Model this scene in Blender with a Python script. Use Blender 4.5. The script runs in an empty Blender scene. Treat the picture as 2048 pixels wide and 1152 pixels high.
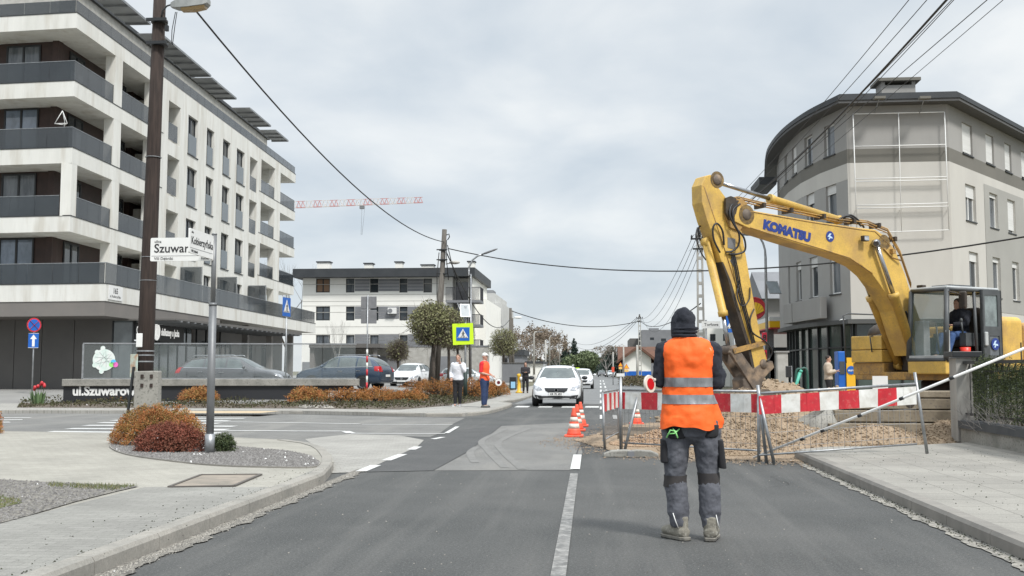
import bpy, bmesh, math, random
from mathutils import Vector, Matrix
from math import sin, cos, pi, radians, atan2, sqrt, hypot
random.seed(7)
S = bpy.context.scene
V = Vector
# ---------------------------------------------------------------- camera
F = 2090.0; CH = 1.32
PITCH = math.atan(166 / F); YAW = math.atan(176 / F * cos(PITCH))
cam_d = bpy.data.cameras.new('camera'); cam = bpy.data.objects.new('camera', cam_d)
S.collection.objects.link(cam); S.camera = cam
cam.location = (0, 0, CH); cam.rotation_euler = (pi / 2 + PITCH, 0, YAW)
cam_d.sensor_width = 36; cam_d.lens = 36 * F / 2048; cam_d.clip_end = 4000; cam_d.clip_start = .05
# ---------------------------------------------------------------- world and sun
SUN_EL, SUN_AZ = radians(52), radians(140)      # azimuth clockwise from +Y (the road)
W = bpy.data.worlds.new('World'); S.world = W; W.use_nodes = True
wn = W.node_tree; wn.nodes.clear()
def wnode(t, **k):
    n = wn.nodes.new(t)
    for a, b in k.items(): setattr(n, a, b)
    return n
out = wnode('ShaderNodeOutputWorld'); bg = wnode('ShaderNodeBackground'); wn.links.new(bg.outputs[0], out.inputs[0])
sky = wnode('ShaderNodeTexSky', sky_type='NISHITA', sun_disc=False, sun_elevation=SUN_EL, sun_rotation=SUN_AZ)
tc = wnode('ShaderNodeTexCoord'); sep = wnode('ShaderNodeSeparateXYZ'); wn.links.new(tc.outputs['Generated'], sep.inputs[0])
def wmath(op, a, b=None, c=None):
    n = wnode('ShaderNodeMath', operation=op)
    for i, x in enumerate((a, b, c)):
        if x is None: continue
        if isinstance(x, (int, float)): n.inputs[i].default_value = x
        else: wn.links.new(x, n.inputs[i])
    return n.outputs[0]
zc = wmath('ADD', wmath('MAXIMUM', sep.outputs[2], 0), .3)
comb = wnode('ShaderNodeCombineXYZ'); wn.links.new(wmath('DIVIDE', sep.outputs[0], zc), comb.inputs[0]); wn.links.new(wmath('DIVIDE', sep.outputs[1], zc), comb.inputs[1])
nz = wnode('ShaderNodeTexNoise'); nz.inputs['Scale'].default_value = 2.1; nz.inputs['Detail'].default_value = 7; nz.inputs['Roughness'].default_value = .5; nz.inputs['Distortion'].default_value = .2
wn.links.new(comb.outputs[0], nz.inputs['Vector'])
cr = wnode('ShaderNodeValToRGB'); wn.links.new(nz.outputs[0], cr.inputs[0])
cr.color_ramp.elements[0].position = .36; cr.color_ramp.elements[0].color = (5.2, 5.8, 6.35, 1)
cr.color_ramp.elements[1].position = .66; cr.color_ramp.elements[1].color = (7.8, 8.0, 8.0, 1)
e = cr.color_ramp.elements.new(.5); e.color = (6.25, 6.7, 7.05, 1)
mx = wnode('ShaderNodeMix', data_type='RGBA'); mx.inputs[0].default_value = .9
wn.links.new(sky.outputs[0], mx.inputs[6]); wn.links.new(cr.outputs[0], mx.inputs[7])
# overcast sky: the zenith is brighter than the sky near the horizon
up = wmath('MULTIPLY_ADD', wmath('SMOOTH_MIN', wmath('MAXIMUM', wmath('SUBTRACT', sep.outputs[2], .36), 0), .6, .1), 2.3, 1.0)
sc_ = wnode('ShaderNodeVectorMath', operation='SCALE'); wn.links.new(mx.outputs[2], sc_.inputs[0]); wn.links.new(up, sc_.inputs['Scale'])
wn.links.new(sc_.outputs[0], bg.inputs[0]); bg.inputs[1].default_value = .1
sl = bpy.data.lights.new('sun', 'SUN'); sl.energy = 2.9; sl.angle = radians(10); sl.color = (1, .975, .94)
so = bpy.data.objects.new('sun', sl); S.collection.objects.link(so)
so.rotation_euler = V((sin(SUN_AZ) * cos(SUN_EL), cos(SUN_AZ) * cos(SUN_EL), sin(SUN_EL))).to_track_quat('Z', 'Y').to_euler()
S.view_settings.view_transform = 'Standard'; S.view_settings.look = 'None'; S.view_settings.exposure = .3; S.view_settings.gamma = 1
# ---------------------------------------------------------------- pixel (of the 2048 px photo) -> world
_Fh = V((-sin(YAW), cos(YAW), 0)); _R = V((cos(YAW), sin(YAW), 0))
_Fw = _Fh * cos(PITCH) + V((0, 0, sin(PITCH))); _U = -_Fh * sin(PITCH) + V((0, 0, cos(PITCH)))
def ray(u, v): return _Fw + _R * ((u - 1024) / F) + _U * ((576 - v) / F)
def g(u, v, z=0):                       # point on the level z
    d = ray(u, v); t = (z - CH) / d.z; return V((d.x * t, d.y * t, z))
def at(u, v, Y):                        # point in the plane y = Y
    d = ray(u, v); t = Y / d.y; return V((d.x * t, Y, CH + d.z * t))
def atx(u, v, X):
    d = ray(u, v); t = X / d.x; return V((X, d.y * t, CH + d.z * t))
def onpl(u, v, O, N):
    d = ray(u, v); t = (V(O) - V((0, 0, CH))).dot(N) / d.dot(N); return V((0, 0, CH)) + d * t
# ---------------------------------------------------------------- mesh builder
class MB:
    def __init__(s): s.v = []; s.f = []; s.mi = []; s.sm = []; s.m = 0
    def add(s, vs, fs, sm=False):
        b = len(s.v); s.v += [tuple(x) for x in vs]
        for f in fs: s.f.append([b + i for i in f]); s.mi.append(s.m); s.sm.append(sm)
        return s
    def box(s, c, d, rz=0):
        hx, hy, hz = d[0] / 2, d[1] / 2, d[2] / 2; ca, sa = cos(rz), sin(rz)
        P = [(c[0] + x * ca - y * sa, c[1] + x * sa + y * ca, c[2] + z) for x in (-hx, hx) for y in (-hy, hy) for z in (-hz, hz)]
        return s.add(P, [(0, 1, 3, 2), (4, 6, 7, 5), (0, 4, 5, 1), (2, 3, 7, 6), (0, 2, 6, 4), (1, 5, 7, 3)])
    def b2(s, a, b): return s.box([(a[i] + b[i]) / 2 for i in range(3)], [abs(b[i] - a[i]) for i in range(3)])
    def pl(s, O, U, N, u0, u1, z0, z1, n0, n1):        # box in facade coordinates
        O = V(O); P = [O + U * u + N * n + V((0, 0, z)) for u in (u0, u1) for n in (n0, n1) for z in (z0, z1)]
        return s.add(P, [(0, 1, 3, 2), (4, 6, 7, 5), (0, 4, 5, 1), (2, 3, 7, 6), (0, 2, 6, 4), (1, 5, 7, 3)])
    def bar(s, p0, p1, w, h, up=None):                   # beam with rectangular section
        p0, p1 = V(p0), V(p1); d = (p1 - p0).normalized(); up = V(up) if up is not None else V((0, 0, 1))
        if abs(d.dot(up)) > .98: up = V((0, 1, 0))
        a = d.cross(up).normalized(); b = a.cross(d).normalized()
        P = [p + a * (x * w / 2) + b * (y * h / 2) for p in (p0, p1) for x, y in ((-1, -1), (1, -1), (1, 1), (-1, 1))]
        return s.add(P, [(0, 1, 2, 3), (7, 6, 5, 4), (0, 4, 5, 1), (1, 5, 6, 2), (2, 6, 7, 3), (3, 7, 4, 0)])
    def tube(s, pts, r, n=8, cap=True, el=1.0, sm=True, up=None):
        pts = [V(p) for p in pts]; k = len(pts); R = r if hasattr(r, '__len__') else [r] * k
        b = len(s.v); a = None
        for i, p in enumerate(pts):
            d = (pts[min(i + 1, k - 1)] - pts[max(i - 1, 0)])
            d = d.normalized() if d.length > 1e-9 else V((0, 0, 1))
            if a is None:
                q = V(up) if up is not None else (V((0, 0, 1)) if abs(d.z) < .9 else V((0, 1, 0)))
                a = d.cross(q).normalized()
            else:
                a = (a - d * a.dot(d)); a = a.normalized() if a.length > 1e-6 else d.orthogonal().normalized()
            c = a.cross(d).normalized()
            for j in range(n):
                t = 2 * pi * j / n; s.v.append(tuple(p + a * (cos(t) * R[i]) + c * (sin(t) * R[i] * el)))
        for i in range(k - 1):
            for j in range(n):
                j2 = (j + 1) % n
                s.f.append([b + i * n + j, b + i * n + j2, b + (i + 1) * n + j2, b + (i + 1) * n + j]); s.mi.append(s.m); s.sm.append(sm)
        if cap:
            for f in ([b + j for j in range(n)][::-1], [b + (k - 1) * n + j for j in range(n)]):
                s.f.append(f); s.mi.append(s.m); s.sm.append(False)
        return s
    def rings(s, rings, sm=True, cap=True, closed=True):  # loft explicit rings
        b = len(s.v); n = len(rings[0])
        for r in rings: s.v += [tuple(p) for p in r]
        for i in range(len(rings) - 1):
            for j in range(n if closed else n - 1):
                j2 = (j + 1) % n
                s.f.append([b + i * n + j, b + i * n + j2, b + (i + 1) * n + j2, b + (i + 1) * n + j]); s.mi.append(s.m); s.sm.append(sm)
        if cap:
            for f in ([b + j for j in range(n)][::-1], [b + (len(rings) - 1) * n + j for j in range(n)]):
                s.f.append(f); s.mi.append(s.m); s.sm.append(False)
        return s
    def ell(s, c, r, n=12, m=8, rz=0):
        c = V(c); R = []
        for i in range(m + 1):
            t = -pi / 2 + pi * i / m; k = max(cos(t), .02)
            R.append([(c.x + (cos(2 * pi * j / n) * r[0] * k) * cos(rz) - (sin(2 * pi * j / n) * r[1] * k) * sin(rz), c.y + (cos(2 * pi * j / n) * r[0] * k) * sin(rz) + (sin(2 * pi * j / n) * r[1] * k) * cos(rz), c.z + sin(t) * r[2]) for j in range(n)])
        return s.rings(R)
    def lathe(s, prof, c, n=16, axis=None, sm=True):       # prof: (r, h)
        if max(h for r, h in prof) - min(h for r, h in prof) < .05: sm = False
        c = V(c); ax = V(axis).normalized() if axis is not None else V((0, 0, 1))
        a = ax.orthogonal().normalized(); b = ax.cross(a)
        return s.rings([[c + ax * h + (a * cos(2 * pi * j / n) + b * sin(2 * pi * j / n)) * max(r, .0005) for j in range(n)] for r, h in prof], sm)
    def prism(s, poly, O, U, Vv, t0, t1):
        O, U, Vv = V(O), V(U), V(Vv); N = U.cross(Vv).normalized(); n = len(poly)
        P = [O + U * x + Vv * y + N * t for t in (t0, t1) for x, y in poly]
        return s.add(P, [list(range(n))[::-1], list(range(n, 2 * n))] + [(i, (i + 1) % n, n + (i + 1) % n, n + i) for i in range(n)])
    def slab(s, poly, z0, z1): return s.prism([(p[0], p[1]) for p in poly], (0, 0, 0), (1, 0, 0), (0, 1, 0), z0, z1)
    def quad(s, *p): return s.add(p, [list(range(len(p)))])
    def xf(s, M, start=0):
        for i in range(start, len(s.v)): s.v[i] = tuple(M @ V(s.v[i]))
        return s
    def build(s, name, mats, parent=None, bevel=0, sub=0, norm=True, remesh=0, smooth=0, solid=0, bseg=2, disp=None):
        me = bpy.data.meshes.new(name); me.from_pydata(s.v, [], s.f)
        mats = mats if isinstance(mats, (list, tuple)) else [mats]
        for m in mats: me.materials.append(m)
        me.polygons.foreach_set('material_index', s.mi); me.polygons.foreach_set('use_smooth', s.sm)
        if norm and len(s.f) < 60000:
            bm = bmesh.new(); bm.from_mesh(me); bmesh.ops.recalc_face_normals(bm, faces=bm.faces); bm.to_mesh(me); bm.free()
        o = bpy.data.objects.new(name, me); S.collection.objects.link(o)
        if parent is not None: o.parent = parent
        if solid: q = o.modifiers.new('s', 'SOLIDIFY'); q.thickness = solid
        if remesh:
            q = o.modifiers.new('r', 'REMESH'); q.mode = 'VOXEL'; q.voxel_size = remesh; q.use_smooth_shade = True
        if smooth: q = o.modifiers.new('sm', 'SMOOTH'); q.iterations = smooth; q.factor = .6
        if disp:
            for sc, st in disp:
                tx = bpy.data.textures.new('fold', 'CLOUDS'); tx.noise_scale = sc; tx.noise_depth = 3
                q = o.modifiers.new('d', 'DISPLACE'); q.texture = tx; q.strength = st; q.mid_level = .5; q.texture_coords = 'LOCAL'
        if bevel: q = o.modifiers.new('b', 'BEVEL'); q.width = bevel; q.segments = bseg; q.limit_method = 'ANGLE'; q.angle_limit = radians(35)
        if sub: q = o.modifiers.new('u', 'SUBSURF'); q.levels = q.render_levels = sub
        return o
def tag(o, label=None, cat=None, group=None, kind=None):
    if label: o['label'] = label
    if cat: o['category'] = cat
    if group: o['group'] = group
    if kind: o['kind'] = kind
    return o
def thing(name, loc, label, cat, group=None, rz=0):
    o = bpy.data.objects.new(name, None); o.empty_display_size = .2; S.collection.objects.link(o)
    o.location = loc; o.rotation_euler = (0, 0, rz); return tag(o, label, cat, group)
def wthing(name, label, cat, group=None):      # empty at the origin for things modelled in world coordinates; moved to its base afterwards
    return thing(name, (0, 0, 0), label, cat, group)
def rebase(o, p):
    p = V(p); o.location = p
    for c in o.children: c.location = c.location - p
def dup(o, loc=None, rz=None, label=None, group=None, parent=None, sc=None):
    c = o.copy(); S.collection.objects.link(c)
    if parent is not None: c.parent = parent
    if loc is not None: c.location = loc
    if rz is not None: c.rotation_euler = (0, 0, rz)
    if sc is not None: c.scale = (sc, sc, sc)
    if label: c['label'] = label
    if group: c['group'] = group
    for ch in list(o.children): dup(ch, parent=c)
    return c
def struct(name, mb, m, **k): return tag(mb.build(name, m, **k), kind='structure')
def text(mb, s, size, O, U, Vv, off=0.0, bold=0.0, extr=.003, align='LEFT', xs=1.0):
    cu = bpy.data.curves.new('t', 'FONT'); cu.body = s; cu.size = size; cu.extrude = extr; cu.offset = bold; cu.align_x = align; cu.resolution_u = 3
    ob = bpy.data.objects.new('t', cu); S.collection.objects.link(ob)
    me = bpy.data.meshes.new_from_object(ob)
    O, U, Vv = V(O), V(U).normalized(), V(Vv).normalized(); N = U.cross(Vv)
    mb.add([O + U * v.co.x * xs + Vv * v.co.y + N * (v.co.z + off) for v in me.vertices], [list(p.vertices) for p in me.polygons])
    bpy.data.objects.remove(ob); bpy.data.curves.remove(cu); bpy.data.meshes.remove(me)
    return mb
# ---------------------------------------------------------------- materials
def M(name, c1, c2=None, scale=3, rough=.7, metal=0, bump=0, bscale=60, speck=None, sscale=150, alpha=1, coat=0, spec=.5, c3=None, scale3=.4, island=None, det=5, trans=0, xyz=None, emis=None, grain=None, streak=None):
    m = bpy.data.materials.new(name); m.use_nodes = True; t = m.node_tree; B = t.nodes['Principled BSDF']
    L = t.links.new; B.inputs['Roughness'].default_value = rough; B.inputs['Metallic'].default_value = metal; B.inputs['Specular IOR Level'].default_value = spec
    if coat: B.inputs['Coat Weight'].default_value = coat; B.inputs['Coat Roughness'].default_value = .06
    if alpha < 1: B.inputs['Alpha'].default_value = alpha
    if trans: B.inputs['Transmission Weight'].default_value = trans
    col = lambda c: (c[0], c[1], c[2], 1)
    B.inputs['Base Color'].default_value = col(c1)
    tcn = t.nodes.new('ShaderNodeTexCoord'); vec = tcn.outputs['Object']
    if xyz:
        mp = t.nodes.new('ShaderNodeMapping'); mp.inputs['Scale'].default_value = xyz; L(vec, mp.inputs[0]); vec = mp.outputs[0]
    cur = None
    def noise(sc, d=5, r=.6):
        n = t.nodes.new('ShaderNodeTexNoise'); n.inputs['Scale'].default_value = sc; n.inputs['Detail'].default_value = d; n.inputs['Roughness'].default_value = r; L(vec, n.inputs['Vector']); return n.outputs[0]
    def ramp(f, a, b):
        n = t.nodes.new('ShaderNodeMapRange'); n.inputs[1].default_value = a; n.inputs[2].default_value = b; L(f, n.inputs[0]); return n.outputs[0]
    def mix(f, a, b):
        n = t.nodes.new('ShaderNodeMix'); n.data_type = 'RGBA'
        L(f, n.inputs[0])
        for i, x in ((6, a), (7, b)):
            if isinstance(x, (tuple, list)): n.inputs[i].default_value = col(x)
            else: L(x, n.inputs[i])
        return n.outputs[2]
    if c2: cur = mix(ramp(noise(scale, det), .38, .64), c1, c2)
    if c3: cur = mix(ramp(noise(scale3, 4), .5, .66), cur or c1, c3)
    if speck: cur = mix(ramp(noise(sscale, 2, .5), .56, .72), cur or c1, speck)
    if island:
        ge = t.nodes.new('ShaderNodeNewGeometry'); r = t.nodes.new('ShaderNodeValToRGB'); r.color_ramp.interpolation = 'LINEAR'
        els = r.color_ramp.elements
        for i, c in enumerate(island):
            p = i / (len(island) - 1)
            if i == 0: e = els[0]
            elif i == len(island) - 1: e = els[1]
            else: e = els.new(p)
            e.position = p; e.color = col(c)
        L(ge.outputs['Random Per Island'], r.inputs[0])
        if cur:
            n = t.nodes.new('ShaderNodeMix'); n.data_type = 'RGBA'; n.inputs[0].default_value = .5; L(cur, n.inputs[6]); L(r.outputs[0], n.inputs[7]); cur = n.outputs[2]
        else: cur = r.outputs[0]
    if streak:
        mp2 = t.nodes.new('ShaderNodeMapping'); mp2.inputs['Scale'].default_value = streak[1]; L(tcn.outputs['Object'], mp2.inputs[0]); vv = vec; vec = mp2.outputs[0]
        cur = mix(ramp(noise(1, 4, .6), streak[2], streak[3]), cur or c1, streak[0]); vec = vv
    if grain and cur:
        n = t.nodes.new('ShaderNodeMapRange'); n.inputs[1].default_value = .3; n.inputs[2].default_value = .7; n.inputs[3].default_value = 1 - grain[1]; n.inputs[4].default_value = 1 + grain[1]; L(noise(grain[0], 3, .7), n.inputs[0])
        sv = t.nodes.new('ShaderNodeVectorMath'); sv.operation = 'SCALE'; L(cur, sv.inputs[0]); L(n.outputs[0], sv.inputs['Scale']); cur = sv.outputs[0]
    if cur: L(cur, B.inputs['Base Color'])
    if emis: B.inputs['Emission Color'].default_value = col(emis[0]); B.inputs['Emission Strength'].default_value = emis[1]
    if bump:
        b = t.nodes.new('ShaderNodeBump'); b.inputs['Strength'].default_value = min(1, bump); b.inputs['Distance'].default_value = .01 * max(1, bump); L(noise(bscale, 4, .6), b.inputs['Height']); L(b.outputs[0], B.inputs['Normal'])
    return m
def paver(name, c1, c2, mortar, bw, bh, ms=.008, rz=0, offs=.5, rough=.85, stain=None, bump=.4):
    m = bpy.data.materials.new(name); m.use_nodes = True; t = m.node_tree; B = t.nodes['Principled BSDF']; L = t.links.new
    B.inputs['Roughness'].default_value = rough
    tcn = t.nodes.new('ShaderNodeTexCoord'); mp = t.nodes.new('ShaderNodeMapping'); mp.inputs['Rotation'].default_value = (0, 0, rz); L(tcn.outputs['Object'], mp.inputs[0])
    b = t.nodes.new('ShaderNodeTexBrick'); b.offset = offs; L(mp.outputs[0], b.inputs['Vector'])
    b.inputs['Scale'].default_value = 1; b.inputs['Brick Width'].default_value = bw; b.inputs['Row Height'].default_value = bh; b.inputs['Mortar Size'].default_value = ms; b.inputs['Mortar Smooth'].default_value = .3
    b.inputs['Color1'].default_value = (*c1, 1); b.inputs['Color2'].default_value = (*c2, 1); b.inputs['Mortar'].default_value = (*mortar, 1)
    n = t.nodes.new('ShaderNodeTexNoise'); n.inputs['Scale'].default_value = .9; n.inputs['Detail'].default_value = 8; n.inputs['Roughness'].default_value = .65; L(tcn.outputs['Object'], n.inputs['Vector'])
    r = t.nodes.new('ShaderNodeMapRange'); r.inputs[1].default_value = .35; r.inputs[2].default_value = .7; r.inputs[3].default_value = 1.06; r.inputs[4].default_value = .78; L(n.outputs[0], r.inputs[0])
    s = t.nodes.new('ShaderNodeVectorMath'); s.operation = 'SCALE'; L(b.outputs[0], s.inputs[0]); L(r.outputs[0], s.inputs['Scale'])
    n2 = t.nodes.new('ShaderNodeTexNoise'); n2.inputs['Scale'].default_value = 90; n2.inputs['Detail'].default_value = 3; L(tcn.outputs['Object'], n2.inputs['Vector'])
    r2 = t.nodes.new('ShaderNodeMapRange'); r2.inputs[1].default_value = .3; r2.inputs[2].default_value = .7; r2.inputs[3].default_value = .82; r2.inputs[4].default_value = 1.15; L(n2.outputs[0], r2.inputs[0])
    s2 = t.nodes.new('ShaderNodeVectorMath'); s2.operation = 'SCALE'; L(s.outputs[0], s2.inputs[0]); L(r2.outputs[0], s2.inputs['Scale'])
    L(s2.outputs[0], B.inputs['Base Color'])
    bu = t.nodes.new('ShaderNodeBump'); bu.inputs['Strength'].default_value = bump; bu.inputs['Distance'].default_value = .004; bu.invert = True; L(b.outputs['Fac'], bu.inputs['Height']); L(bu.outputs[0], B.inputs['Normal'])
    return m
m_asph = M('asphalt', (.053, .055, .053), (.075, .076, .073), .5, rough=.84, bump=.8, bscale=120, speck=(.15, .15, .145), sscale=75, c3=(.098, .097, .092), scale3=.16, det=6, grain=(42, .3), streak=((.108, .107, .101), (2.2, .12, 1), .48, .72))
m_asph_dk = M('asphalt_new', (.062, .063, .062), (.077, .077, .075), 1.4, grain=(42, .22),  rough=.85, bump=.5, bscale=260, speck=(.12, .12, .12), sscale=330)
m_asph_lt = M('asphalt_old', (.14, .138, .13), (.175, .173, .163), .9, grain=(40, .2), streak=((.2, .195, .18), (1.1, .25, 1), .5, .66),  rough=.9, bump=.6, bscale=240, speck=(.27, .265, .25), sscale=260)
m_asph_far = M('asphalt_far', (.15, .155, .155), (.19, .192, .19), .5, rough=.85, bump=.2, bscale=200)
m_line = M('road_paint', (.62, .62, .6), (.5, .5, .48), 8, rough=.7, bump=.3, bscale=200, speck=(.3, .3, .3), sscale=60)
m_linew = M('road_paint_worn', (.27, .265, .25), (.13, .13, .125), 9, grain=(30, .3),  rough=.8, speck=(.14, .14, .14), sscale=45)
m_pave = paver('paving_light', (.31, .295, .255), (.34, .325, .282), (.25, .24, .205), .2, .1, .006, rz=.2)
m_pave2 = paver('paving_grey', (.23, .225, .203), (.262, .255, .232), (.19, .185, .168), .2, .1, .006, rz=0)
m_slabs = paver('paving_slabs', (.265, .253, .225), (.295, .282, .25), (.15, .143, .125), .5, .5, .006, rz=pi / 2, offs=.5)
m_apron = paver('paving_apron', (.3, .29, .265), (.34, .33, .3), (.22, .21, .19), .2, .1, .006, rz=-.5)
m_yellowpave = M('tactile_paving', (.45, .35, .22), (.5, .4, .27), 3, rough=.9)
m_kerb = M('kerb_concrete', (.32, .3, .265), (.24, .23, .205), 1.6, grain=(30, .14),  rough=.85, bump=.4, bscale=120, speck=(.2, .19, .17), sscale=90)
m_kerbr = M('kerb_concrete_grey', (.25, .235, .21), (.19, .18, .162), 2.5, rough=.85, bump=.4, bscale=120)
m_grit = M('grit', (.2, .185, .16), (.1, .095, .085), 9, grain=(40, .4),  rough=.95, bump=1, bscale=90, speck=(.42, .4, .36), sscale=55)
m_sandw = M('white_sand', (.34, .32, .28), (.17, .165, .15), 7, grain=(40, .3),  rough=.95, bump=1, bscale=90, speck=(.08, .075, .07), sscale=26)
m_gravel = M('dark_gravel', (.1, .095, .09), (.17, .165, .155), 28, rough=.95, bump=1, bscale=45, speck=(.3, .29, .28), sscale=38)
m_soil = M('soil', (.29, .215, .145), (.215, .155, .1), 2.2, rough=.95, bump=1, bscale=30, speck=(.37, .3, .21), sscale=34, grain=(22, .22))
m_soilr = M('soil_reddish', (.3, .19, .115), (.2, .13, .08), 3, rough=.95, bump=1, bscale=22, speck=(.38, .28, .19), sscale=20)
m_grass = M('grass', (.09, .115, .035), (.13, .12, .06), 6, rough=.95, bump=1, bscale=60, speck=(.2, .18, .11), sscale=30)
m_ground = M('far_ground', (.1, .1, .06), (.15, .135, .09), .06, rough=.95)
m_conc = M('concrete', (.3, .29, .26), (.2, .195, .175), 2.2, rough=.9, bump=.6, bscale=50, speck=(.13, .125, .11), sscale=24)
m_concl = M('concrete_light', (.42, .41, .38), (.33, .32, .29), 3, rough=.9, bump=.3, bscale=60)
m_white = M('white_render', (.68, .675, .635), (.62, .615, .57), .7, rough=.9, bump=.1, bscale=80, c3=(.55, .53, .475), scale3=1.3, xyz=(1, 1, .16), grain=(3, .05))
m_soffit = M('soffit_render', (.35, .345, .31), (.31, .3, .28), .5, rough=.9)
m_brown = M('brown_cladding', (.05, .026, .02), (.035, .019, .015), 2, rough=.6)
m_dark = M('dark_frame', (.018, .02, .022), rough=.45)
m_black = M('black_board', (.02, .021, .024), rough=.5)
m_glass = M('window_glass', (.022, .03, .036), (.05, .06, .07), .35, rough=.06, spec=.9)
m_glass2 = M('window_glass_curtained', (.16, .175, .19), (.05, .06, .07), .8, rough=.12, spec=.7, xyz=(3, 3, .6))
m_glassb = M('balustrade_glass', (.035, .043, .05), (.05, .06, .067), .5, rough=.08, spec=.8, alpha=.7)
m_glassf = M('french_balcony_glass', (.1, .118, .13), (.12, .14, .15), .6, rough=.12, spec=.8)
m_glassc = M('clear_glass', (.4, .45, .45), rough=.03, alpha=.09, spec=.35)
m_glasscab = M('cab_glass', (.16, .22, .19), rough=.03, alpha=.25, spec=.9)
m_grey = M('grey_fascia', (.19, .175, .16), (.165, .155, .145), .6, rough=.85)
m_panel = M('grey_panel', (.125, .118, .11), (.105, .1, .094), .5, rough=.6)
m_metal = M('galvanised', (.38, .39, .4), (.27, .28, .285), 9, rough=.45, metal=.7)
m_post = M('painted_post', (.2, .205, .21), (.16, .165, .17), 4, rough=.5, metal=.4)
m_cable = M('black_cable', (.018, .018, .018), rough=.6)
m_wood = M('tarred_wood', (.022, .014, .011), (.045, .03, .024), 4, rough=.85, bump=.8, bscale=25, xyz=(6, 6, .5))
m_wood2 = M('weathered_wood', (.13, .12, .105), (.08, .07, .06), 4, rough=.9, bump=.6, bscale=25, xyz=(6, 6, .5))
m_signw = M('sign_white', (.75, .75, .73), (.68, .68, .66), 2, rough=.45)
m_signb = M('sign_blue', (.01, .1, .42), (.012, .12, .46), 2, rough=.35)
m_signy = M('sign_yellow_green', (.62, .92, .02), (.58, .85, .02), 2, rough=.4)
m_signbk = M('sign_back', (.2, .2, .205), (.25, .25, .255), 3, rough=.5, metal=.4)
m_ink = M('sign_ink', (.02, .02, .022), rough=.5)
m_red = M('red_paint', (.56, .022, .035), (.42, .02, .03), 7, rough=.45, speck=(.5, .1, .09), sscale=18)
m_orangec = M('cone_orange', (.8, .115, .055), (.65, .09, .05), 8, rough=.5)
m_bwhite = M('barrier_white', (.72, .72, .69), (.58, .57, .53), 7, rough=.45, speck=(.55, .53, .49), sscale=9)
m_rubber = M('rubber', (.02, .02, .021), rough=.85)
m_bark = M('bark', (.1, .085, .07), (.06, .05, .042), 8, rough=.95, bump=.8, bscale=30)
m_twig = M('twigs', (.14, .115, .085), (.1, .08, .065), 2, rough=.95)
# ================================================================ GROUND
def smoothpts(P, n=6):
    P = [V((p[0], p[1], p[2] if len(p) > 2 else 0)) for p in P]; o = []
    for i in range(len(P) - 1):
        p0, p1, p2, p3 = P[max(i - 1, 0)], P[i], P[i + 1], P[min(i + 2, len(P) - 1)]
        for k in range(n):
            t = k / n; o.append(.5 * ((2 * p1) + (p2 - p0) * t + (2 * p0 - 5 * p1 + 4 * p2 - p3) * t * t + (3 * p1 - p0 - 3 * p2 + p3) * t ** 3))
    o.append(P[-1]); return o
# loose grit stones beside the kerbs, gravel bed stones
def stones(name, fn, n, smin, smax, m, lab=None):
    b = MB()
    for i in range(n):
        x, y, z = fn(); s = random.uniform(smin, smax)
        P = [(x + s * cos(a + random.uniform(-.3, .3)) * random.uniform(.6, 1), y + s * sin(a), z) for a in (0, 1.25, 2.5, 3.7, 5)]
        b.add(P + [(x + random.uniform(-.3, .3) * s, y, z + s * random.uniform(.5, 1))], [(0, 1, 5), (1, 2, 5), (2, 3, 5), (3, 4, 5), (4, 0, 5)])
    o = b.build(name, m, norm=False)
    return tag(o, lab, 'stones', kind='stuff')
m_stonel = M('light_stones', (.4, .38, .34), island=[(.36, .34, .3), (.16, .15, .13), (.27, .25, .21), (.1, .095, .085)], rough=.9)
m_stoned = M('dark_stones', (.1, .1, .1), island=[(.05, .045, .04), (.1, .09, .08), (.16, .14, .12), (.04, .05, .02)], rough=.9)
def flat(name, pts, m, z=None):
    b = MB(); b.quad(*[(p[0], p[1], p[2] if z is None else z) for p in pts])
    return struct(name, b, m)
G = lambda L, z=0: [g(u, v, z) for u, v in L]
flat('ground', [(-1500, -60, -.03), (1500, -60, -.03), (1500, 2500, -.03), (-1500, 2500, -.03)], m_ground)
XL, XR = -3.25, 2.93
# main road carriageway: near part and far part
flat('road', [(-14, -8, 0), (9, -8, 0), (9, 34, 0), (3.6, 34, 0), (3.4, 420, 0), (-3.5, 420, 0), (-3.5, 50, 0), (-5.5, 37, 0), (-60, 37, 0), (-60, 17, 0), (-14, 17, 0)], m_asph, 0)
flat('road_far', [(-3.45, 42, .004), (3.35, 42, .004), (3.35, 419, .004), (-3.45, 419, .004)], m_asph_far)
# side road, older greyer asphalt
flat('side_road', G([(-500, 826), (0, 826), (600, 829), (800, 834), (930, 836), (905, 848), (880, 866), (860, 874), (690, 869), (640, 875), (610, 893), (220, 880), (0, 876), (-500, 876)], .004), m_asph_lt)
flat('asphalt_patch', G([(868, 941), (935, 905), (1003, 852), (1150, 845), (1165, 905), (1146, 940)], .004), m_asph_lt)
flat('asphalt_patch', G([(718, 944), (835, 893), (905, 862), (1003, 850), (935, 903), (866, 941)], .006), m_asph_dk)
flat('paved_apron', G([(664, 946), (640, 900), (610, 878), (700, 868), (800, 871), (848, 880), (835, 893), (775, 920), (722, 944)], .008), m_apron)
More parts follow.
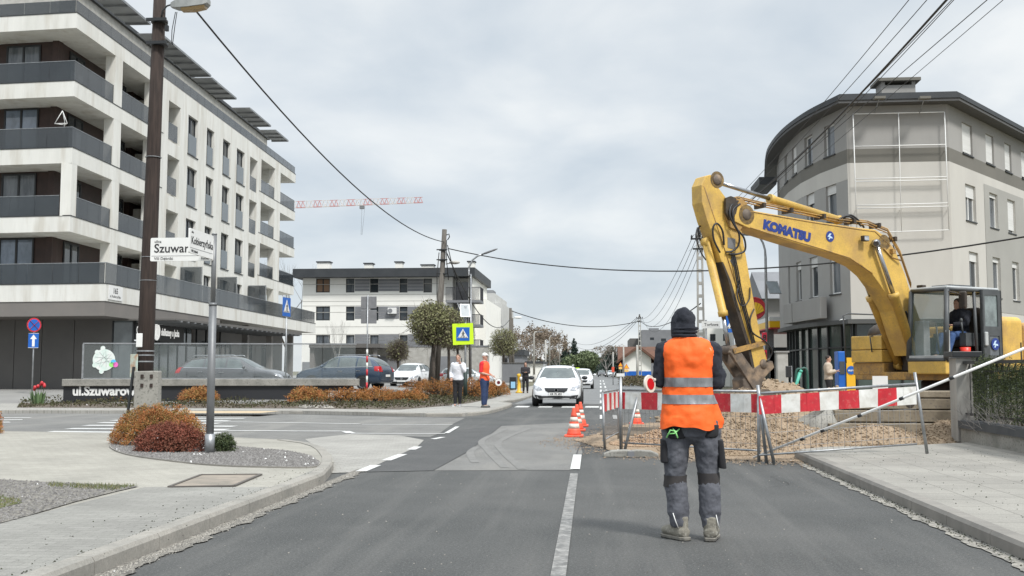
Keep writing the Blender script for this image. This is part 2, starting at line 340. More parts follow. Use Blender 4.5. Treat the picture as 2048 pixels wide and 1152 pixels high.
# crosswalk, lane lines
b = MB()
zz = .012
def strip(b, p, q, w):
    p, q = V(p), V(q); d = (q - p).normalized(); n = V((-d.y, d.x, 0)) * w / 2
    b.quad(p - n, q - n, q + n, p + n)
for (u0, v0, u1, v1, w) in ((62, 870, 420, 875, .42), (98, 863, 440, 866, .42), (137, 857, 455, 859, .42), (170, 850.5, 470, 852.5, .42), (200, 845, 440, 846.5, .42), (225, 840.5, 458, 841.5, .42), (250, 836.5, 490, 836.5, .4), (330, 832.5, 505, 832, .4)):
    strip(b, g(u0, v0, zz), g(u1, v1, zz), w)
for (u0, v0, u1, v1, w) in ((-20, 845, 20, 844, .4), (-20, 840, 45, 839, .35), (-20, 835.5, 62, 835, .3)):
    strip(b, g(u0, v0, zz), g(u1, v1, zz), w)
struct('crossing_markings', b, m_line)
b = MB()
for (u0, v0, u1, v1, w) in ((395, 843, 560, 845, .17), (560, 845, 720, 847.5, .17), (724, 848.5, 905, 849, .13), (420, 860.5, 600, 862, .2), (600, 862, 690, 862, .2), (690, 862, 702, 866, .2), (702, 866.5, 890, 867, .15),
        (722, 942, 752, 930, .15), (772, 920.5, 806, 908, .15), (822, 899, 836, 893, .15), (866, 878, 886, 874, .12), (893, 866, 915, 853, .1)):
    strip(b, g(u0, v0, zz), g(u1, v1, zz), w)
struct('lane_markings', b, m_line)
b = MB()
strip(b, g(1150, 938, zz), g(1155, 909, zz), .13)
for Y0, Y1 in ((29, 31.5), (36, 39), (43, 47), (52, 60), (66, 74), (82, 92), (102, 115), (130, 150)):
    strip(b, (.05, Y0, zz), (.05, Y1, zz), .13); strip(b, (.42, Y0, zz), (.42, Y1, zz), .13)
for X0 in (-3.1, -2.25, -1.4, -.55): strip(b, (X0, 38.6, zz), (X0 + .5, 38.6, zz), 1.6)
struct('road_centre_markings', b, m_line)
b = MB(); strip(b, (-.26, 5, .009), (-.34, 13.6, .009), .1)
struct('road_scuffs', b, m_linew)
stones('road_flecks', lambda: (random.uniform(-3, 2.8), 6.5 + random.random() ** 1.5 * 9, .002), 260, .003, .011, m_stonel, 'tiny pale flecks of grit scattered on the asphalt')
# tyre arcs on the old patch
b = MB()
for L_ in (((1012, 858), (965, 880), (975, 900), (1010, 935)), ((1060, 856), (1000, 882), (1008, 905), (1045, 938)), ((955, 893), (940, 905), (950, 925))):
    pts = smoothpts([g(u, v, .0085) for u, v in L_], 6)
    for p, q in zip(pts, pts[1:]): strip(b, p, q, .12)
struct('tyre_marks', b, M('tyre_dust', (.19, .187, .176), (.155, .153, .145), 5, rough=.9, grain=(40, .2)))
b = MB()
for P in (((-.34, 14.2), (-.37, 18), (-.2, 24)),):
    P = smoothpts([(x, y, .0105) for x, y in P], 8)
    for p, q in zip(P, P[1:]): strip(b, p + V((random.gauss(0, .006), 0, 0)), q, .018)
struct('tar_seam', b, M('tar', (.035, .035, .036), rough=.6))
# ---- near left pavement, raised
ZP = .12
cornerL = [(XL, -6), (XL, 12.2)] + [tuple(g(u, v, 0))[:2] for u, v in ((667, 941), (662, 926), (648, 911), (620, 900), (570, 893), (480, 888), (220, 877), (0, 874), (-700, 872))]
b = MB(); b.slab([(p[0] - .12, p[1]) if i < 2 else (p[0], p[1]) for i, p in enumerate(cornerL)] + [(-34, -6)], -.02, ZP - .004)
struct('pavement_left', b, m_pave)
dk = [(XL - .14, -5), (XL - .14, 11.9)] + [tuple(g(u, v, ZP))[:2] for u, v in ((655, 928), (545, 974), (290, 974), (0, 1046), (-300, 1120))] + [(-9, -5)]
flat('pavement_dark_strip', [(x, y, ZP) for x, y in dk], m_pave2)
# kerb stones
def kerb(name, pts, w, z1, m, step=1.0, side=1, phase=0.0, z0=-.05):
    b = MB(); pts = [V((p[0], p[1], 0)) for p in pts]
    seg = []; cum = [0]
    for p, q in zip(pts, pts[1:]): cum.append(cum[-1] + (q - p).length)
    def P(s):
        s = min(max(s, 0), cum[-1])
        for i in range(len(pts) - 1):
            if s <= cum[i + 1] or i == len(pts) - 2: return pts[i].lerp(pts[i + 1], (s - cum[i]) / max(1e-6, cum[i + 1] - cum[i]))
    s = phase - step
    while s < cum[-1]:
        a, c = P(s + .004), P(s + step - .004); s += step
        if (c - a).length < .1: continue
        d = (c - a).normalized(); n = V((-d.y, d.x, 0)) * side
        ch = .02
        prof = [(0, z0), (0, z1 - ch - .01), (ch, z1), (w, z1), (w, z0)]
        r = [[p + n * x + V((0, 0, z)) for x, z in prof] for p in (a, c)]
        b.rings(r, sm=False)
    return struct(name, b, m)
kl = [(XL, -4.4)] + [(XL, 12.2)]
kerb('kerb_left', kl, .15, ZP + .006, m_kerb, side=1, phase=0)
kc = smoothpts([(XL, 12.2)] + [tuple(g(u, v, 0))[:2] for u, v in ((667, 941), (662, 926), (648, 911), (620, 900), (570, 893))], 3)
kerb('kerb_corner', kc, .15, ZP + .006, m_kerb, step=.78, side=1, phase=.78)
kerb('kerb_side_road', [tuple(g(u, v, 0))[:2] for u, v in ((560, 892), (220, 877), (0, 874), (-700, 872))], .12, ZP - .002, m_kerb, side=1)
b = MB(); 
def ragged(b, x0, x1, y0, y1, z, n=90, jit=.05, side=1):
    ys = [y0 + (y1 - y0) * i / n for i in range(n + 1)]
    L = [(x0, y, z) for y in ys]; R = [(x1 + jit * (.5 * sin(y * 5) + .4 * sin(y * 13.3 + 1) + .25 * sin(y * 31)) + random.uniform(-jit, jit) * .22, y, z) for y in ys]
    for i in range(n): b.quad(L[i], R[i], R[i + 1], L[i + 1])
ragged(b, XL, XL + .17, 2, 14.0, .01, 220, .05)
struct('gutter_grit', b, m_grit)
stones('kerb_debris', lambda: (XL + .03 + abs(random.gauss(.02, .06)), random.uniform(5, 13.6), .01), 5200, .003, .009, m_stonel, 'pale grit lying along the left kerb')
stones('kerb_debris', lambda: (XL - .17 + random.gauss(0, .03) if random.random() < .6 else XL - .4 + random.gauss(0, .3), random.uniform(5, 13), ZP + .002), 420, .003, .01, m_stoned, 'dark crumbs of soil along the top of the left kerb')
# gravel island
isl = G([(222, 886), (222, 896), (250, 908), (310, 918), (420, 930), (540, 934.5), (625, 934.5), (641, 925), (622, 911), (575, 901), (480, 893), (330, 884)], ZP + .004)
flat('gravel_bed', isl, m_gravel)
def inpoly(x, y, P):
    c = False
    for i in range(len(P)):
        a, d = P[i], P[i - 1]
        if (a[1] > y) != (d[1] > y) and x < (d[0] - a[0]) * (y - a[1]) / (d[1] - a[1]) + a[0]: c = not c
    return c
def insamp(P, z):
    xs = [p[0] for p in P]; ys = [p[1] for p in P]
    def f():
        while 1:
            x, y = random.uniform(min(xs), max(xs)), random.uniform(min(ys), max(ys))
            if inpoly(x, y, P): return x, y, z
    return f
m_stoneg = M('gravel_stones', (.1, .1, .1), island=[(.09, .085, .08), (.17, .165, .155), (.12, .115, .11), (.24, .23, .22)], rough=.9)
stones('gravel', insamp(isl, ZP + .004), 14000, .008, .02, m_stoneg, 'dark grey gravel mulch around the sign post')
stones('white_pebbles', insamp(isl, ZP + .01), 26, .01, .024, m_signw, 'few white pebbles scattered on the dark gravel')
b = MB(); iz = smoothpts([(p[0], p[1]) for p in isl[:8]], 5)
for p, q in zip(iz, iz[1:]):
    d = (q - p).normalized(); b.bar(V((p.x, p.y, ZP + .006)), V((q.x, q.y, ZP + .006)), .02, .02)
struct('bed_edging', b, m_kerbr)
# rough verge bottom left
vg = G([(-400, 950), (0, 958), (80, 963), (278, 972), (230, 983), (150, 1003), (60, 1030), (0, 1046), (-400, 1130)], ZP + .005)
flat('rough_verge', vg, m_grit)
b = MB(); v2 = G([(-400, 985), (0, 993), (40, 998), (44, 1005), (0, 1016), (-400, 1050)], ZP + .009); b.quad(*v2); struct('grass_patch', b, m_grass)
stones('verge_gravel', insamp(vg, ZP + .006), 4500, .008, .02, m_stoneg, 'grey gravel on the rough verge in the left corner')
gb = MB()
ff = insamp(v2, ZP + .009); f2 = insamp(G([(90, 968), (276, 973), (230, 982), (100, 975)], ZP), ZP + .006)
for i in range(5200):
    x, y, z = ff() if i < 4300 else f2(); a = random.uniform(0, 6.3); h = random.uniform(.015, .045); w = .003
    gb.add([(x - w * cos(a), y - w * sin(a), z), (x + w * cos(a), y + w * sin(a), z), (x + random.gauss(0, .015), y + random.gauss(0, .015), z + h)], [(0, 1, 2)])
m_blade = M('grass_blades', (.1, .15, .03), island=[(.07, .12, .02), (.14, .17, .04), (.2, .17, .08)], rough=.8)
tag(gb.build('grass', m_blade, norm=False), 'short green grass on the rough verge', 'grass', kind='stuff')
# access cover in the paving
t = wthing('inspection_cover', 'square paved inspection cover sunk in the left pavement', 'cover')
cv = G([(338, 974), (402, 950), (522, 949), (468, 972)], ZP + .004)
b = MB(); b.quad(*cv); b.build('infill', M('cover_infill', (.32, .27, .22), (.2, .18, .15), 3, rough=.95, bump=.6, bscale=50), t)
b = MB()
for i in range(4): b.bar(V(cv[i]) + V((0, 0, .004)), V(cv[(i + 1) % 4]) + V((0, 0, .004)), .035, .012)
b.build('rim', M('cover_rim', (.1, .09, .08), rough=.8), t); rebase(t, cv[0])
# ---- right pavement
b = MB(); b.slab([(XR + .14, -6), (XR + .14, 16.6), (3.6, 17.2), (5.0, 17.6), (6.4, 18.6), (14, 18.6), (14, -6)], -.02, .116); struct('pavement_right', b, m_slabs)
kerb('kerb_right', [(XR, -4.7), (XR, 16.4)], .15, .122, m_kerbr, side=-1)
b = MB(); ragged(b, XR, XR - .14, 3, 16, .008, 240, .035); struct('gutter_sand', b, m_sandw)
stones('gutter_debris', lambda: (XR - abs(random.gauss(.04, .045)), random.uniform(6, 15.6), .01), 900, .003, .011, m_stoned, 'dark crumbs of soil in the right hand gutter')
# ---- far left pavement corner (beyond the side road)
fl = [tuple(g(u, v, 0))[:2] for u, v in ((-900, 827), (0, 827), (600, 828), (740, 831), (850, 833.5), (930, 833), (985, 826), (1025, 812))] + [(-3.9, 42), (-3.5, 47), (-3.45, 60), (-3.45, 400), (-5.4, 400), (-5.6, 60), (-7, 52), (-12, 47), (-14, 40), (-60, 40)]
b = MB(); b.slab(fl, -.02, .1); struct('pavement_far', b, m_apron)
kerb('kerb_far', smoothpts(fl[1:11], 4), .15, .106, m_kerb, side=1)
flat('tactile_strip', G([(330, 822), (560, 822), (520, 826), (300, 826)], .105), m_yellowpave)
# raised terrace on which the left buildings stand
b = MB()
xs = [-140, -40, -30, -24, -20, -16, -13, -11, -9.5, -8.5]
rows = [(36.4, 0), (38.5, .1), (41, .3), (44, .42), (48, .45), (200, .45)]
def tz(x, y):
    k = 0
    for (a, za), (c, zc_) in zip(rows, rows[1:]):
        if a <= y <= c: k = za + (zc_ - za) * (y - a) / (c - a)
    if y > 200: k = .45
    e = min(1, max(0, (-8.5 - x) / 3)); return k * e
ys = [r[0] for r in rows]
b.add([(x, y, tz(x, y) + .004 if y > 37 else .09) for y in ys for x in xs], [(j * len(xs) + i, j * len(xs) + i + 1, (j + 1) * len(xs) + i + 1, (j + 1) * len(xs) + i) for j in range(len(ys) - 1) for i in range(len(xs) - 1)])
struct('terrace_ground', b, M('terrace_paving', (.24, .235, .22), (.2, .195, .185), .6, rough=.9))
# ---- excavated zone on the right
ez = [(.35, 17.0), (1.6, 15.9), (2.95, 15.6), (3.5, 17.0), (5.0, 17.5), (6.6, 18.4), (14, 18.4), (22, 30), (22, 42), (3.3, 42), (1.6, 27), (.6, 26), (-.2, 21.5), (-.5, 20.0)]
ez2 = []
for i in range(len(ez)):
    p, q = V((*ez[i], 0)), V((*ez[(i + 1) % len(ez)], 0)); n = max(1, int((q - p).length / .12))
    for k in range(n): r = p.lerp(q, k / n); ez2.append((r.x + random.gauss(0, .045), r.y + random.gauss(0, .045), .016))
flat('excavated_ground', ez2, m_soil)
m_crumb = M('soil_crumbs', (.3, .22, .15), island=[(.3, .23, .16), (.2, .145, .095), (.36, .3, .22), (.14, .11, .085)], rough=.95)
def edge_pt():
    i = random.choice([0, 0, 1, 1, 2, 8, 9, 10, 11, 12, 13, 13]); k = random.random(); p, q = ez[i], ez[(i + 1) % len(ez)]
    return p[0] + (q[0] - p[0]) * k + random.gauss(-.1, .28), p[1] + (q[1] - p[1]) * k + random.gauss(-.15, .3), .012
stones('soil_crumbs', edge_pt, 3800, .005, .022, m_crumb, 'crumbs of soil scattered on the asphalt round the edge of the dig')
stones('pavement_crumbs', lambda: (random.uniform(3.2, 6.1), 8 + random.random() * 9, .118), 420, .003, .011, m_stoned, 'dark crumbs scattered on the right hand pavement')
b = MB()
for x, y, L, a in ((1.9, 12.2, 1.6, 1.4), (-2.6, 15.5, 3, .2)):
    p = V((x, y, .0035)); n = int(L / .07)
    for i in range(n): a += random.gauss(0, .28); a = a * .97 + 1.2 * .03; q = p + V((cos(a), sin(a), 0)) * .07; strip(b, p, q, random.uniform(.003, .008)); p = q
struct('road_cracks', b, M('crack', (.02, .02, .02), rough=.9))

# ================================================================ BUILDINGS
def wall_grid(b, O, U, N, u0, u1, z0, z1, ops, depth, off=0.0):
    O = V(O); us = sorted({u0, u1, *[x for o in ops for x in o[:2]]}); zs = sorted({z0, z1, *[x for o in ops for x in o[2:4]]})
    us = [u for u in us if u0 <= u <= u1]; zs = [z for z in zs if z0 <= z <= z1]
    P = lambda u, z, n=0: O + U * u + N * (n + off) + V((0, 0, z))
    for i in range(len(us) - 1):
        for j in range(len(zs) - 1):
            cu, cz = (us[i] + us[i + 1]) / 2, (zs[j] + zs[j + 1]) / 2
            if any(o[0] < cu < o[1] and o[2] < cz < o[3] for o in ops): continue
            b.quad(P(us[i], zs[j]), P(us[i + 1], zs[j]), P(us[i + 1], zs[j + 1]), P(us[i], zs[j + 1]))
    for o in ops:
        d = -(o[4] if len(o) > 4 else depth); a, c, e, f = o[:4]
        b.quad(P(a, e), P(a, f), P(a, f, d), P(a, e, d)); b.quad(P(c, e), P(c, f), P(c, f, d), P(c, e, d))
        b.quad(P(a, e), P(c, e), P(c, e, d), P(a, e, d)); b.quad(P(a, f), P(c, f), P(c, f, d), P(a, f, d))
def window(O, U, N, u0, u1, z0, z1, parent, inset=.15, fw=.06, mull=1, fm=None, gm=None, sill=None, shut=0, name='window', thick=.06):
    b = MB(); n0, n1 = -inset - thick, -inset
    b.pl(O, U, N, u0, u0 + fw, z0, z1, n0, n1); b.pl(O, U, N, u1 - fw, u1, z0, z1, n0, n1)
    b.pl(O, U, N, u0 + fw, u1 - fw, z0, z0 + fw, n0, n1); b.pl(O, U, N, u0 + fw, u1 - fw, z1 - fw, z1, n0, n1)
    for k in range(1, mull + 1):
        c = u0 + (u1 - u0) * k / (mull + 1); b.pl(O, U, N, c - fw * .6, c + fw * .6, z0 + fw, z1 - fw, n0, n1 + .005)
    w = b.build(name, fm or m_dark, parent)
    p = MB(); q = [V(O) + U * u + N * (n0 + .025) + V((0, 0, z)) for u, z in ((u0 + fw, z0 + fw), (u1 - fw, z0 + fw), (u1 - fw, z1 - fw), (u0 + fw, z1 - fw))]; p.quad(*q)
    p.build('pane', gm or m_glass, w)
    if shut: p = MB(); p.pl(O, U, N, u0 + .01, u1 - .01, z1 - (z1 - z0) * shut, z1 - .005, n1 + .01, n1 + .04); p.build('roller_blind', m_blind, w)
    if sill: p = MB(); p.pl(O, U, N, u0 - .05, u1 + .05, z0 - .05, z0 - .002, n0, sill); p.build('sill', m_dark, w)
    return w
m_blind = M('roller_blind', (.62, .62, .6), (.56, .56, .54), 4, rough=.6, bump=.3, bscale=12, xyz=(.1, .1, 4))
m_wframe = M('white_frame', (.7, .7, .68), rough=.5)
# ------------------------------------------------ apartment building on the left
m_glass3 = M('painted_sky_glass', (.1, .13, .17), (.2, .25, .33), .9, rough=.04, spec=1.0, xyz=(1.5, 1.5, .8))  # bluish sky reflection put into the pane colour
LB = wthing('apartment_building', 'five storey white apartment building with glass balconies and dark grey ground floor', 'building')
O = V((-23.93, 45.2, 0)); U = V((-.0373, .9993, 0)); N = V((.9993, .0373, 0)); Uf = V((.9976, -.07, 0)); Nf = V((-.07, -.9976, 0))
def sx(x): return (onpl(x, 430, O, N) - O).dot(U)
LV = [5.25, 8.35, 11.5, 14.6, 17.8]; BH = .72; EN = sx(590); W0, W1 = sx(322), sx(517)
def corner_poly(O, e, back, left, notch=None):
    P = [O, O + U * e, O + U * e - N * back, O - Uf * left + V((0, back, 0)), O - Uf * left]
    if notch: P = [O, O + U * notch[0], O + U * notch[0] - N * .6, O + U * notch[1] - N * .6, O + U * notch[1]] + P[1:]
    return [(p.x, p.y) for p in P]
O1 = O + N * 1.75
for k, z in enumerate(LV):
    b = MB()
    if k == 0: b.slab(corner_poly(O1, 40.5, 8, 18), z - .78, z)
    else: b.slab(corner_poly(O, EN, 9, 17, (W0 + .05, W1 - .05)), z - BH, z)
    b.build('floor_slab', m_white, LB)
    # coping strip
    b = MB()
    if k: 
        b.pl(O, U, N, -.0, W0, z, z + .035, -.12, .02); b.pl(O, Uf, Nf, -17, .02, z, z + .035, -.12, .02); b.pl(O, U, N, W1, EN, z, z + .035, -.12, .02)
    else: b.pl(O1, U, N, 0, 40.5, z, z + .035, -.12, .02); b.pl(O1, Uf, Nf, -18, .02, z, z + .035, -.12, .02)
    b.build('coping', m_dark, LB)
b = MB(); b.slab(corner_poly(O1 - N * .04 - Nf * .04, 16, 6, 18), 3.8, 4.468); b.build('fascia', m_grey, LB)
# side wall with windows
wx = [(372, 392), (410, 425), (443, 458), (471, 487)]
ops = []; wins = []
for k, z in enumerate(LV[:-1]):
    lo = z - .3 if k else z + .1
    ops.append((sx(332), sx(356), lo + .1, z + 2.1, 1.9))
    for a, c in wx: w = (sx(a), sx(c), lo, z + 2.05); ops.append(w); wins.append((w, k))
    ops.append((sx(498), sx(513), lo, z + 2.1, 1.9))
b = MB(); wall_grid(b, O, U, N, W0, W1, 4.48, 17.76, ops, .42, .004); b.build('facade_wall', m_white, LB)
for w, k in wins:
    window(O, U, N, w[0], w[1], w[2] + .05, w[3], LB, inset=.17, fw=.09, gm=random.choice([m_glass, m_glass, m_glass2]))
    if k:
        b = MB(); b.pl(O, U, N, w[0] - .02, w[1] - .35, w[2] + .02, w[2] + 1.2, .03, .05); b.build('french_balcony_glass', m_glassf, LB)
    b = MB(); b.pl(O, U, N, w[0] - .06, w[1] + .06, w[2] - .06, w[2] - .005, -.3, .05); b.build('sill', m_dark, LB)
for k, z in enumerate(LV[:-1]):
    zt = LV[k + 1] - BH
    # columns
    cols = [(222, 237), (300, 324)] + [(517, 521), (549, 560)]
    b = MB()
    for a, c in [(sx(p), sx(q)) for p, q in cols] + ([(.02, .55)] if k == 1 else []): b = MB(); b.pl(O, U, N, a, c, z, zt, -.5, -.003); b.build('column', m_white, LB)
    # brown recessed walls (front and side), with doors and windows
    Oc = O - N * 1.9 - Nf * 1.9
    b = MB(); b.pl(Oc, Uf, Nf, -16, 0, z, zt, -.3, 0); b.pl(Oc, U, N, -.1, sx(300) - 1.9, z, zt, -.3, -.003); b.build('recessed_wall', m_brown, LB)
    for p_, q_ in ((326, 360), (495, 537)): b = MB(); b.pl(O - N * 1.95, U, N, sx(p_), sx(q_), z, zt, -.3, 0); b.build('recessed_wall', m_brown, LB)
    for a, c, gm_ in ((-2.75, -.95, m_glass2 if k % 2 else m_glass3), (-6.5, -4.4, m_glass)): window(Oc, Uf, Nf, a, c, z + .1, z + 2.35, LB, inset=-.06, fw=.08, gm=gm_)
    for a, c in ((1.0, 2.6), (6.2, 7.6), (sx(526) - 1.9, sx(535) - 1.9)): window(Oc, U, N, a, c, z + .1, z + 2.3, LB, inset=-.06, fw=.09)
    for a in (sx(334), sx(501)): window(O - N * 1.89, U, N, a, a + 1.1, z + .05, z + 2.2, LB, inset=-.06, fw=.08)
    if k in (1, 2, 3):
        segs = [(.05 if k != 1 else .6, sx(222)), (sx(237), sx(300)), (sx(521), sx(549)), (sx(560), EN - .05)]
        for a, c in segs:
            n = max(1, round((c - a) / 1.25))
            b = MB()
            for i in range(n): b.pl(O, U, N, a + (c - a) * i / n + .008, a + (c - a) * (i + 1) / n - .008, z + .04, z + .95, -.07, -.055)
            b.build('balustrade', m_glassb, LB)
        b = MB(); a0 = -16.5; n = 13; e = -.06 if k != 1 else -.6
        for i in range(n): b.pl(O, Uf, Nf, a0 + (e - a0) * i / n + .008, a0 + (e - a0) * (i + 1) / n - .008, z + .04, z + .95, -.07, -.055)
        b.build('balustrade', m_glassb, LB)
        b = MB()
        for a, c in segs: b.pl(O, U, N, a, c, z + .951, z + .975, -.08, -.045)
        b.pl(O, Uf, Nf, a0, e, z + .951, z + .975, -.08, -.045)
        b.build('handrail', m_metal, LB)
        for q_ in ((O, U, N, sx(332) + .05, sx(356) - .3, z - .1, z + .9, -.06, -.04), (O, U, N, sx(498) + .02, sx(513) - .1, z - .25, z + .75, -.06, -.04), (O + U * (EN - .06), N, U, -1.9, -.06, z + .04, z + .95, -.01, .01)): b = MB(); b.pl(*q_); b.build('balustrade', m_glassb, LB)
# terrace balustrade on the first floor and roof balustrade
b = MB(); z = LV[0]
for i in range(33): b.pl(O1, U, N, .05 + 40.3 * i / 33 + .01, .05 + 40.3 * (i + 1) / 33 - .01, z + .04, z + .95, -.07, -.05)
for i in range(14): b.pl(O1, Uf, Nf, -18 + 17.9 * i / 14 + .01, -18 + 17.9 * (i + 1) / 14 - .01, z + .04, z + .95, -.07, -.05)
b.build('terrace_balustrade', m_glassb, LB)
b = MB(); b.pl(O1, U, N, .03, 40.3, z + .951, z + .98, -.085, -.04); b.pl(O1, Uf, Nf, -18, -.03, z + .951, z + .98, -.085, -.04); b.build('handrail', m_metal, LB)
b = MB(); z = LV[4]
for i in range(32): b.pl(O, U, N, .05 + (EN - .1) * i / 32 + .01, .05 + (EN - .1) * (i + 1) / 32 - .01, z + .04, z + .62, -.07, -.05)
for i in range(13): b.pl(O, Uf, Nf, -17 + 16.9 * i / 13 + .01, -17 + 16.9 * (i + 1) / 13 - .01, z + .04, z + .62, -.07, -.05)
b.build('roof_balustrade', m_glassb, LB)
# penthouse storey and sun canopies
b = MB(); b.slab(corner_poly(O - N * 2.2 - Nf * 2.2, EN - 4, 8, 15), z + .001, z + 2.6); b.build('penthouse_wall', m_concl, LB)
b = MB(); b.slab(corner_poly(O - N * 2.0 - Nf * 2.0, EN - 3.6, 8, 15), z + 2.6, z + 2.8); b.build('roof', m_dark, LB)
m_louvre = M('canopy_louvre', (.26, .27, .28), (.2, .21, .22), 1, rough=.5, metal=.3)
for a, va, c, vc in ((185, -45, 300, 48), (322, 68, 421, 156), (424, 160, 472, 198), (499, 219, 541, 253), (551, 263, 576, 283)):
    pa, pc = onpl(a, va, O + N * .15, N), onpl(c, vc, O + N * .15, N); t_, e_ = (pa - O).dot(U), (pc - O).dot(U); h = (pa.z + pc.z) / 2 - z; b = MB(); n = max(3, round((e_ - t_) / 1.3))
    for i in range(n):
        s0, s1 = t_ + (e_ - t_) * i / n, t_ + (e_ - t_) * (i + 1) / n
        b.pl(O, U, N, s0 + .02, s1 - .02, z + h + .1, z + h + .14, -1.2, .15); b.pl(O, U, N, s1 - .06, s1 + .02, z + h - .0, z + h + .1, -1.2, .16)
    b.pl(O, U, N, t_, e_, z + h + .0, z + h + .12, .17, .2); b.build('sun_canopy', m_louvre, LB)
# privacy screens on the terrace
for a in (362, 436, 498):
    p = onpl(a, 560, O + N * .05, N); s0 = (p - O).dot(U)
    b = MB(); b.pl(O + U * s0, N, U, .02, 1.25, LV[0] + .05, LV[0] + 2.1, -.03, .03); b.build('privacy_screen', m_glassb, LB)
    b = MB(); b.pl(O + U * s0, N, U, .02, 1.3, LV[0] + 2.101, LV[0] + 2.15, -.04, .04); b.pl(O + U * s0, N, U, 1.25, 1.3, LV[0] + .05, LV[0] + 2.1, -.04, .04); b.build('screen_frame', m_metal, LB)
# ground floor: panels, corner glass, shop front
Og = O1 - N * .3 - Nf * 3.1; z0 = .3; zt = 3.8
b = MB()
for a, c in ((-18, -6.2), (-6.17, -4.75), (-4.72, -3.05), (-3.02, -1.08)): b.pl(Og, Uf, Nf, a, c, z0, zt, -.2, 0)
b.pl(Og, Uf, Nf, -18, -1.08, z0, zt, -.4, -.21); b.build('cladding', m_panel, LB)
b = MB(); b.pl(Og, Uf, Nf, -1.05, 0, z0, zt, -.06, -.03); b.pl(Og, U, N, 0, 13, z0, 2.75, -.06, -.03); b.pl(Og, U, N, 3.4, 8, 2.76, zt, -.06, -.03); b.build('shop_glazing', M('shop_glass', (.1, .12, .125), (.035, .042, .046), .5, rough=.07, spec=.9), LB)
b = MB()
for u in (-1.08, -.03): b.pl(Og, Uf, Nf, u, u + .06, z0, zt, -.08, .01)
for u in (.05, 1.4, 2.2, 3.4, 4.6, 5.9, 7.2, 8.8, 10.4, 12.9): b.pl(Og, U, N, u, u + .07, z0, zt, -.08, .01)
b.pl(Og, U, N, 0, 13, 2.68, 2.76, -.085, .015); b.pl(Og, U, N, 0, 13, z0, z0 + .15, -.085, .015)
b.build('mullion', m_dark, LB)
b = MB(); b.pl(O, U, N, 13, 40, z0, 4.4, -1.2, -.9); b.build('ground_floor_wall', m_panel, LB)
for a in (15, 19.5, 24, 29, 34): window(O - N * .9, U, N, a, a + 2.4, z0 + .2, 3.3, LB, inset=-.04, mull=1)
for a in (14, 19, 25, 31, 37): b = MB(); b.pl(O, U, N, a, a + .4, z0, 4.46, .3, .7); b.build('column', m_grey, LB)
m_litw = M('lit_letters', (.8, .8, .78), rough=.5, emis=((1, 1, .97), .45))
b = MB(); b.pl(Og, U, N, .1, 2.05, 2.82, 3.78, .02, .07); sb = b.build('shop_sign', m_black, LB)
sb['label'] = 'black sign reading Galeria'
b = MB(); text(b, 'Galeria', .52, Og + U * .22 + N * .071 + V((0, 0, 3.12)), U, (0, 0, 1), bold=.012, xs=.85); b.build('lettering', m_litw, sb)
b = MB(); b.pl(Og, U, N, 2.2, 6.6, 2.82, 3.78, .02, .07); sb = b.build('shop_sign', m_black, LB); sb['label'] = 'black sign reading delikatesy u Jacka'
b = MB(); text(b, 'delikatesy u Jacka', .5, Og + U * 3.35 + N * .071 + V((0, 0, 3.14)), U, (0, 0, 1), bold=.014, xs=.72); b.build('lettering', m_litw, sb)
b = MB(); b.lathe([(.44, 0), (.44, .02), (.38, .02), (.38, .012), (0, .012)], Og + U * 2.75 + N * .071 + V((0, 0, 3.3)), 20, axis=N); b.pl(Og + U * 2.75 + V((0, 0, 3.3)), U, N, -.13, .13, -.18, .12, .085, .1); b.build('emblem', m_litw, sb)
b = MB(); b.prism([(0, 0), (21, 0), (21, .2), (0, .08)], (-20.0, 48.0, 3.72), (0, 1, 0), (0, 0, 1), -3.2, 0); b.build('entrance_canopy', m_panel, LB)
b = MB()
for i in range(24): b.box((-21.4, 48.6 + i * .86, 3.68), (2.9, .06, .07))
b.build('canopy_rib', m_louvre, LB)
# address plate
b = MB(); b.pl(O1, U, N, .25, 1.75, 4.56, 5.22, .01, .035); sb = b.build('address_plate', m_signw, LB)
b = MB(); text(b, '165', .36, O1 + U * .98 + N * .037 + V((0, 0, 4.86)), U, (0, 0, 1), bold=.006, align='CENTER'); text(b, 'ul. Kobierzyńska', .17, O1 + U * .98 + N * .037 + V((0, 0, 4.67)), U, (0, 0, 1), align='CENTER'); b.build('lettering', m_ink, sb)
# a white wire sculpture on the third floor balcony
t = wthing('wire_lantern', 'white wire frame lantern perched on the third floor corner balustrade', 'ornament')
b = MB(); c = at(124, 247, 45.4)
P = [c + V(p) for p in ((-.35, 0, 0), (.25, 0, 0), (0, .3, 0), (-.05, .1, .62))]
for i, j in ((0, 1), (1, 2), (0, 2), (0, 3), (1, 3), (2, 3)): b.tube([P[i], P[j]], .018, 5)
fr = b.build('wire_frame', m_signw, t); b = MB(); b.tube([P[3], P[3] + V((.12, 0, -.4)), P[3] + V((.1, 0, -1.1))], .012, 5); b.build('cord', m_signw, t); rebase(t, c)

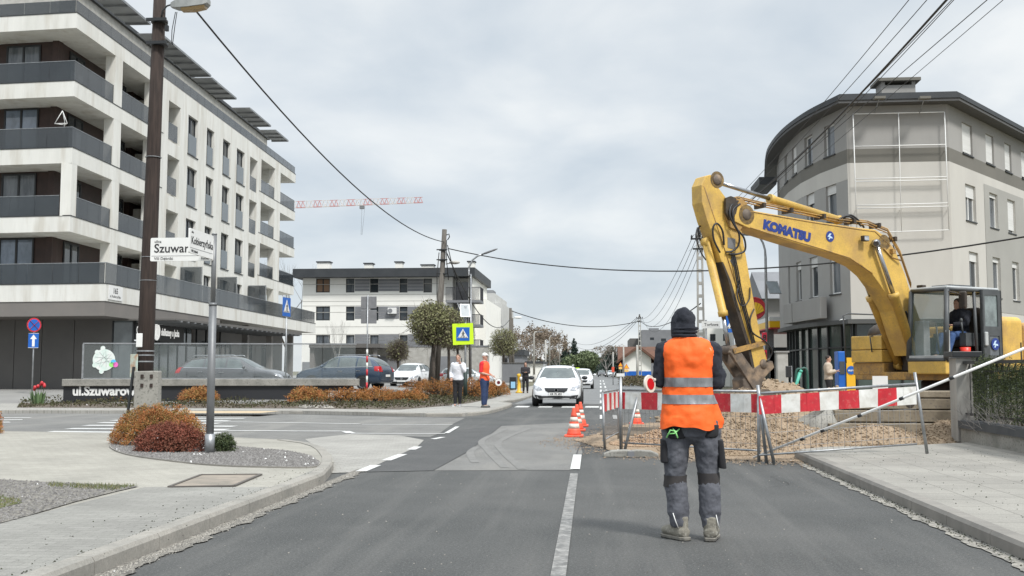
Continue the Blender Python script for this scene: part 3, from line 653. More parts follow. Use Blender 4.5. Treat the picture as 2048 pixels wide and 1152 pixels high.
# ------------------------------------------------ white three storey building in the middle distance
m_w2 = M('white_panels', (.8, .79, .74), (.76, .75, .7), .5, rough=.85)
m_gband = M('grey_band', (.2, .205, .215), (.17, .175, .185), .6, rough=.8)
m_roofd = M('dark_roof', (.03, .034, .038), (.04, .044, .048), 1, rough=.6)
B2 = wthing('apartment_building', 'white three storey building with grey stripes and flat dark roof beyond the car park', 'building')
YB = 108.0; O2 = V((0, YB, 0)); UX = V((1, 0, 0)); NY = V((0, -1, 0))
px = lambda x, v: at(x, v, YB)
x0, x1 = px(605, 600).x, px(893, 600).x; zt = px(700, 556).z; zg = 0
wl = []
for v0, v1 in ((557, 585), (613, 641), (670, 697)):
    for a, c in ((632, 660), (692, 709), (740, 757), (799, 815), (847, 864)):
        wl.append((px(a, v0).x, px(c, v0).x, px(a, v1).z, px(a, v0).z))
b = MB(); wall_grid(b, O2, UX, NY, x0, x1, zg, zt, wl, .2); b.b2((x0, YB + .25, zg), (x1, YB + 14, zt)); b.quad((x0, YB, zg), (x0, YB + .25, zg), (x0, YB + .25, zt), (x0, YB, zt)); b.build('wall', m_w2, B2)
for i, w in enumerate(wl):
    window(O2, UX, NY, *w, B2, inset=.1, fw=.1, mull=1 if i % 5 == 0 else 0, gm=(M('blind_brown', (.2, .12, .07), rough=.6) if i == 0 else random.choice([m_glass, m_glass2, m_glass])))
for r, (v0, v1) in enumerate(((558, 583), (613, 638), (669, 694))):
    xs_ = sorted([709, 740, 757, 799, 815, 847, 864])
    for a, c in ((709.5, 740), (757, 799), (815, 847)) + (((864, 872),) if r else ()):
        n = 4; b = MB()
        for i in range(n):
            za, zb = px(a, v1).z, px(a, v0).z; q0 = za + (zb - za) * i / n + .03; q1 = za + (zb - za) * (i + 1) / n
            b.b2((px(a, v0).x + .02, YB - .03, q0), (px(c, v0).x - .02, YB - .003, q1))
        b.build('grey_stripe', m_gband, B2)
b = MB()
for v in (569, 590, 603, 612, 625, 654, 669): b.b2((x0, YB - .012, px(700, v).z), (x1, YB - .002, px(700, v).z + .05))
b.build('panel_joint', m_concl, B2)
b = MB(); b.b2((x0 + .1, YB - .05, 0), (x1, YB - .01, px(700, 724).z)); b.build('plinth', m_gband, B2)
b = MB(); b.b2((px(592, 540).x, YB - 1.2, zt + .002), (px(958, 540).x - .3, YB + 15, px(700, 539).z)); b.build('roof', m_roofd, B2)
for a, c, v in ((624, 649, 521), (720, 736, 524), (783, 797, 521), (836, 861, 527), (931, 944, 520)):
    b = MB(); za = px(a, 542).z; zc2 = px(a, v).z; b.b2((px(a, v).x, YB + 2, za), (px(c, v).x, YB + 3, zc2)); ch = b.build('chimney', m_w2, B2)
    b = MB(); b.b2((px(a, v).x - .1, YB + 1.9, zc2), (px(c, v).x + .1, YB + 3.1, zc2 + .12)); b.build('cap', m_roofd, ch)
# right part: recessed corner with dark railings
x2 = px(945, 600).x; x3 = px(960, 600).x
b = MB()
b.b2((x1, YB + 1.6, 0), (x2, YB + 14, zt)); b.b2((x2, YB + 3, 0), (x3 + .3, YB + 20, px(960, 590).z - .2)); b.b2((x1, YB - .003, 0), (px(905, 600).x, YB + 1.6, zt)); b.b2((px(937, 600).x, YB, 0), (x2, YB + 1.6, zt)); b.build('wall', m_w2, B2)
m_rail = M('dark_railing', (.035, .035, .04), rough=.5)
for v0, v1 in ((576, 602), (630, 650), (680, 700)):
    za, zb = px(900, v1).z, px(900, v0).z
    b = MB(); b.b2((x1 + .1, YB - 1.3, za - .25), (x3 + .2, YB + 1.6, za)); b.build('balcony_slab', m_gband, B2)
    b = MB(); b.b2((x1 + .1, YB - 1.3, zb - .06), (x3 + .2, YB - 1.24, zb)); b.b2((x3 + .14, YB - 1.24, zb - .06), (x3 + .2, YB + 1.6, zb))
    n = 40
    for i in range(n + 1): X = x1 + .12 + (x3 + .05 - x1 - .12) * i / n; b.b2((X - .02, YB - 1.29, za), (X + .02, YB - 1.25, zb - .06))
    for i in range(14): b.b2((x3 + .15, YB - 1.2 + i * .2, za), (x3 + .19, YB - 1.16 + i * .2, zb - .06))
    b.build('railing', m_rail, B2)
    b = MB(); b.b2((px(908, v0).x, YB + 1.55, za), (px(934, v0).x, YB + 1.595, za + 2.1)); b.build('window', m_glass, B2)
b = MB(); b.b2((px(777, 615).x, YB - .45, px(777, 628).z), (px(794, 615).x, YB - .04, px(777, 616).z)); b.build('casing', m_signw, None, bevel=.03)
ac = S.collection.objects['casing']; ac.parent = B2; ac.name = 'air_conditioner'
b = MB(); b.lathe([(.24, 0), (.24, .02), (0, .02)], (px(782, 615).x, YB - .452, px(777, 622).z), 16, axis=(0, -1, 0)); b.build('fan_grille', m_gband, ac)
B2.location = (0, 0, 0); rebase(B2, (x0, YB, 0))
# carport roof edge between the two buildings
t = wthing('entrance_pavilion', 'low flat roofed pavilion between the two apartment blocks', 'shelter')
b = MB(); b.slab([(-26, 92), (-19.5, 92), (-19.5, 99), (-26, 99)], 3.4, 3.75); b.build('roof', m_panel, t)
b = MB(); b.b2((-26, 92.3, .4), (-25.6, 98.7, 3.4)); b.b2((-20.2, 92.3, .4), (-19.9, 92.6, 3.4)); b.b2((-26, 98.3, .4), (-20, 98.7, 3.4)); b.build('wall', m_grey, t)
# ------------------------------------------------ stepped grey building behind it
B3 = wthing('apartment_building', 'pale grey stepped apartment block partly hidden behind the white striped one', 'building')
Y3 = 150.0; q = lambda x, v: at(x, v, Y3)
m_lg = M('light_grey_render', (.5, .5, .48), (.44, .44, .42), .4, rough=.9)
b = MB()
for a, c, v in ((940, 973, 590), (973, 1004, 606), (940, 989, 586)): b.b2((q(a, v).x, Y3 + (.3 if c == 989 else 0) + (.01 if c == 1004 else 0), 0), (q(c, v).x, Y3 + 20, q(c, v).z))
b.build('wall', m_lg, B3)
b = MB(); b.b2((q(958, 580).x, Y3 + 3, q(958, 588).z), (q(982, 580).x, Y3 + 7, q(958, 577).z)); b.build('chimney', m_gband, B3)
for v0, v1 in ((626, 652), (658, 686)):
    b = MB(); b.b2((q(975, v0).x, Y3 - .05, q(1, v1).z), (q(1002, v0).x, Y3 - .01, q(1, v0).z)); b.build('window', m_glass, B3)
    b = MB(); b.b2((q(975, v0).x, Y3 - 1.2, q(1, v1).z - .3), (q(1004, v0).x, Y3 - .001, q(1, v1).z)); bs = b.build('balcony', m_lg, B3)
    b = MB(); b.b2((q(975, v0).x, Y3 - 1.2, q(1, v1).z), (q(1004, v0).x, Y3 - 1.15, q(1, v1).z + 1)); b.build('railing', m_gband, bs)
rebase(B3, (q(940, 700).x, Y3, 0))
# long low white wall / hall behind the men
t = wthing('perimeter_wall', 'long low pale wall behind the striped crossing sign and the hedge', 'wall')
b = MB(); b.b2((-26, 98, 0), (-10.4, 98.3, 3.6)); b.build('panel', m_concl, t)
b = MB(); b.b2((-26, 97.95, 3.6), (-10.35, 98.35, 3.72)); b.build('coping', m_gband, t)
b = MB(); b.b2((-21, 97.94, .3), (-18.8, 97.99, 2.7)); b.b2((-16, 97.94, .3), (-13.2, 97.99, 2.7)); b.build('gate', m_gband, t); rebase(t, (-26, 98, 0))

# ------------------------------------------------ corner building on the right
RB = wthing('corner_building', 'grey and beige rounded corner building with empty white billboard frame and glazed ground floor', 'building')
m_gtop = M('render_grey', (.31, .303, .288), (.28, .273, .26), .5, rough=.9, bump=.1, bscale=100, xyz=(1, 1, .4))
m_gband2 = M('render_dark_band', (.16, .152, .132), (.14, .135, .118), .5, rough=.9)
m_beige = M('render_beige', (.5, .485, .445), (.455, .44, .405), .5, rough=.9, bump=.1, bscale=100, xyz=(1, 1, .4))
m_mid = M('render_mid_grey', (.33, .325, .31), (.3, .295, .28), .5, rough=.9)
PL = [(9.8, 58), (9.45, 55), (9.37, 52.2), (9.5, 49.7), (9.88, 47.3), (10.56, 45.0), (14.75, 44.95), (22.3, 54.7), (25.7, 59)]
PL = [V((a, c, 0)) for a, c in PL]
rows = ((10.77, 12.15), (7.85, 9.45), (4.65, 6.5))
rowv = ((228, 300), (362, 438), (500, 590))
facets = {  # facet index -> list of (x0, x1, v, row, blind)
 0: [], 1: [(1569, 1576, 330, 0, 0), (1577, 1583, 575, 2, 0)], 2: [(1584, 1593, 318, 0, .9), (1593, 1603, 568, 2, .2)],
 3: [(1609, 1625, 298, 0, 0), (1613, 1629, 410, 1, .3), (1620, 1636, 560, 2, .25)], 4: [(1648, 1669, 275, 0, 0), (1652, 1673, 400, 1, .25), (1660, 1680, 555, 2, .25)],
 6: [(1924, 1944, 264, 0, .92), (1971, 1987, 284, 0, .92), (2009, 2022, 300, 0, .9), (2042, 2055, 310, 0, .9), (1931, 1951, 400, 1, .35), (1979, 1995, 415, 1, .12), (2015, 2030, 425, 1, .9), (1939, 1957, 545, 2, .22), (1986, 2001, 555, 2, .12), (2025, 2038, 565, 2, .15)]}
for i in range(len(PL) - 1):
    A, Bp = PL[i], PL[i + 1]; Uu = (Bp - A).normalized(); Nn = V((Uu.y, -Uu.x, 0)); L = (Bp - A).length; wl = []
    for x0_, x1_, v, r, sh in facets.get(i, []):
        ua = (onpl(x0_, v, A, Nn) - A).dot(Uu); ub = (onpl(x1_, v, A, Nn) - A).dot(Uu)
        if ub - ua < .9: ub = ua + .9
        ua = max(.15, ua); ub = min(L - .1, ub)
        if ub - ua > .3: wl.append((ua, ub, rows[r][0], rows[r][1], r, sh))
    for zb, zt_, m in ((3.5, 10.15, m_beige if i >= 5 else m_mid), (10.15, 10.75, m_gband2), (10.75, 12.6, m_gtop)):
        b = MB(); wall_grid(b, A, Uu, Nn, 0, L, zb, zt_, [(w[0], w[1], w[2], w[3]) for w in wl if zb <= w[2] < zt_], .22); b.build('wall', m, RB)
    for w in wl: window(A, Uu, Nn, w[0], w[1], w[2], w[3], RB, inset=.12, fw=.07, mull=1 if w[1] - w[0] > 1.15 else 0, fm=m_wframe, sill=.05, shut=w[5], gm=random.choice([m_glass, m_glass2]))
    if i < 5 and i > 0:
        b = MB(); b.pl(A, Uu, Nn, 0, L, 9.45, 10.14, .002, .006); b.build('render_strip', m_beige, RB)
    if i == 6:
        b = MB(); ua = (onpl(1972, 400, A, Nn) - A).dot(Uu); wall_grid(b, A, Uu, Nn, ua - .25, ua + 5.4, 4.0, 9.75, [(w[0], w[1], w[2], w[3]) for w in wl if w[4] > 0], .01, .012); b.build('render_panel', M('render_olive', (.33, .325, .3), (.3, .295, .272), .5, rough=.9), RB)
# roof: eave polygon with overhang
def offs(P, d):
    o = []
    for i, p in enumerate(P):
        a = (P[i] - P[i - 1]).normalized() if i else (P[1] - P[0]).normalized(); c = (P[min(i + 1, len(P) - 1)] - P[i]).normalized() if i < len(P) - 1 else a
        na, nc = V((a.y, -a.x, 0)), V((c.y, -c.x, 0)); n = (na + nc).normalized(); o.append(p + n * (d / max(.4, n.dot(na))))
    return o
ev = offs(smoothpts(PL[:6], 4)[:-1] + PL[5:], .6); b = MB(); b.slab([(p.x, p.y) for p in ev] + [(26, 63), (10, 63)], 12.6, 12.72); b.build('soffit', M('soffit_dark', (.09, .09, .09), rough=.8), RB)
b = MB(); ev2 = offs(smoothpts(PL[:6], 4)[:-1] + PL[5:], .64); ev3 = offs(smoothpts(PL[:6], 4)[:-1] + PL[5:], .5)
b.slab([(p.x, p.y) for p in ev2] + [(26.1, 63.1), (9.9, 63.1)], 12.722, 12.92); b.slab([(p.x, p.y) for p in ev3] + [(26.1, 63.1), (9.9, 63.1)], 12.922, 13.02); b.build('roof', m_roofd, RB)
p = at(1797, 176, 48); zk = [at(1797, v, 48).z for v in (170, 163, 157)]
b = MB(); b.b2((p.x - .75, 48, 12.9), (p.x + .75, 49, zk[0])); b.b2((p.x - .75, 48, zk[0]), (p.x - .6, 49, zk[1])); b.b2((p.x + .6, 48, zk[0]), (p.x + .75, 49, zk[1])); b.build('chimney', m_gtop, RB)
ch = RB.children[-1]; b = MB(); b.b2((p.x - .95, 47.8, zk[1]), (p.x + .95, 49.2, zk[2])); b.build('cap', m_gband2, ch)
# lower left annex roof
b = MB(); b.slab([(8.5, 55.8), (9.4, 55.8), (9.4, 59), (8.5, 59)], 11.2, 11.6); b.build('bay_roof', m_roofd, RB)
# billboard frame on the chamfer
A, Bp = PL[5], PL[6]; Uu = (Bp - A).normalized(); Nn = V((Uu.y, -Uu.x, 0))
bf = wthing('billboard_frame', 'empty white tube billboard frame with two lamps on the beige corner wall', 'frame')
def fp(x, v, n=.22): q_ = onpl(x, v, A + Nn * n, Nn); return q_
b = MB(); tb = lambda p1, p2, r=.022: b.tube([p1, p2], r, 6)
tb(fp(1706, 228), fp(1889, 224)); tb(fp(1706, 228), fp(1714, 466)); tb(fp(1889, 224), fp(1898, 460)); tb(fp(1797, 226), fp(1803, 463), .018)
for va, vb in ((293, 289), (358, 353.5), (363.5, 359.5), (411, 406), (417, 412.5), (466, 460)): tb(fp(1706 + (va - 228) * .033, va), fp(1889 + (vb - 224) * .037, vb))
for x, v in ((1708, 240), (1797, 232), (1887, 236), (1709, 300), (1890, 300), (1712, 420), (1895, 420), (1800, 420), (1799, 300)): b.tube([fp(x, v), fp(x, v, 0)], .015, 5)
b.build('tube', m_wframe, bf)
for x in (1753, 1843):
    b = MB(); p0, p1 = fp(x - 4, 226), fp(x + 6, 196, .9); b.tube([p0, p1], .02, 6); lm = b.build('lamp_arm', m_metal, bf); b = MB(); b.bar(p1 - Uu * .22, p1 + Uu * .22, .3, .1); b.build('floodlight', m_gband2, lm)
rebase(bf, fp(1800, 460))
# ground floor glazing
m_green = M('green_glass', (.06, .085, .075), (.03, .04, .038), .6, rough=.08, spec=.8)
for i in range(1, 7):
    A, Bp = PL[i], PL[i + 1]; Uu = (Bp - A).normalized(); Nn = V((Uu.y, -Uu.x, 0)); L = (Bp - A).length
    b = MB(); b.pl(A, Uu, Nn, 0, L, .1, 3.3, -.3, -.26); gl = b.build('shop_glazing', m_green, RB)
    b = MB(); n = max(2, round(L / 1.1))
    for k in range(n + 1): u = (L - .07) * k / n; b.pl(A, Uu, Nn, u, u + .07, .1, 3.3, -.255, -.17)
    b.pl(A, Uu, Nn, 0, L, 2.3, 2.37, -.25, -.18); b.pl(A, Uu, Nn, 0, L, .1, .3, -.25, -.12); b.build('mullion', m_dark, gl)
b = MB(); o1 = offs(PL[1:8], .28); b.slab([(p.x, p.y) for p in o1] + [(p.x, p.y) for p in offs(PL[1:8], -.3)][::-1], 3.3, 3.48); b.build('fascia_canopy', M('fascia_grey', (.07, .072, .07), rough=.6), RB)
A, Bp = PL[2], PL[3]; Uu = (PL[4] - PL[2]).normalized(); Nn = V((Uu.y, -Uu.x, 0))
for x0_, x1_ in ((1584, 1601), (1602, 1660)):
    ua = (onpl(x0_, 640, PL[2], Nn) - PL[2]).dot(Uu); ub = (onpl(x1_, 640, PL[2], Nn) - PL[2]).dot(Uu)
    b = MB(); b.pl(PL[2], Uu, Nn, ua + .03, ub, 3.6, 4.55, .12, .42); b.build('blank_sign_box', m_gtop, RB, bevel=.02)
b = MB(); p = onpl(1692, 641, PL[5], V((-.9, -.3, 0)).normalized()); b.ell(p + V((-.12, 0, 0)), (.16, .16, .07)); b.build('wall_lamp', m_signw, RB)
rebase(RB, (10.5, 44, 0))
# yellow parcel / cash machine and blue panels at the glazing
t = wthing('cash_machine', 'blue and yellow cash machine booth at the glazed ground floor', 'kiosk')
c0 = at(1690, 742, 42.8)
b = MB(); b.b2((c0.x - .3, 42.6, .05), (c0.x + .0, 43.3, 2.1)); b.build('cabinet', m_signb, t, bevel=.03)
b = MB(); b.b2((c0.x + .0, 42.54, .1), (c0.x + .34, 43.2, 1.85)); pn = b.build('side_panel', M('panel_yellow', (.75, .42, .02), rough=.5), t)
b = MB(); b.lathe([(.17, 0), (.17, .02), (.0, .02)], (c0.x + .18, 42.538, 1.35), 20, axis=(0, -1, 0)); em = b.build('emblem', m_signb, pn)
b = MB(); text(b, 'euro', .13, (c0.x + .18, 42.51, 1.31), (1, 0, 0), (0, 0, 1), align='CENTER', bold=.004); b.build('lettering', m_signw, em)
b = MB(); b.b2((c0.x - .26, 42.57, 1.2), (c0.x - .06, 42.599, 1.7)); b.build('screen', m_glass, t); rebase(t, (c0.x, 43, 0))
# ------------------------------------------------ far right: petrol station, white block, gable house, dark block
def house(label, Y, xa, xb, ztop, depth, m, roof=None, cat='building', name='building', wins=(), z0=0):
    t = wthing(name, label, cat); P = lambda x, v: at(x, v, Y); X0, X1 = P(xa, 700).x, P(xb, 700).x
    wl = [(P(a, v0).x, P(c, v0).x, P(a, v1).z, P(a, v0).z) for a, c, v0, v1 in wins]
    b = MB(); b.b2((X0, Y + .1, z0), (X1, Y + depth, ztop)); wall_grid(b, (0, Y, 0), UX, NY, X0, X1, z0, ztop, wl, .09); b.build('wall', m, t)
    for w in wl: window(V((0, Y, 0)), UX, NY, *w, t, inset=.03, fw=.08, thick=.04)
    if roof: b = MB(); b.b2((X0 - .3, Y - .3, ztop), (X1 + .3, Y + depth + .3, ztop + roof)); b.build('roof', m_roofd, t)
    rebase(t, ((X0 + X1) / 2, Y, 0)); return t
house('plain white block with small windows behind the concrete pole', 90, 1408, 1500, at(1400, 657, 90).z, 12, m_w2, None, wins=((1420, 1431, 668, 682), (1446, 1455, 668, 682), (1470, 1490, 690, 712), (1414, 1440, 700, 725), (1446, 1458, 690, 712)))
house('tall pale hall with flat roof between the excavator arm and the corner building', 82, 1485, 1575, at(1500, 603, 82).z, 10, m_lg, .25, wins=((1545, 1575, 680, 692),))
house('small beige shed wing against the grey corner building', 62, 1540, 1600, at(1550, 700, 62).z, 6, m_mid, .15)
t = wthing('house', 'grey house with steep roof just left of the corner building', 'house')
X0, X1 = at(1533, 600, 72).x, at(1580, 600, 72).x; zr = at(1560, 568, 72).z; ze = at(1560, 598, 72).z
b = MB(); b.b2((X0, 72, 0), (X1, 80, ze)); b.build('wall', m_mid, t); b = MB(); b.prism([(71.4, ze), (80.6, ze), (76, zr + 1.2)], (X0 - .4, 0, 0), (0, 1, 0), (0, 0, 1), 0, X1 - X0 + .8); b.build('roof', m_gband, t); rebase(t, (X0, 72, 0))
# petrol station: canopy fascia white / yellow / red, pole sign
t = wthing('petrol_station_canopy', 'white yellow and red petrol station canopy beside the corner building', 'canopy')
Y = 60; P = lambda x, v: at(x, v, Y)
b = MB(); b.b2((P(1539, 650).x, Y, P(1, 648).z), (P(1569, 650).x + 6, Y + 9, P(1, 640).z)); b.build('fascia', m_signw, t)
b = MB(); b.b2((P(1539, 650).x, Y - .02, P(1, 660).z), (P(1569, 650).x + 6, Y + 9, P(1, 648).z - .002)); b.build('yellow_band', M('canopy_yellow', (.85, .5, .01), rough=.4), t)
b = MB(); b.b2((P(1539, 650).x, Y - .03, P(1, 662.5).z), (P(1569, 650).x + 6, Y + 9, P(1, 660).z - .002)); b.build('red_band', m_red, t)
b = MB(); b.b2((P(1548, 650).x, Y + 2, 0), (P(1548, 650).x + .3, Y + 2.3, P(1, 660).z)); b.build('post', m_metal, t); rebase(t, (P(1539, 650).x, Y, 0))
t = wthing('petrol_station_sign', 'round red and yellow shell sign behind the excavator arm', 'sign')
c = at(1508, 617, 56); Y = 56; r = .6
b = MB(); b.lathe([(r, 0), (r, .3), (r * .84, .32), (r * .84, .3)], c + V((0, .15, 0)), 28, axis=(0, -1, 0)); b.build('rim', m_red, t)
b = MB(); k = 8
for i in range(k):
    a0, a1 = pi * .0 + pi * i / k + .03, pi * (i + 1) / k - .03
    b.prism([(0, -r * .55), (cos(a0) * r * .8, sin(a0) * r * .78 - .1), (cos(a1) * r * .8, sin(a1) * r * .78 - .1)], c + V((0, -.16, -.05)), (1, 0, 0), (0, 0, 1), 0, .04)
b.build('shell_emblem', M('shell_yellow', (.9, .55, .02), rough=.4), t)
b = MB(); b.b2((c.x - .12, Y, 0), (c.x + .12, Y + .2, c.z - .8)); b.build('post', m_metal, t); rebase(t, (c.x, Y, 0))
t = wthing('gable_house', 'white gable house with brown tiled roof and blue base far down the road', 'house')
Y = 190; P = lambda x, v: at(x, v, Y)
pk = P(1277, 697); e0 = P(1248, 716); e1 = P(1302, 716); zb = P(1, 742).z
b = MB(); b.prism([(e0.x, 0), (e1.x, 0), (e1.x, e1.z), (pk.x, pk.z), (e0.x, e0.z)], (0, Y + 14, 0), (1, 0, 0), (0, 0, 1), 0, 14); b.build('wall', m_w2, t)
b = MB(); b.b2((e0.x, Y - .05, 0), (e1.x, Y - .01, P(1, 742.5).z + 0.0)); b.build('blue_base', m_signb, t)
b = MB()
for s in ((e0, -1), (e1, 1)):
    ex = V((s[0].x + s[1] * 1.2, 0, s[0].z - .9)); b.prism([(ex.x, ex.z), (pk.x, pk.z + .05), (pk.x, pk.z + .6), (ex.x, ex.z + .5)], (0, Y + 15, 0), (1, 0, 0), (0, 0, 1), 0, 16)
b.prism([(Y + 3, e0.z - .8), (Y + 16, e0.z - .8), (Y + 11, pk.z + .5), (Y + 8, pk.z + .5)], (e0.x - 1, 0, 0), (0, 1, 0), (0, 0, 1), 0, 9)
b.build('roof', M('brown_tiles', (.14, .07, .045), (.1, .055, .04), 2, rough=.9), t)
b = MB(); b.b2((e0.x, Y - .08, 0), (e1.x + 4, Y - .06, .1)); rebase(t, (pk.x, Y, 0))
t = house('dark grey flat roofed block above the brown roof far down the road', 215, 1284, 1420, at(1, 664, 215).z, 20, m_gband, None, wins=((1300, 1308, 675, 680), (1322, 1332, 677, 683)))
b = MB(); c = at(1308, 664, 217); b.b2((c.x - t.location.x - 1, 2, c.z - .2), (c.x - t.location.x + 1, 3.5, c.z + .8)); b.build('chimney', m_gband, t)
house('dark block with rounded end far down the road', 225, 1260, 1290, at(1, 680, 225).z, 20, m_panel, None)
house('long low white shop behind the white estate car', 130, 1055, 1082, at(1, 728, 130).z, 10, m_w2, .3)
house('small dark pitched house between the bare trees', 150, 1015, 1045, at(1, 712, 150).z, 10, m_gband, .8)
# ================================================================ VEGETATION
def leaf(b, p, s, asp=.6):
    th = random.uniform(0, 2 * pi); z = random.uniform(-.6, 1); r = sqrt(max(0, 1 - z * z)); n = V((r * cos(th), r * sin(th), z))
    a = n.orthogonal().normalized(); a = a * cos(th * 3) + n.cross(a) * sin(th * 3); c = n.cross(a)
    k = len(b.v); p = V(p)
    b.v += [tuple(p - a * s), tuple(p + c * s * asp), tuple(p + a * s), tuple(p - c * s * asp)]; b.f.append([k, k + 1, k + 2, k + 3]); b.mi.append(b.m); b.sm.append(False)
def seg(b, p, q, r0, r1, n=3): b.tube([p, q], [r0, r1], n, cap=False)
def branch(b, p, d, L, r, depth, spread=.5, up=.15, kids=3, tips=None, mn=3):
    p = V(p); d = V(d).normalized(); steps = 2 if depth > 1 else 1
    for i in range(steps):
        q = p + d * (L / steps); seg(b, p, q, r, r * .82, 5 if r > .05 else mn); p = q; r *= .82
        d = (d + V((random.gauss(0, .1), random.gauss(0, .1), random.gauss(0, .08) + up * .3))).normalized()
    if depth == 0:
        if tips is not None: tips.append(p)
        return
    for k in range(kids):
        nd = (d + V((random.gauss(0, spread), random.gauss(0, spread), random.gauss(0, spread * .7) + up))).normalized()
        branch(b, p, nd, L * random.uniform(.62, .85), r * random.uniform(.55, .72), depth - 1, spread, up, kids, tips, mn)
    if tips is not None and depth < 3: tips.append(p)
def bare_tree(name, label, x, y, h, z0=0, spread=.45, depth=5, r=.14, trunk=.28, group=None, m=None, leaves=0, lm=None, up=.15, kids=3, ls=.05):
    t = thing(name, (x, y, z0), label, 'tree', group)
    b = MB(); b.tube([(0, 0, -.1), (.02, 0, h * trunk * .5), (.0, .03, h * trunk)], [r * 1.25, r, r * .85], 8); b.build('trunk', m or m_bark, t, norm=False)
    b = MB(); tips = []
    for k in range(kids + 1):
        a = 2 * pi * k / (kids + 1) + random.random(); branch(b, (0, .03, h * trunk - .05), (cos(a) * spread * 1.3, sin(a) * spread * 1.3, 1), h * (1 - trunk) * .33, r * .6, depth - 1, spread, up, kids, tips)
    c = b.build('crown', m or m_twig, t, norm=False)
    if leaves:
        b = MB()
        for i in range(leaves):
            q = random.choice(tips); leaf(b, q + V([random.gauss(0, h * .02) for _ in range(3)]), ls * random.uniform(.6, 1.3))
        b.build('foliage', lm, t, norm=False)
    return t
m_bud = M('leaf_buds', (.2, .19, .1), island=[(.17, .18, .08), (.3, .32, .14), (.24, .27, .1), (.42, .42, .22), (.22, .21, .11)], rough=.9)
def globe_tree(label, x, y, z0, rad, zc, h=None, n=5200, group='round headed street trees', leafm=None, tw=260):
    t = thing('globe_tree', (x, y, z0), label, 'tree', group)
    b = MB(); b.tube([(0, 0, -.1), (.03, 0, zc * .4), (0, 0, zc - rad * .3)], [.12, .09, .08], 8); b.build('trunk', m_bark, t, norm=False)
    b = MB(); c = V((0, 0, zc)); ph = [random.uniform(0, 6) for _ in range(6)]
    lump = lambda d: 1 + .09 * sin(3 * atan2(d.y, d.x) + ph[0]) + .08 * sin(5 * d.z + ph[1]) + .06 * sin(7 * atan2(d.y, d.x) + ph[2] + 4 * d.z)
    for i in range(tw):
        d = V((random.gauss(0, 1), random.gauss(0, 1), random.gauss(.15, 1))).normalized(); p0 = V((0, 0, zc - rad * .45)); e = c + d * rad * lump(d) * random.uniform(.9, 1.05); e.z = max(e.z, zc - rad * .85)
        m = p0.lerp(e, .5) + V([random.gauss(0, .08) * rad for _ in range(3)]); seg(b, p0, m, .022, .014); seg(b, m, e, .014, .006)
        for k in range(2): q = m.lerp(e, random.random()); seg(b, q, q + V([random.gauss(0, .25) * rad for _ in range(3)]), .008, .004)
    b.build('branches', m_twig, t, norm=False)
    b = MB()
    for i in range(n):
        d = V((random.gauss(0, 1), random.gauss(0, 1), random.gauss(.1, 1))).normalized(); rr = rad * lump(d) * (random.random() ** .3) * random.choice([1, 1, 1, .93, 1.05])
        p = c + d * rr
        if p.z < zc - rad * .8: continue
        leaf(b, p, random.uniform(.03, .075) * max(1, rad / 1.6))
    b.build('crown', leafm or m_bud, t, norm=False); return t
gx = lambda u, Y: at(u, 700, Y).x
zt_ = lambda u, v, Y: at(u, v, Y).z
globe_tree('large round headed tree with dense grey green buds left of the yellow crossing sign', gx(866, 51), 51, .3, 1.22, zt_(866, 650, 51) - .3, n=7500, tw=420)
globe_tree('round headed tree behind the big one, its crown touching the yellow crossing sign', gx(897, 64), 64, .2, 1.3, zt_(890, 662, 64) - .2, n=5000)
globe_tree('slim trunked round headed tree second behind the crossing sign', gx(915, 74), 74, .1, 1.2, zt_(900, 675, 74), n=3500)
globe_tree('small round tree with fine bare twigs beside the white hatchback', gx(796, 72), 72, .4, .85, zt_(796, 702, 72) - .4, n=600, tw=420)
globe_tree('round headed tree with olive buds to the right of the man in the orange vest', gx(1007, 92), 92, 0, 1.3, zt_(1010, 688, 92), n=4500)
bare_tree('bare_tree', 'slender upright bare tree in front of the white striped building', gx(674, 92), 92, 5.2, .4, spread=.2, depth=5, r=.07, trunk=.3, m=m_concl, up=.35)
bare_tree('bare_tree', 'bare tree top seen through the far balconies of the left building', gx(572, 115), 115, 14, 0, spread=.4, depth=5, r=.2)
m_twb = M('brown_twigs', (.24, .18, .14), (.19, .145, .11), .5, rough=.95)
m_twg = M('grey_twigs', (.3, .28, .26), (.22, .21, .2), .5, rough=.95)
for i, (u, v, Y, sp, lab) in enumerate(((1062, 652, 175, .5, 'tall brown bare tree, left one of the tall pair behind the white estate car'), (1092, 662, 185, .5, 'tall brown bare tree, right one of the tall pair behind the white estate car'), (1043, 672, 165, .55, 'grey bare tree just right of the round olive tree'), (1118, 700, 230, .5, 'low bare tree between the brown pair and the conifers'),
        (1213, 686, 240, .5, 'grey bare tree right of the road end'), (1237, 690, 250, .5, 'grey bare tree close to the brown roof'), (1193, 712, 330, .5, 'distant bare tree at the end of the road'), (1175, 715, 330, .5, 'distant bare tree behind the pale green tree'))):
    bare_tree('bare_tree', lab, gx(u, Y), Y, zt_(u, v, Y), 0, spread=sp, depth=6 if i < 2 else 5, r=.22, trunk=.2, m=m_twb if i < 2 else m_twg, leaves=2600 if i < 2 else 500, lm=M('bud_haze', (.14, .11, .08), island=[(.18, .14, .11), (.28, .22, .17), (.22, .18, .13)], rough=.95), ls=.16)
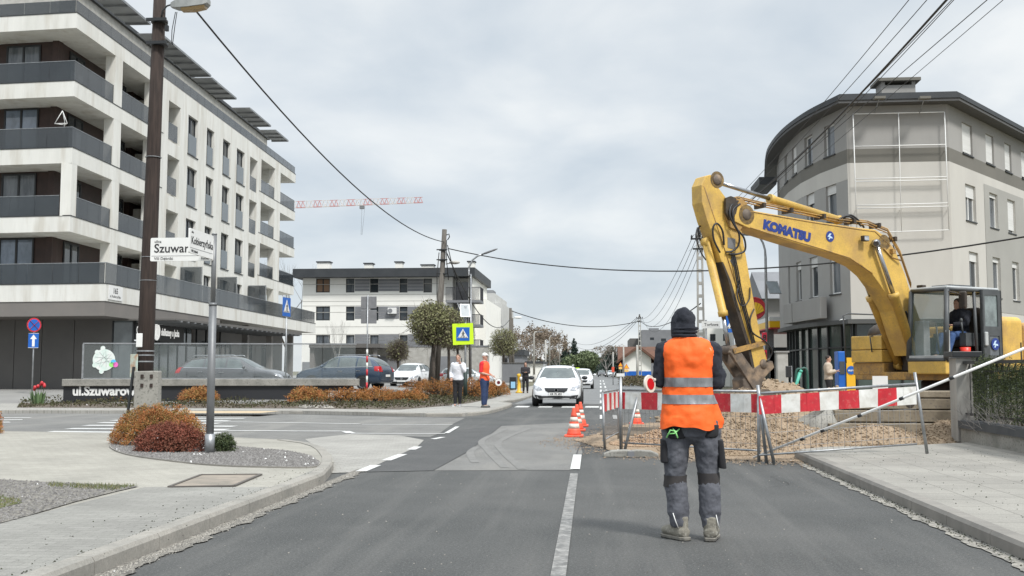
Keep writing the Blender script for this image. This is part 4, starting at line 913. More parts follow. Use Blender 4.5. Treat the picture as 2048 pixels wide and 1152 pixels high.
def conifer(label, x, y, h, w, m, n=2600, name='conifer'):
    t = thing(name, (x, y, 0), label, 'tree'); b = MB(); b.tube([(0, 0, 0), (0, 0, h * .95)], [.2, .03], 6); b.build('trunk', m_bark, t)
    b = MB(); ph = random.random() * 6
    for i in range(n):
        z = h * (1 - random.random() ** .6 * .9); k = (1 - z / h) ** .8; a = random.uniform(0, 2 * pi); r = w * (k + .05) * random.random() ** .35 * (.75 + .3 * sin(z * 5 + a * 2 + ph))
        leaf(b, (cos(a) * r, sin(a) * r, z - .15 * r), random.uniform(.12, .3), .45)
    b.build('crown', m, t, norm=False); return t
m_con = M('needles', (.02, .04, .025), island=[(.015, .032, .02), (.03, .055, .03), (.022, .04, .03)], rough=.85)
m_spr = M('spring_leaves', (.1, .13, .06), island=[(.1, .13, .06), (.17, .2, .1), (.13, .16, .08)], rough=.85)
conifer('dark pine with forked top above the white estate car', gx(1131, 215), 215, zt_(1131, 681, 215), 2.1, m_con)
conifer('dark spruce with pointed top right behind the white estate car', gx(1148, 222), 222, zt_(1148, 676, 222), 2.3, m_con)
conifer('dark evergreen tree at the right of the road end', gx(1224, 250), 250, zt_(1224, 693, 250), 3.6, m_con, 3600)
def leafy(label, x, y, h, w, m, n=3000, s=.25):
    t = thing('leafy_tree', (x, y, 0), label, 'tree'); b = MB(); b.tube([(0, 0, 0), (0, 0, h * .5)], [.2, .1], 6); b.build('trunk', m_bark, t)
    b = MB(); cs = [(random.uniform(-.5, .5) * w, random.uniform(-.5, .5) * w, h * random.uniform(.35, .78), random.uniform(.25, .5) * w) for _ in range(11)]
    for i in range(n):
        c = random.choice(cs); d = V((random.gauss(0, 1), random.gauss(0, 1), random.gauss(0, 1))).normalized() * c[3] * random.random() ** .35
        leaf(b, (c[0] + d.x, c[1] + d.y, c[2] + d.z * .9), random.uniform(.5, 1.3) * s)
    b.build('crown', m, t, norm=False)
leafy('pale green spring tree behind the white estate car', gx(1163, 200), 200, zt_(1160, 700, 200), 4.6, m_spr, 5200)
leafy('low dark green tree at the left of the road end', gx(1187, 280), 280, zt_(1187, 722, 280), 5, m_con, 2000)
b = MB()
for i in range(9000):
    x = random.uniform(-60, 46); y = random.uniform(425, 470)
    if random.random() < .5: x = random.uniform(-22, 14)
    leaf(b, (x, y, random.uniform(0, 6 + 3.0 * sin(x * .21) + 2 * sin(x * .57))), random.uniform(.4, 1), .6)
tag(b.build('far_wood', M('far_wood', (.1, .1, .085), island=[(.08, .075, .065), (.13, .12, .1), (.07, .085, .055)], rough=.95), norm=False), 'distant wood closing off the end of the road', 'wood', kind='stuff')
# ---- shrubs
m_bo = M('shrub_orange', (.45, .14, .05), (.2, .17, .045), 5, island=[(.52, .15, .05), (.4, .2, .05), (.24, .19, .05), (.55, .12, .06), (.13, .13, .035), (.4, .3, .08), (.2, .08, .03), (.18, .2, .05)], rough=.75)
m_bo2 = M('shrub_copper', (.38, .14, .035), (.2, .14, .03), 3, island=[(.5, .17, .05), (.38, .16, .05), (.22, .15, .04), (.56, .2, .06), (.16, .1, .03)], rough=.8)
m_br = M('shrub_red', (.25, .08, .045), (.15, .075, .04), 5, island=[(.3, .07, .045), (.2, .05, .035), (.36, .13, .06), (.22, .13, .05), (.12, .045, .03)], rough=.75)
m_bg = M('shrub_green', (.03, .055, .015), island=[(.02, .04, .012), (.045, .075, .02), (.03, .05, .02), (.07, .09, .03)], rough=.7)
m_twd = M('dark_twigs', (.045, .03, .022), rough=.95)
def bush(label, u, v, wpx, hpx, m, z=ZP, n=4000, ls=.012, depth=.85, group='low spirea shrubs', name='spirea_shrub', lift=0, top=None):
    c = g(u, v, z); s = c.y / F; h = hpx * s; bb = wpx * s / 2 * depth; Yc = c.y + bb; a = wpx * Yc / F / 2; c = V((at(u, 740, Yc).x, Yc, z + lift))
    t = thing(name, c, label, 'shrub', group)
    ph = [random.uniform(0, 6) for _ in range(8)]
    lump = lambda th, z_: 1 + .07 * sin(3 * th + ph[0]) + .06 * sin(5 * th + ph[1] + 3 * z_) + .045 * sin(9 * th + ph[2] - 5 * z_) + .03 * sin(17 * th + ph[3])
    b = MB()
    for i in range(max(60, n // 60)):
        th = random.uniform(0, 2 * pi); el = random.uniform(.15, 1.5); k = random.uniform(.75, .95); e = V((cos(th) * cos(el) * a * k, sin(th) * cos(el) * bb * k, sin(el) * h * k)); seg(b, (e.x * .15, e.y * .15, 0), e, .006, .003)
    b.build('twigs', m_twd, t, norm=False)
    b = MB(); b2 = MB()
    tips = []
    for i in range(n // 12):
        th = random.uniform(0, 2 * pi); z_ = random.random(); z_ = z_ ** .8
        k = sqrt(max(0, 1 - z_ ** 2.6)); l = lump(th, z_)
        e = V((cos(th) * k * a * l, sin(th) * k * bb * l, max(.02, z_ * h * (1 + .08 * sin(4 * th + ph[4]) + .08 * sin(7 * th + ph[5])))))
        o = (e - V((0, 0, h * .3))).normalized()
        for j in range(12):
            w = random.random(); p = e - o * (w * w * ls * 14) + V([random.gauss(0, ls * 1.1) for _ in range(3)])
            if p.z > .01: leaf(b, p + (o * ls * random.uniform(0, 2.6) if j < 2 else V()), ls * random.uniform(.6, 1.25))
    b.build('foliage', m, t, norm=False); return t
bush('largest spirea mound, orange and yellow green, round the foot of the wooden pole', 318, 893, 184, 76, m_bo, n=26000, ls=.013)
bush('deep red leaved shrub between the orange mound and the sign post', 342, 906, 148, 56, m_br, n=20000, ls=.013, depth=.45, name='barberry_shrub', group=None)
bush('small dark green cotoneaster right of the sign post', 449, 905, 56, 36, m_bg, n=5000, ls=.012, name='cotoneaster_shrub', group=None)
bush('orange shrub cut by the left edge of the photo beside the far crossing', -14, 868, 44, 54, m_bo, n=6000, ls=.016)
for u, v, w_, h_, m, lab in ((232, 806, 74, 25, m_bo, 'orange shrub under the white ul.Szuwarowa lettering'), (400, 808, 82, 31, m_bo, 'bright orange shrub behind the street name post'), (613, 809, 80, 31, m_bo, 'bright orange shrub beside the blue crossing sign post'),
        (690, 806, 110, 26, m_bo2, 'copper shrub left of the red and white striped post'), (752, 805, 100, 26, m_bo2, 'copper shrub at the end of the low dark wall'), (812, 806, 84, 22, m_bo2, 'low copper shrub in front of the white hatchback'),
        (852, 786, 100, 26, m_bo2, 'copper shrub nearest the globe tree trunks'), (885, 797, 130, 36, m_bo2, 'large copper shrub left of the man in the white shirt'), (945, 797, 90, 36, m_bo2, 'copper shrub between the two standing men'), (990, 793, 62, 28, m_bo2, 'last copper shrub right of the man in the orange vest'), (905, 775, 120, 22, m_bo2, 'row of copper shrub behind the man in the white shirt')):
    bush(lab, u, v, w_, h_, m, z=.1, n=6000, ls=.024, depth=.7, group='orange and copper shrubs in the far bed', lift=.05)
bed = G([(34, 815), (640, 817), (800, 819), (850, 815), (900, 811), (940, 806), (985, 797), (1010, 789), (985, 782), (930, 780), (850, 778), (740, 782), (720, 795), (400, 797), (126, 797), (50, 800)], .104)
flat('bed_soil', bed, M('bed_soil', (.09, .07, .055), (.13, .105, .08), 2, rough=.95, bump=1, bscale=30))
b = MB(); fb = insamp(bed, .11)
for i in range(26000):
    x, y, z = fb(); hh = .15 + .07 * sin(x * 1.7) + .05 * sin(x * 4.1 + y)
    leaf(b, (x, y, z + random.random() * hh), random.uniform(.02, .05))
m_gc = M('ground_cover', (.06, .055, .025), (.09, .045, .03), .5, island=[(.04, .055, .018), (.075, .07, .03), (.06, .045, .025), (.06, .09, .03), (.045, .07, .025)], rough=.9)
tag(b.build('ground_cover', m_gc, norm=False), 'dark green and brown creeping plants filling the far bed', 'ground cover', kind='stuff')
stones('white_bed_stones', insamp(G([(600, 812), (660, 812), (665, 816), (600, 816)], .13), .13), 60, .04, .09, m_stonel, 'pale stones at the edge of the far bed')
# tulips
t = thing('tulip_clump', g(77, 809, .1), 'clump of red tulips with broad green leaves at the left end of the bed', 'flowers')
b = MB()
for i in range(60):
    a = random.uniform(0, 6.3); r = random.uniform(0, .3); L = random.uniform(.3, .55); p = V((cos(a) * r, sin(a) * r * .6, 0)); q = p + V((cos(a) * .16, sin(a) * .1, L)); w = V((-sin(a), cos(a), 0)) * .03
    b.add([p - w, p + w, q.lerp(p, .4) + w * 1.3, q, q.lerp(p, .4) - w * 1.3], [(0, 1, 2, 3, 4)])
b.build('leaves', M('tulip_leaf', (.1, .17, .07), island=[(.07, .13, .05), (.16, .24, .11)], rough=.6), t)
b = MB()
for x, y, z in ((-.16, 0, .62), (-.1, .1, .66), (-.2, .05, .56), (.1, 0, .78), (.15, .06, .72), (.05, .05, .74), (.2, 0, .68)):
    b.ell((x, y, z), (.06, .06, .075), 8, 6)
fl_ = b.build('blooms', m_red, t); b = MB()
for x, y, z in ((-.16, 0, .62), (-.1, .1, .66), (.1, 0, .78), (.15, .06, .72), (.2, 0, .68)): seg(b, (x * .4, y, 0), (x, y, z - .05), .008, .006)
b.build('stem', m_spr, t)
# ---- pine hedge, black fence, low wall and gate post on the right
b = MB()
t = thing('pine_hedge', (7.1, 17.2, .1), 'dark pine and juniper hedge behind the black fence on the right', 'hedge')
m_pine = M('pine_needles', (.02, .04, .018), island=[(.01, .02, .01), (.018, .034, .014), (.028, .05, .018), (.012, .024, .013), (.02, .04, .015), (.07, .09, .02)], rough=.8)
def hz(x, y): return 1.24 + .12 * sin(y * 2.3 + x) + .1 * sin(y * 5.1) + .05 * sin(x * 7)
for i in range(44000):
    y = random.uniform(-3.6, 4.6); x = random.uniform(-.9, 1.6); h = hz(x, y); z = h * (1 - random.random() ** 2 * .9)
    if random.random() < .5: x = max(-.92, .343 * (17.2 + y) - 7.1) + random.random() ** 2 * .4
    if z < .42 and x < -.55: continue
    if 7.1 + x < .343 * (17.2 + y): continue
    if sin(y * 4 + z * 6) * sin(z * 9 + x * 3) > .82: continue
    a = V((random.gauss(0, 1), random.gauss(0, 1), random.gauss(.5, 1))).normalized() * random.uniform(.03, .07); w = a.orthogonal().normalized() * .005
    b.add([(x, y, z), V((x, y, z)) + w, V((x, y, z)) + a], [(0, 1, 2)]); leaf(b, (x, y, z), random.uniform(.012, .028), .35)
b.build('foliage', m_pine, t, norm=False)
b = MB()
for i in range(90):
    y = random.uniform(-1, 4.2); x = max(-.8, .35 * (17.2 + y) - 7.1) + random.uniform(0, .4); d = V((random.uniform(-1, .3), random.gauss(0, .7), random.uniform(.4, 1)))
    branch(b, (x, y, .1), d, .35, .012, 2, .5, .2, 2)
b.build('branches', m_twg, t, norm=False)
t = wthing('garden_fence', 'black metal fence on a low concrete wall at the right edge', 'fence')
FX = 6.33
b = MB(); b.b2((FX - .12, 9, .1), (FX + .12, 18.8, .34)); b.build('base_wall', m_conc, t)
b = MB(); b.b2((FX - .16, 9, .341), (FX + .16, 18.8, .47)); b.build('coping', M('slate_coping', (.05, .055, .06), (.07, .075, .08), 3, rough=.7), t)
b = MB(); b.b2((FX - .03, 9, .56), (FX + .03, 18.8, .6)); b.b2((FX - .05, 9, 1.44), (FX + .05, 18.8, 1.49)); b.b2((FX - .03, 9, 1.3), (FX + .03, 18.8, 1.33)); b.build('rail', m_dark, t)
b = MB()
y = 9.1
while y < 18.8: b.box((FX, y, 1.02), (.012, .012, .84)); b.bar((FX, y, 1.44), (FX, y + .16, 1.28), .012, .012); y += .25
b.build('bars', m_dark, t)
t = wthing('gate_post', 'square concrete gate post with dark flat cap beside the hedge', 'post')
b = MB(); b.box((FX + .02, 19.0, .82), (.36, .36, 1.46)); b.build('shaft', M('post_concrete', (.34, .33, .305), (.26, .25, .23), 3, rough=.9, bump=.3, bscale=50, xyz=(1, 1, .3)), t, bevel=.015)
b = MB(); b.box((FX + .02, 19.0, 1.61), (.5, .5, .1)); b.build('cap', m_dark, t, bevel=.01)
b = MB(); b.box((FX + .25, 18.85, .9), (.14, .06, 1.3)); b.build('steel_jamb', m_dark, t)
b = MB(); b.box((FX + .36, 18.8, 1.0), (.035, .04, .6)); b.build('latch_strip', m_metal, t)
# leafy garden plants in front of the white gable house and along the right hand verge
for i, (u, v, Y, w, hh, lab) in enumerate(((1265, 0, 95, 9, 1.7, 'brown clipped hedge along the right verge far off'),)):
    t = thing('hedge', (gx(1275, 95), 95, 0), lab, 'hedge'); b = MB()
    for k in range(6000): leaf(b, (random.uniform(-1.6, 3.5), random.uniform(-8, 10), random.random() ** .6 * .85), random.uniform(.05, .12))
    b.build('foliage', M('dry_hedge', (.14, .1, .06), island=[(.12, .08, .05), (.18, .14, .09), (.1, .1, .05)], rough=.95), t, norm=False)
# ================================================================ POLES, WIRES, SIGNS
def stripe_cyl(b, p, r, z0, z1): b.tube([(p[0], p[1], z0), (p[0], p[1], z1)], r, 12)
# wooden pole with concrete stub, near left
t = wthing('utility_pole', 'tall tarred wooden pole strapped to a concrete stub behind the orange shrub', 'pole')
Y = 19.3; pb = at(284, 880, Y); pt = at(324, -110, Y + .1)
def pp(k): return V((pb.x, pb.y, 0)).lerp(V((pt.x, pt.y, pt.z)), k)
hgt = pt.z
b = MB(); b.tube([V((pb.x, pb.y, .1)), pp(.3), pp(.6), pp(1)], [.165, .15, .13, .112], 16); b.build('wooden_shaft', m_wood, t)
s0 = at(294, 880, Y - .22); s1 = at(296, 742, Y - .22)
b = MB(); b.bar((s0.x, s0.y, .1), (s1.x, s1.y, s1.z), .46, .2, up=(0, 1, 0)); st = b.build('concrete_stub', m_conc, t, bevel=.02)
b = MB()
for z in (1.22, 1.05): b.box((s0.x + .1, s0.y - .11, z), (.05, .02, .07)); b.box((s0.x - .08, s0.y - .11, z), (.05, .02, .07))
b.tube([(s0.x - .14, s0.y - .105, .62), (s0.x - .02, s0.y - .12, .66), (s0.x + .12, s0.y - .11, .6)], .016, 6); b.build('bolt', m_wood, st)
b = MB()
for z in (1.5, 1.62, 1.7):
    c = pp(z / hgt); b.lathe([(.158, -.012), (.166, -.012), (.166, .012), (.158, .012)], c, 16)
for z in (3.05, 5.45, 3.5): c = pp(z / hgt); b.lathe([(.14, -.005), (.155, -.005), (.155, .005), (.14, .005)], c, 16)
b.build('strap', m_metal, t)
b = MB(); c = pp(1.95 / hgt); b.box((c.x - .06, c.y - .15, 1.9), (.12, .05, .26)); b.build('notice_box', m_signw, t, bevel=.01)
b = MB(); c = pp(1.5 / hgt); b.box((c.x - .16, c.y - .13, 1.42), (.2, .02, .44), rz=-.5); po = b.build('poster', M('poster', (.5, .62, .55), (.45, .3, .2), 9, rough=.7), t)
b = MB(); b.bar((pb.x - .22, Y - .26, .1), (pb.x - .1, Y - .22, 1.4), .04, .04); b.build('cable_guard', m_dark, t)
b = MB()
for v in (42, 88):
    b = MB(); c = at(317, v, Y); b.lathe([(.12, -.03), (.16, -.03), (.16, .03), (.12, .03)], V((c.x, Y + .05, c.z)), 14); b.b2((c.x - .2, Y - .12, c.z - .03), (c.x + .2, Y - .08, c.z + .03)); b.build('clamp', m_dark, t)
b = MB(); c = at(338, 60, Y); b.box((c.x, Y - .1, c.z), (.06, .06, .11)); b.build('insulator', m_dark, t)
b = MB(); b.tube([at(322, 40, Y), at(325, 22, Y), at(334, 12, Y), at(346, 8, Y)], .018, 6); b.tube([at(354, 24, Y), at(350, 50, Y), at(345, 90, Y)], .008, 5); b.tube([at(351, 24, Y), at(344, 60, Y), at(343, 88, Y)], .008, 5)
lamp = b.build('lamp_bracket', m_dark, t)
b = MB(); p0, p1 = at(343, 10, Y), at(418, 3, Y - .2)
d = (p1 - p0); b.rings([[p0 + d * k + V((0, sy * w, sz)) for sy, sz in ((-1, -h), (1, -h), (1, h * .6), (.5, h), (-.5, h), (-1, h * .6))] for k, w, h in ((0, .05, .05), (.15, .11, .09), (.5, .15, .11), (.9, .14, .09), (1, .09, .05))], sm=False); b.build('lamp_head', M('lamp_grey', (.35, .36, .35), (.28, .29, .28), 5, rough=.5), lamp)
b = MB(); b.rings([[p0 + d * k + V((0, sy * w, -h)) for sy in (-1, 1)] + [p0 + d * k + V((0, sy * w * .6, -h - .05)) for sy in (1, -1)] for k, w, h in ((.3, .1, .105), (.6, .13, .115), (.92, .1, .09))], sm=False); b.build('lamp_lens', M('lamp_amber', (.32, .22, .1), rough=.25), lamp)
PT1 = at(326, -60, Y)
# second pole (double wood) beyond the road
t = wthing('utility_pole', 'weathered double wooden pole with cables above the round tree', 'pole'); Y2 = 56
b = MB(); a0, a1 = at(872, 760, Y2), at(889, 459, Y2); b.tube([(a0.x, Y2, .2), tuple(a1)], [.17, .13], 12); b.build('wooden_shaft', m_wood2, t)
b = MB(); c0 = at(866, 760, Y2 - .4); c1 = at(884, 545, Y2 - .1); b.tube([(c0.x - .15, Y2 - .6, .2), tuple(c1)], [.15, .12], 10); b.build('brace', m_wood2, t)
b = MB()
for v in (500, 520, 548): b = MB(); c = at(885, v, Y2); b.lathe([(.15, -.04), (.19, -.04), (.19, .04), (.15, .04)], c, 12); b.b2((c.x - .3, Y2 - .2, c.z - .03), (c.x + .3, Y2 - .16, c.z + .03)); b.build('clamp', m_dark, t)
b = MB()
for x0_, v0, x1_, v1 in ((893, 480, 897, 560), (878, 505, 874, 600), (895, 490, 915, 560), (897, 500, 925, 600)): b.tube([at(x0_, v0, Y2 - .2), at((x0_ + x1_) / 2 - 2, (v0 + v1) / 2, Y2 - .25), at(x1_, v1, Y2 - .2)], .025, 5)
b.tube([at(893, 470, Y2), at(898, 468, Y2), at(899, 474, Y2), at(895, 480, Y2)], .03, 5); b.build('service_cable', m_cable, t)
b = MB(); b.tube([at(892, 528, Y2), at(902, 526, Y2)], .03, 6); b.ell(at(909, 525, Y2), (.3, .16, .1)); b.build('lamp', m_concl, t)
PT2 = at(889, 484, Y2)
def lamp_post(label, u, Y, vtop, path, m=m_metal, r=.07, head=True, group=None, z0=0):
    t = wthing('street_lamp', label, 'street lamp', group); p = at(u, vtop, Y)
    b = MB(); b.tube([(p.x, Y, z0), (p.x, Y, z0 + .9)], r * 1.3, 10); b.tube([(p.x, Y, z0 + .9), tuple(p)] + [tuple(at(a, c, Y)) for a, c in path], [r, r * .75] + [r * .6] * len(path), 10); b.build('pole', m, t)
    if head:
        e = at(*path[-1], Y); f = at(*path[-2], Y) if len(path) > 1 else p; d = (e - f).normalized()
        b = MB(); b.tube([e - d * .1, e + d * .15, e + d * .6, e + d * .75], [.05, .11, .1, .04], 8, el=.5); b.build('lamp_head', m_gband, t)
    return t
lamp_post('tall curved grey street lamp above the yellow crossing sign', 941, 50, 548, [(937, 552), (938, 535), (945, 520), (955, 512), (966, 508)], r=.075)
lamp_post('grey street lamp post with bent top and solar panel behind the excavator arm', 1531, 50, 515, [(1530, 500), (1526, 486), (1520, 476), (1510, 471), (1500, 470)], r=.08)
for lab, u, Y, v, pa in (('concrete street lamp just left of the white estate car roof', 1068, 120, 668, [(1070, 664), (1074, 664)]), ('concrete street lamp second behind the white estate car', 1099, 165, 676, [(1101, 672), (1104, 672)]),
        ('far concrete street lamp in front of the conifers', 1119, 210, 692, [(1120, 690), (1124, 690)]), ('very far concrete street lamp in front of the pale green tree', 1137, 260, 705, [(1138, 703), (1141, 703)])):
    lamp_post(lab, u, Y, v, pa, m=m_concl, r=.13, group='concrete street lamps down the road')
for lab, u, Y, v, pa in (('thin wooden pole by the brown bare tree', 1091, 150, 680, None), ('slim concrete pole right of the road end', 1226, 190, 704, None), ('slim pole in front of the white gable wall', 1274, 150, 690, None), ('slim pole at the left of the gable wall', 1247, 170, 690, None)):
    t = wthing('utility_pole', lab, 'pole', 'thin far poles'); p = at(u, v, Y); b = MB(); b.tube([(p.x, Y, 0), tuple(p)], [.16, .11], 8); b.build('shaft', m_concl, t)
# solar panels
def solar(c, w, h, tilt, rz, parent):
    b = MB(); b.box((0, 0, 0), (w, .03, h)); M4 = Matrix.Translation(c) @ Matrix.Rotation(rz, 4, 'Z') @ Matrix.Rotation(tilt, 4, 'X')
    b.xf(M4); o = b.build('solar_panel', m_metal, parent); b = MB(); b.box((0, -.017, 0), (w - .06, .006, h - .06)); b.xf(M4); b.build('solar_cells', M('solar_cells', (.2, .23, .24), (.25, .28, .3), 4, rough=.25), o); return o
# lattice concrete pole right
def lattice(label, u, v, Y, w=.34, m=m_concl, group=None, arm=True):
    t = wthing('utility_pole', label, 'pole', group); p = at(u, v, Y); x = p.x; b = MB()
    for s in (-1, 1): b.bar((x + s * w / 2, Y, 0), (x + s * w * .3, Y, p.z), .09, .14, up=(0, 1, 0))
    n = 13
    for i in range(n + 1): z = p.z * i / n; b.box((x, Y, z), (w * (1 - .4 * i / n), .12, .16))
    b.build('concrete_shaft', m, t)
    if arm:
        b = MB(); b.box((x, Y - .1, p.z - .3), (.9, .08, .08)); b.box((x, Y - .1, p.z - .8), (.7, .08, .08)); b.tube([(x, Y, p.z - .2), (x, Y, p.z + .25)], .09, 8)
        for s in (-.4, -.15, .15, .4): b.lathe([(.03, 0), (.05, .05), (.04, .1), (.02, .16)], (x + s, Y - .1, p.z - .26), 8)
        b.build('crossarm', m_dark, t)
    return p
LP1 = lattice('openwork concrete pole behind the worker and left of the excavator arm', 1399, 466, 52)
LP2 = lattice('openwork concrete pole in front of the white gable house', 1279, 632, 145, w=.4)
p = at(1021, 616, 125); t = wthing('utility_pole', 'dark wooden pole with small lamp above the round olive tree', 'pole'); b = MB(); b.tube([(p.x, 125, 0), tuple(p)], [.2, .16], 10); b.tube([(p.x + .4, 125, 0), (p.x + .2, 125, p.z - 1.2)], [.16, .12], 8); b.build('wooden_shaft', m_wood2, t)
b = MB(); b.tube([at(1023, 637, 125), at(1034, 635, 125)], .05, 5); b.ell(at(1036, 635, 125), (.5, .3, .15)); b.build('lamp', m_signw, t)
LP3 = p
# cables
def cable(label, p0, p1, sag, r, n=24, grp='overhead cables'):
    p0, p1 = V(p0), V(p1); pts = [p0.lerp(p1, i / n) - V((0, 0, sag * 4 * (i / n) * (1 - i / n))) for i in range(n + 1)]
    b = MB(); b.tube(pts, r, 6); o = b.build('overhead_cable', m_cable, norm=False); tag(o, label, 'cable', grp)
cable('thick black cable from the near wooden pole down to the second wooden pole', PT1, PT2, 1.1, .022)
cable('black cable across the road from the second pole to the right edge over the excavator', at(896, 497, Y2), (15.2, 33, at(2090, 448, 33).z), 1.35, .03)
cable('thin cable from the far dark pole over the road to the far openwork pole', LP3 + V((0, 0, -.3)), LP2 + V((0, 0, -.7)), 1.3, .05)
cable('thin cable looping down from the second pole to the far dark pole', at(893, 505, Y2), LP3 + V((0, 0, -1.2)), 2.4, .035)
cable('fine cable crossing from the far openwork pole to the near one', LP2 + V((0, 0, -.6)), LP1 + V((0, 0, -3.5)), 1.0, .03)
npole = V((6.3, 8, 8.6))
tops = ((1790, .007), (1824, .007), (1848, .02), (1871, .007), (1876, .007), (1968, .008), (2000, .006))
for i, (u, r) in enumerate(tops):
    q0 = at(u + 60, -60, 15.5); q0 = at(u, 0, 17.0); e = LP1 + V((-.35 + .12 * i, -.1, -.15 - (.3 if i in (4, 5) else 0)))
    if i >= 5: e = at(1480 + 30 * (i - 5), 415, 46)
    d = (q0 - e); s = e + d * 1.25 + V((0, 0, .1))
    lab = ('leftmost of the wires rising to the top right', 'second wire from the left of those rising to the top right', 'thickest black cable of those rising to the top right', 'wire just right of the thick cable rising to the top right', 'wire touching its neighbour just right of the thick cable', 'wire crossing the billboard towards the top right', 'rightmost wire, passing right of the roof chimney')[i]
    if i >= 5: s = e + (e - q0) * .9; cable(lab, q0 + (q0 - e) * .25, s if i > 5 else s, .1, r)
    else: cable(lab, s, e, .55 if i != 2 else .75, r)
for i in range(4): cable(('uppermost', 'second from the top', 'third from the top', 'lowest')[i] + ' of the drooping wires between the two openwork poles', LP1 + V((-.3 + .2 * i, 0, -.1)), LP2 + V((-.4 + .25 * i, 0, -.2)), 1.6 + .55 * i, .014, grp='drooping wires between the openwork poles')
for i in range(3): cable(('upper', 'middle', 'lower')[i] + ' faint wire running on down the road from the far openwork pole', LP2 + V((-.3 + .2 * i, 0, -.2)), at(1150 - 6 * i, 684 + 2 * i, 290), 2 + i, .03, grp='faint wires beyond the far openwork pole')
# ---- signs
def post(b, x, y, z0, z1, r=.03): b.tube([(x, y, z0), (x, y, z1)], r, 10)
def ped_pict(parent, O, U, w, blue=m_signb, N=None):
    """pedestrian crossing sign face: blue square, white triangle, black walker on stripes; O = centre"""
    U = V(U); Vv = V((0, 0, 1)); h = w / 2
    b = MB(); b.prism([(-h, -h), (h, -h), (h, h), (-h, h)], O, U, Vv, 0, .012); o = b.build('sign_plate', blue, parent)
    b = MB(); b.prism([(-.8 * h, -.58 * h), (.8 * h, -.58 * h), (0, .8 * h)], O, U, Vv, .014, .018); b.build('white_triangle', m_signw, o)
    b = MB(); k = h
    for pl in ([(-.02, .3), (.1, .3), (.14, -.05), (-.08, -.05)], [(-.08, -.05), (.02, -.05), (-.12, -.48), (-.24, -.48)], [(.02, -.05), (.14, -.05), (.26, -.48), (.14, -.48)], [(-.02, .27), (.02, .3), (-.16, .0), (-.22, .03)], [(.1, .28), (.07, .22), (.24, .02), (.28, .06)]):
        b.prism([(a * k, c * k) for a, c in pl], O, U, Vv, .02, .023)
    b.prism([(.04 * k + .08 * k * cos(a), .42 * k + .08 * k * sin(a)) for a in [i * pi / 5 for i in range(10)]], O, U, Vv, .02, .023)
    b.build('walker', m_ink, o)
    b = MB()
    for i in range(6): x = -.66 + i * .235; b.prism([(x * k, -.56 * k), ((x + .12) * k, -.56 * k), ((x + .09) * k, -.42 * k), ((x + .0) * k, -.42 * k)], O, U, Vv, .0185, .0195)
    b.build('stripes', m_ink, o)
    return o
Y = 45; c = at(926, 668, Y)
t = wthing('crossing_sign', 'pedestrian crossing sign in a bright yellow green square with a solar panel above', 'sign')
b = MB(); b.box((0, 0, 0), (.9, .03, .92)); b.xf(Matrix.Translation(c) @ Matrix.Rotation(-.04, 4, 'Y')); b.build('fluorescent_board', m_signy, t)
ped_pict(t, c + V((-.0, -.02, 0)), (1, 0, -.0), .58)
b = MB(); post(b, c.x + .1, Y + .06, .1, at(930, 612, Y).z, .045); b.tube([(c.x + .1, Y + .06, 3.3), at(915, 606, Y)], .02, 6); b.build('post', m_metal, t)
b = MB(); post(b, c.x + .1, Y + .06, .1, 1.4, .09); b.build('dark_sleeve', M('green_sleeve', (.015, .03, .025), rough=.6), t)
solar(at(930, 621, Y), .42, .66, -.5, .25, t)
# left crossing sign, seen edge on
Y = 41.5; c = at(573, 614, Y); t = wthing('crossing_sign', 'blue pedestrian crossing sign turned almost edge on, on a thin post in the bed', 'sign')
ped_pict(t, c, V((cos(1.45), sin(1.45), 0)), .76)
b = MB(); post(b, c.x - .02, Y + .1, .1, c.z + .3, .03); b.build('post', m_metal, t)
# two sign backs
Y = 47; t = wthing('road_sign', 'two grey sign backs on a post with red and white sleeve, before the white building', 'sign')
for v0, v1 in ((593, 617), (620, 647)):
    a, c = at(722, v0, Y), at(753, v1, Y); b = MB(); b.b2((a.x, Y, c.z), (c.x, Y + .03, a.z)); b.build('sign_back', m_signbk, t, bevel=.02)
p = at(736, 590, Y); b = MB(); post(b, p.x, Y - .04, .35, p.z, .032); b.build('post', m_metal, t)
b = MB()
for i in range(6): b.m = i % 2; b.tube([(p.x, Y - .04, .5 + i * .3), (p.x, Y - .04, .8 + i * .3)], .045, 10)
b.build('striped_sleeve', [m_red, m_bwhite], t)
# no stopping + one way
Y = 42; t = wthing('road_sign', 'round red and blue no stopping sign above a blue arrow sign, far left', 'sign'); c = at(68, 650, Y)
Uo = V((cos(.9), sin(.9), 0)); No = Uo.cross(V((0, 0, 1)))
b = MB(); b.lathe([(.3, 0), (.3, .01), (0, .01)], c, 24, axis=No); rs = b.build('round_plate', m_red, t)
b = MB(); b.lathe([(.24, .011), (.24, .016), (0, .016)], c, 24, axis=No); b.build('blue_disc', m_signb, rs)
b = MB()
for s in (-1, 1): b.bar(c + No * .02 + Uo * .17 * s + V((0, 0, .17)), c + No * .02 - Uo * .17 * s - V((0, 0, .17)), .006, .055, up=Uo.cross(V((0, 0, 1))))
b.build('red_cross', m_red, rs)
c = at(67, 681, Y); Ua = V((cos(.35), sin(.35), 0)); b = MB(); b.prism([(-.2, -.31), (.2, -.31), (.2, .31), (-.2, .31)], c, Ua, (0, 0, 1), 0, .012); rs = b.build('blue_plate', m_signb, t)
b = MB(); b.prism([(-.05, -.25), (.05, -.25), (.05, .06), (.13, .06), (0, .25), (-.13, .06), (-.05, .06)], c, Ua, (0, 0, 1), .014, .018); b.build('arrow', m_signw, rs)
b = MB(); b.prism([(-.2, -.31), (.2, -.31), (.2, -.295), (-.2, -.295)], c, Ua, (0, 0, 1), .0135, .0145); b.prism([(-.2, .295), (.2, .295), (.2, .31), (-.2, .31)], c, Ua, (0, 0, 1), .0135, .0145); b.build('white_edge', m_signw, rs)
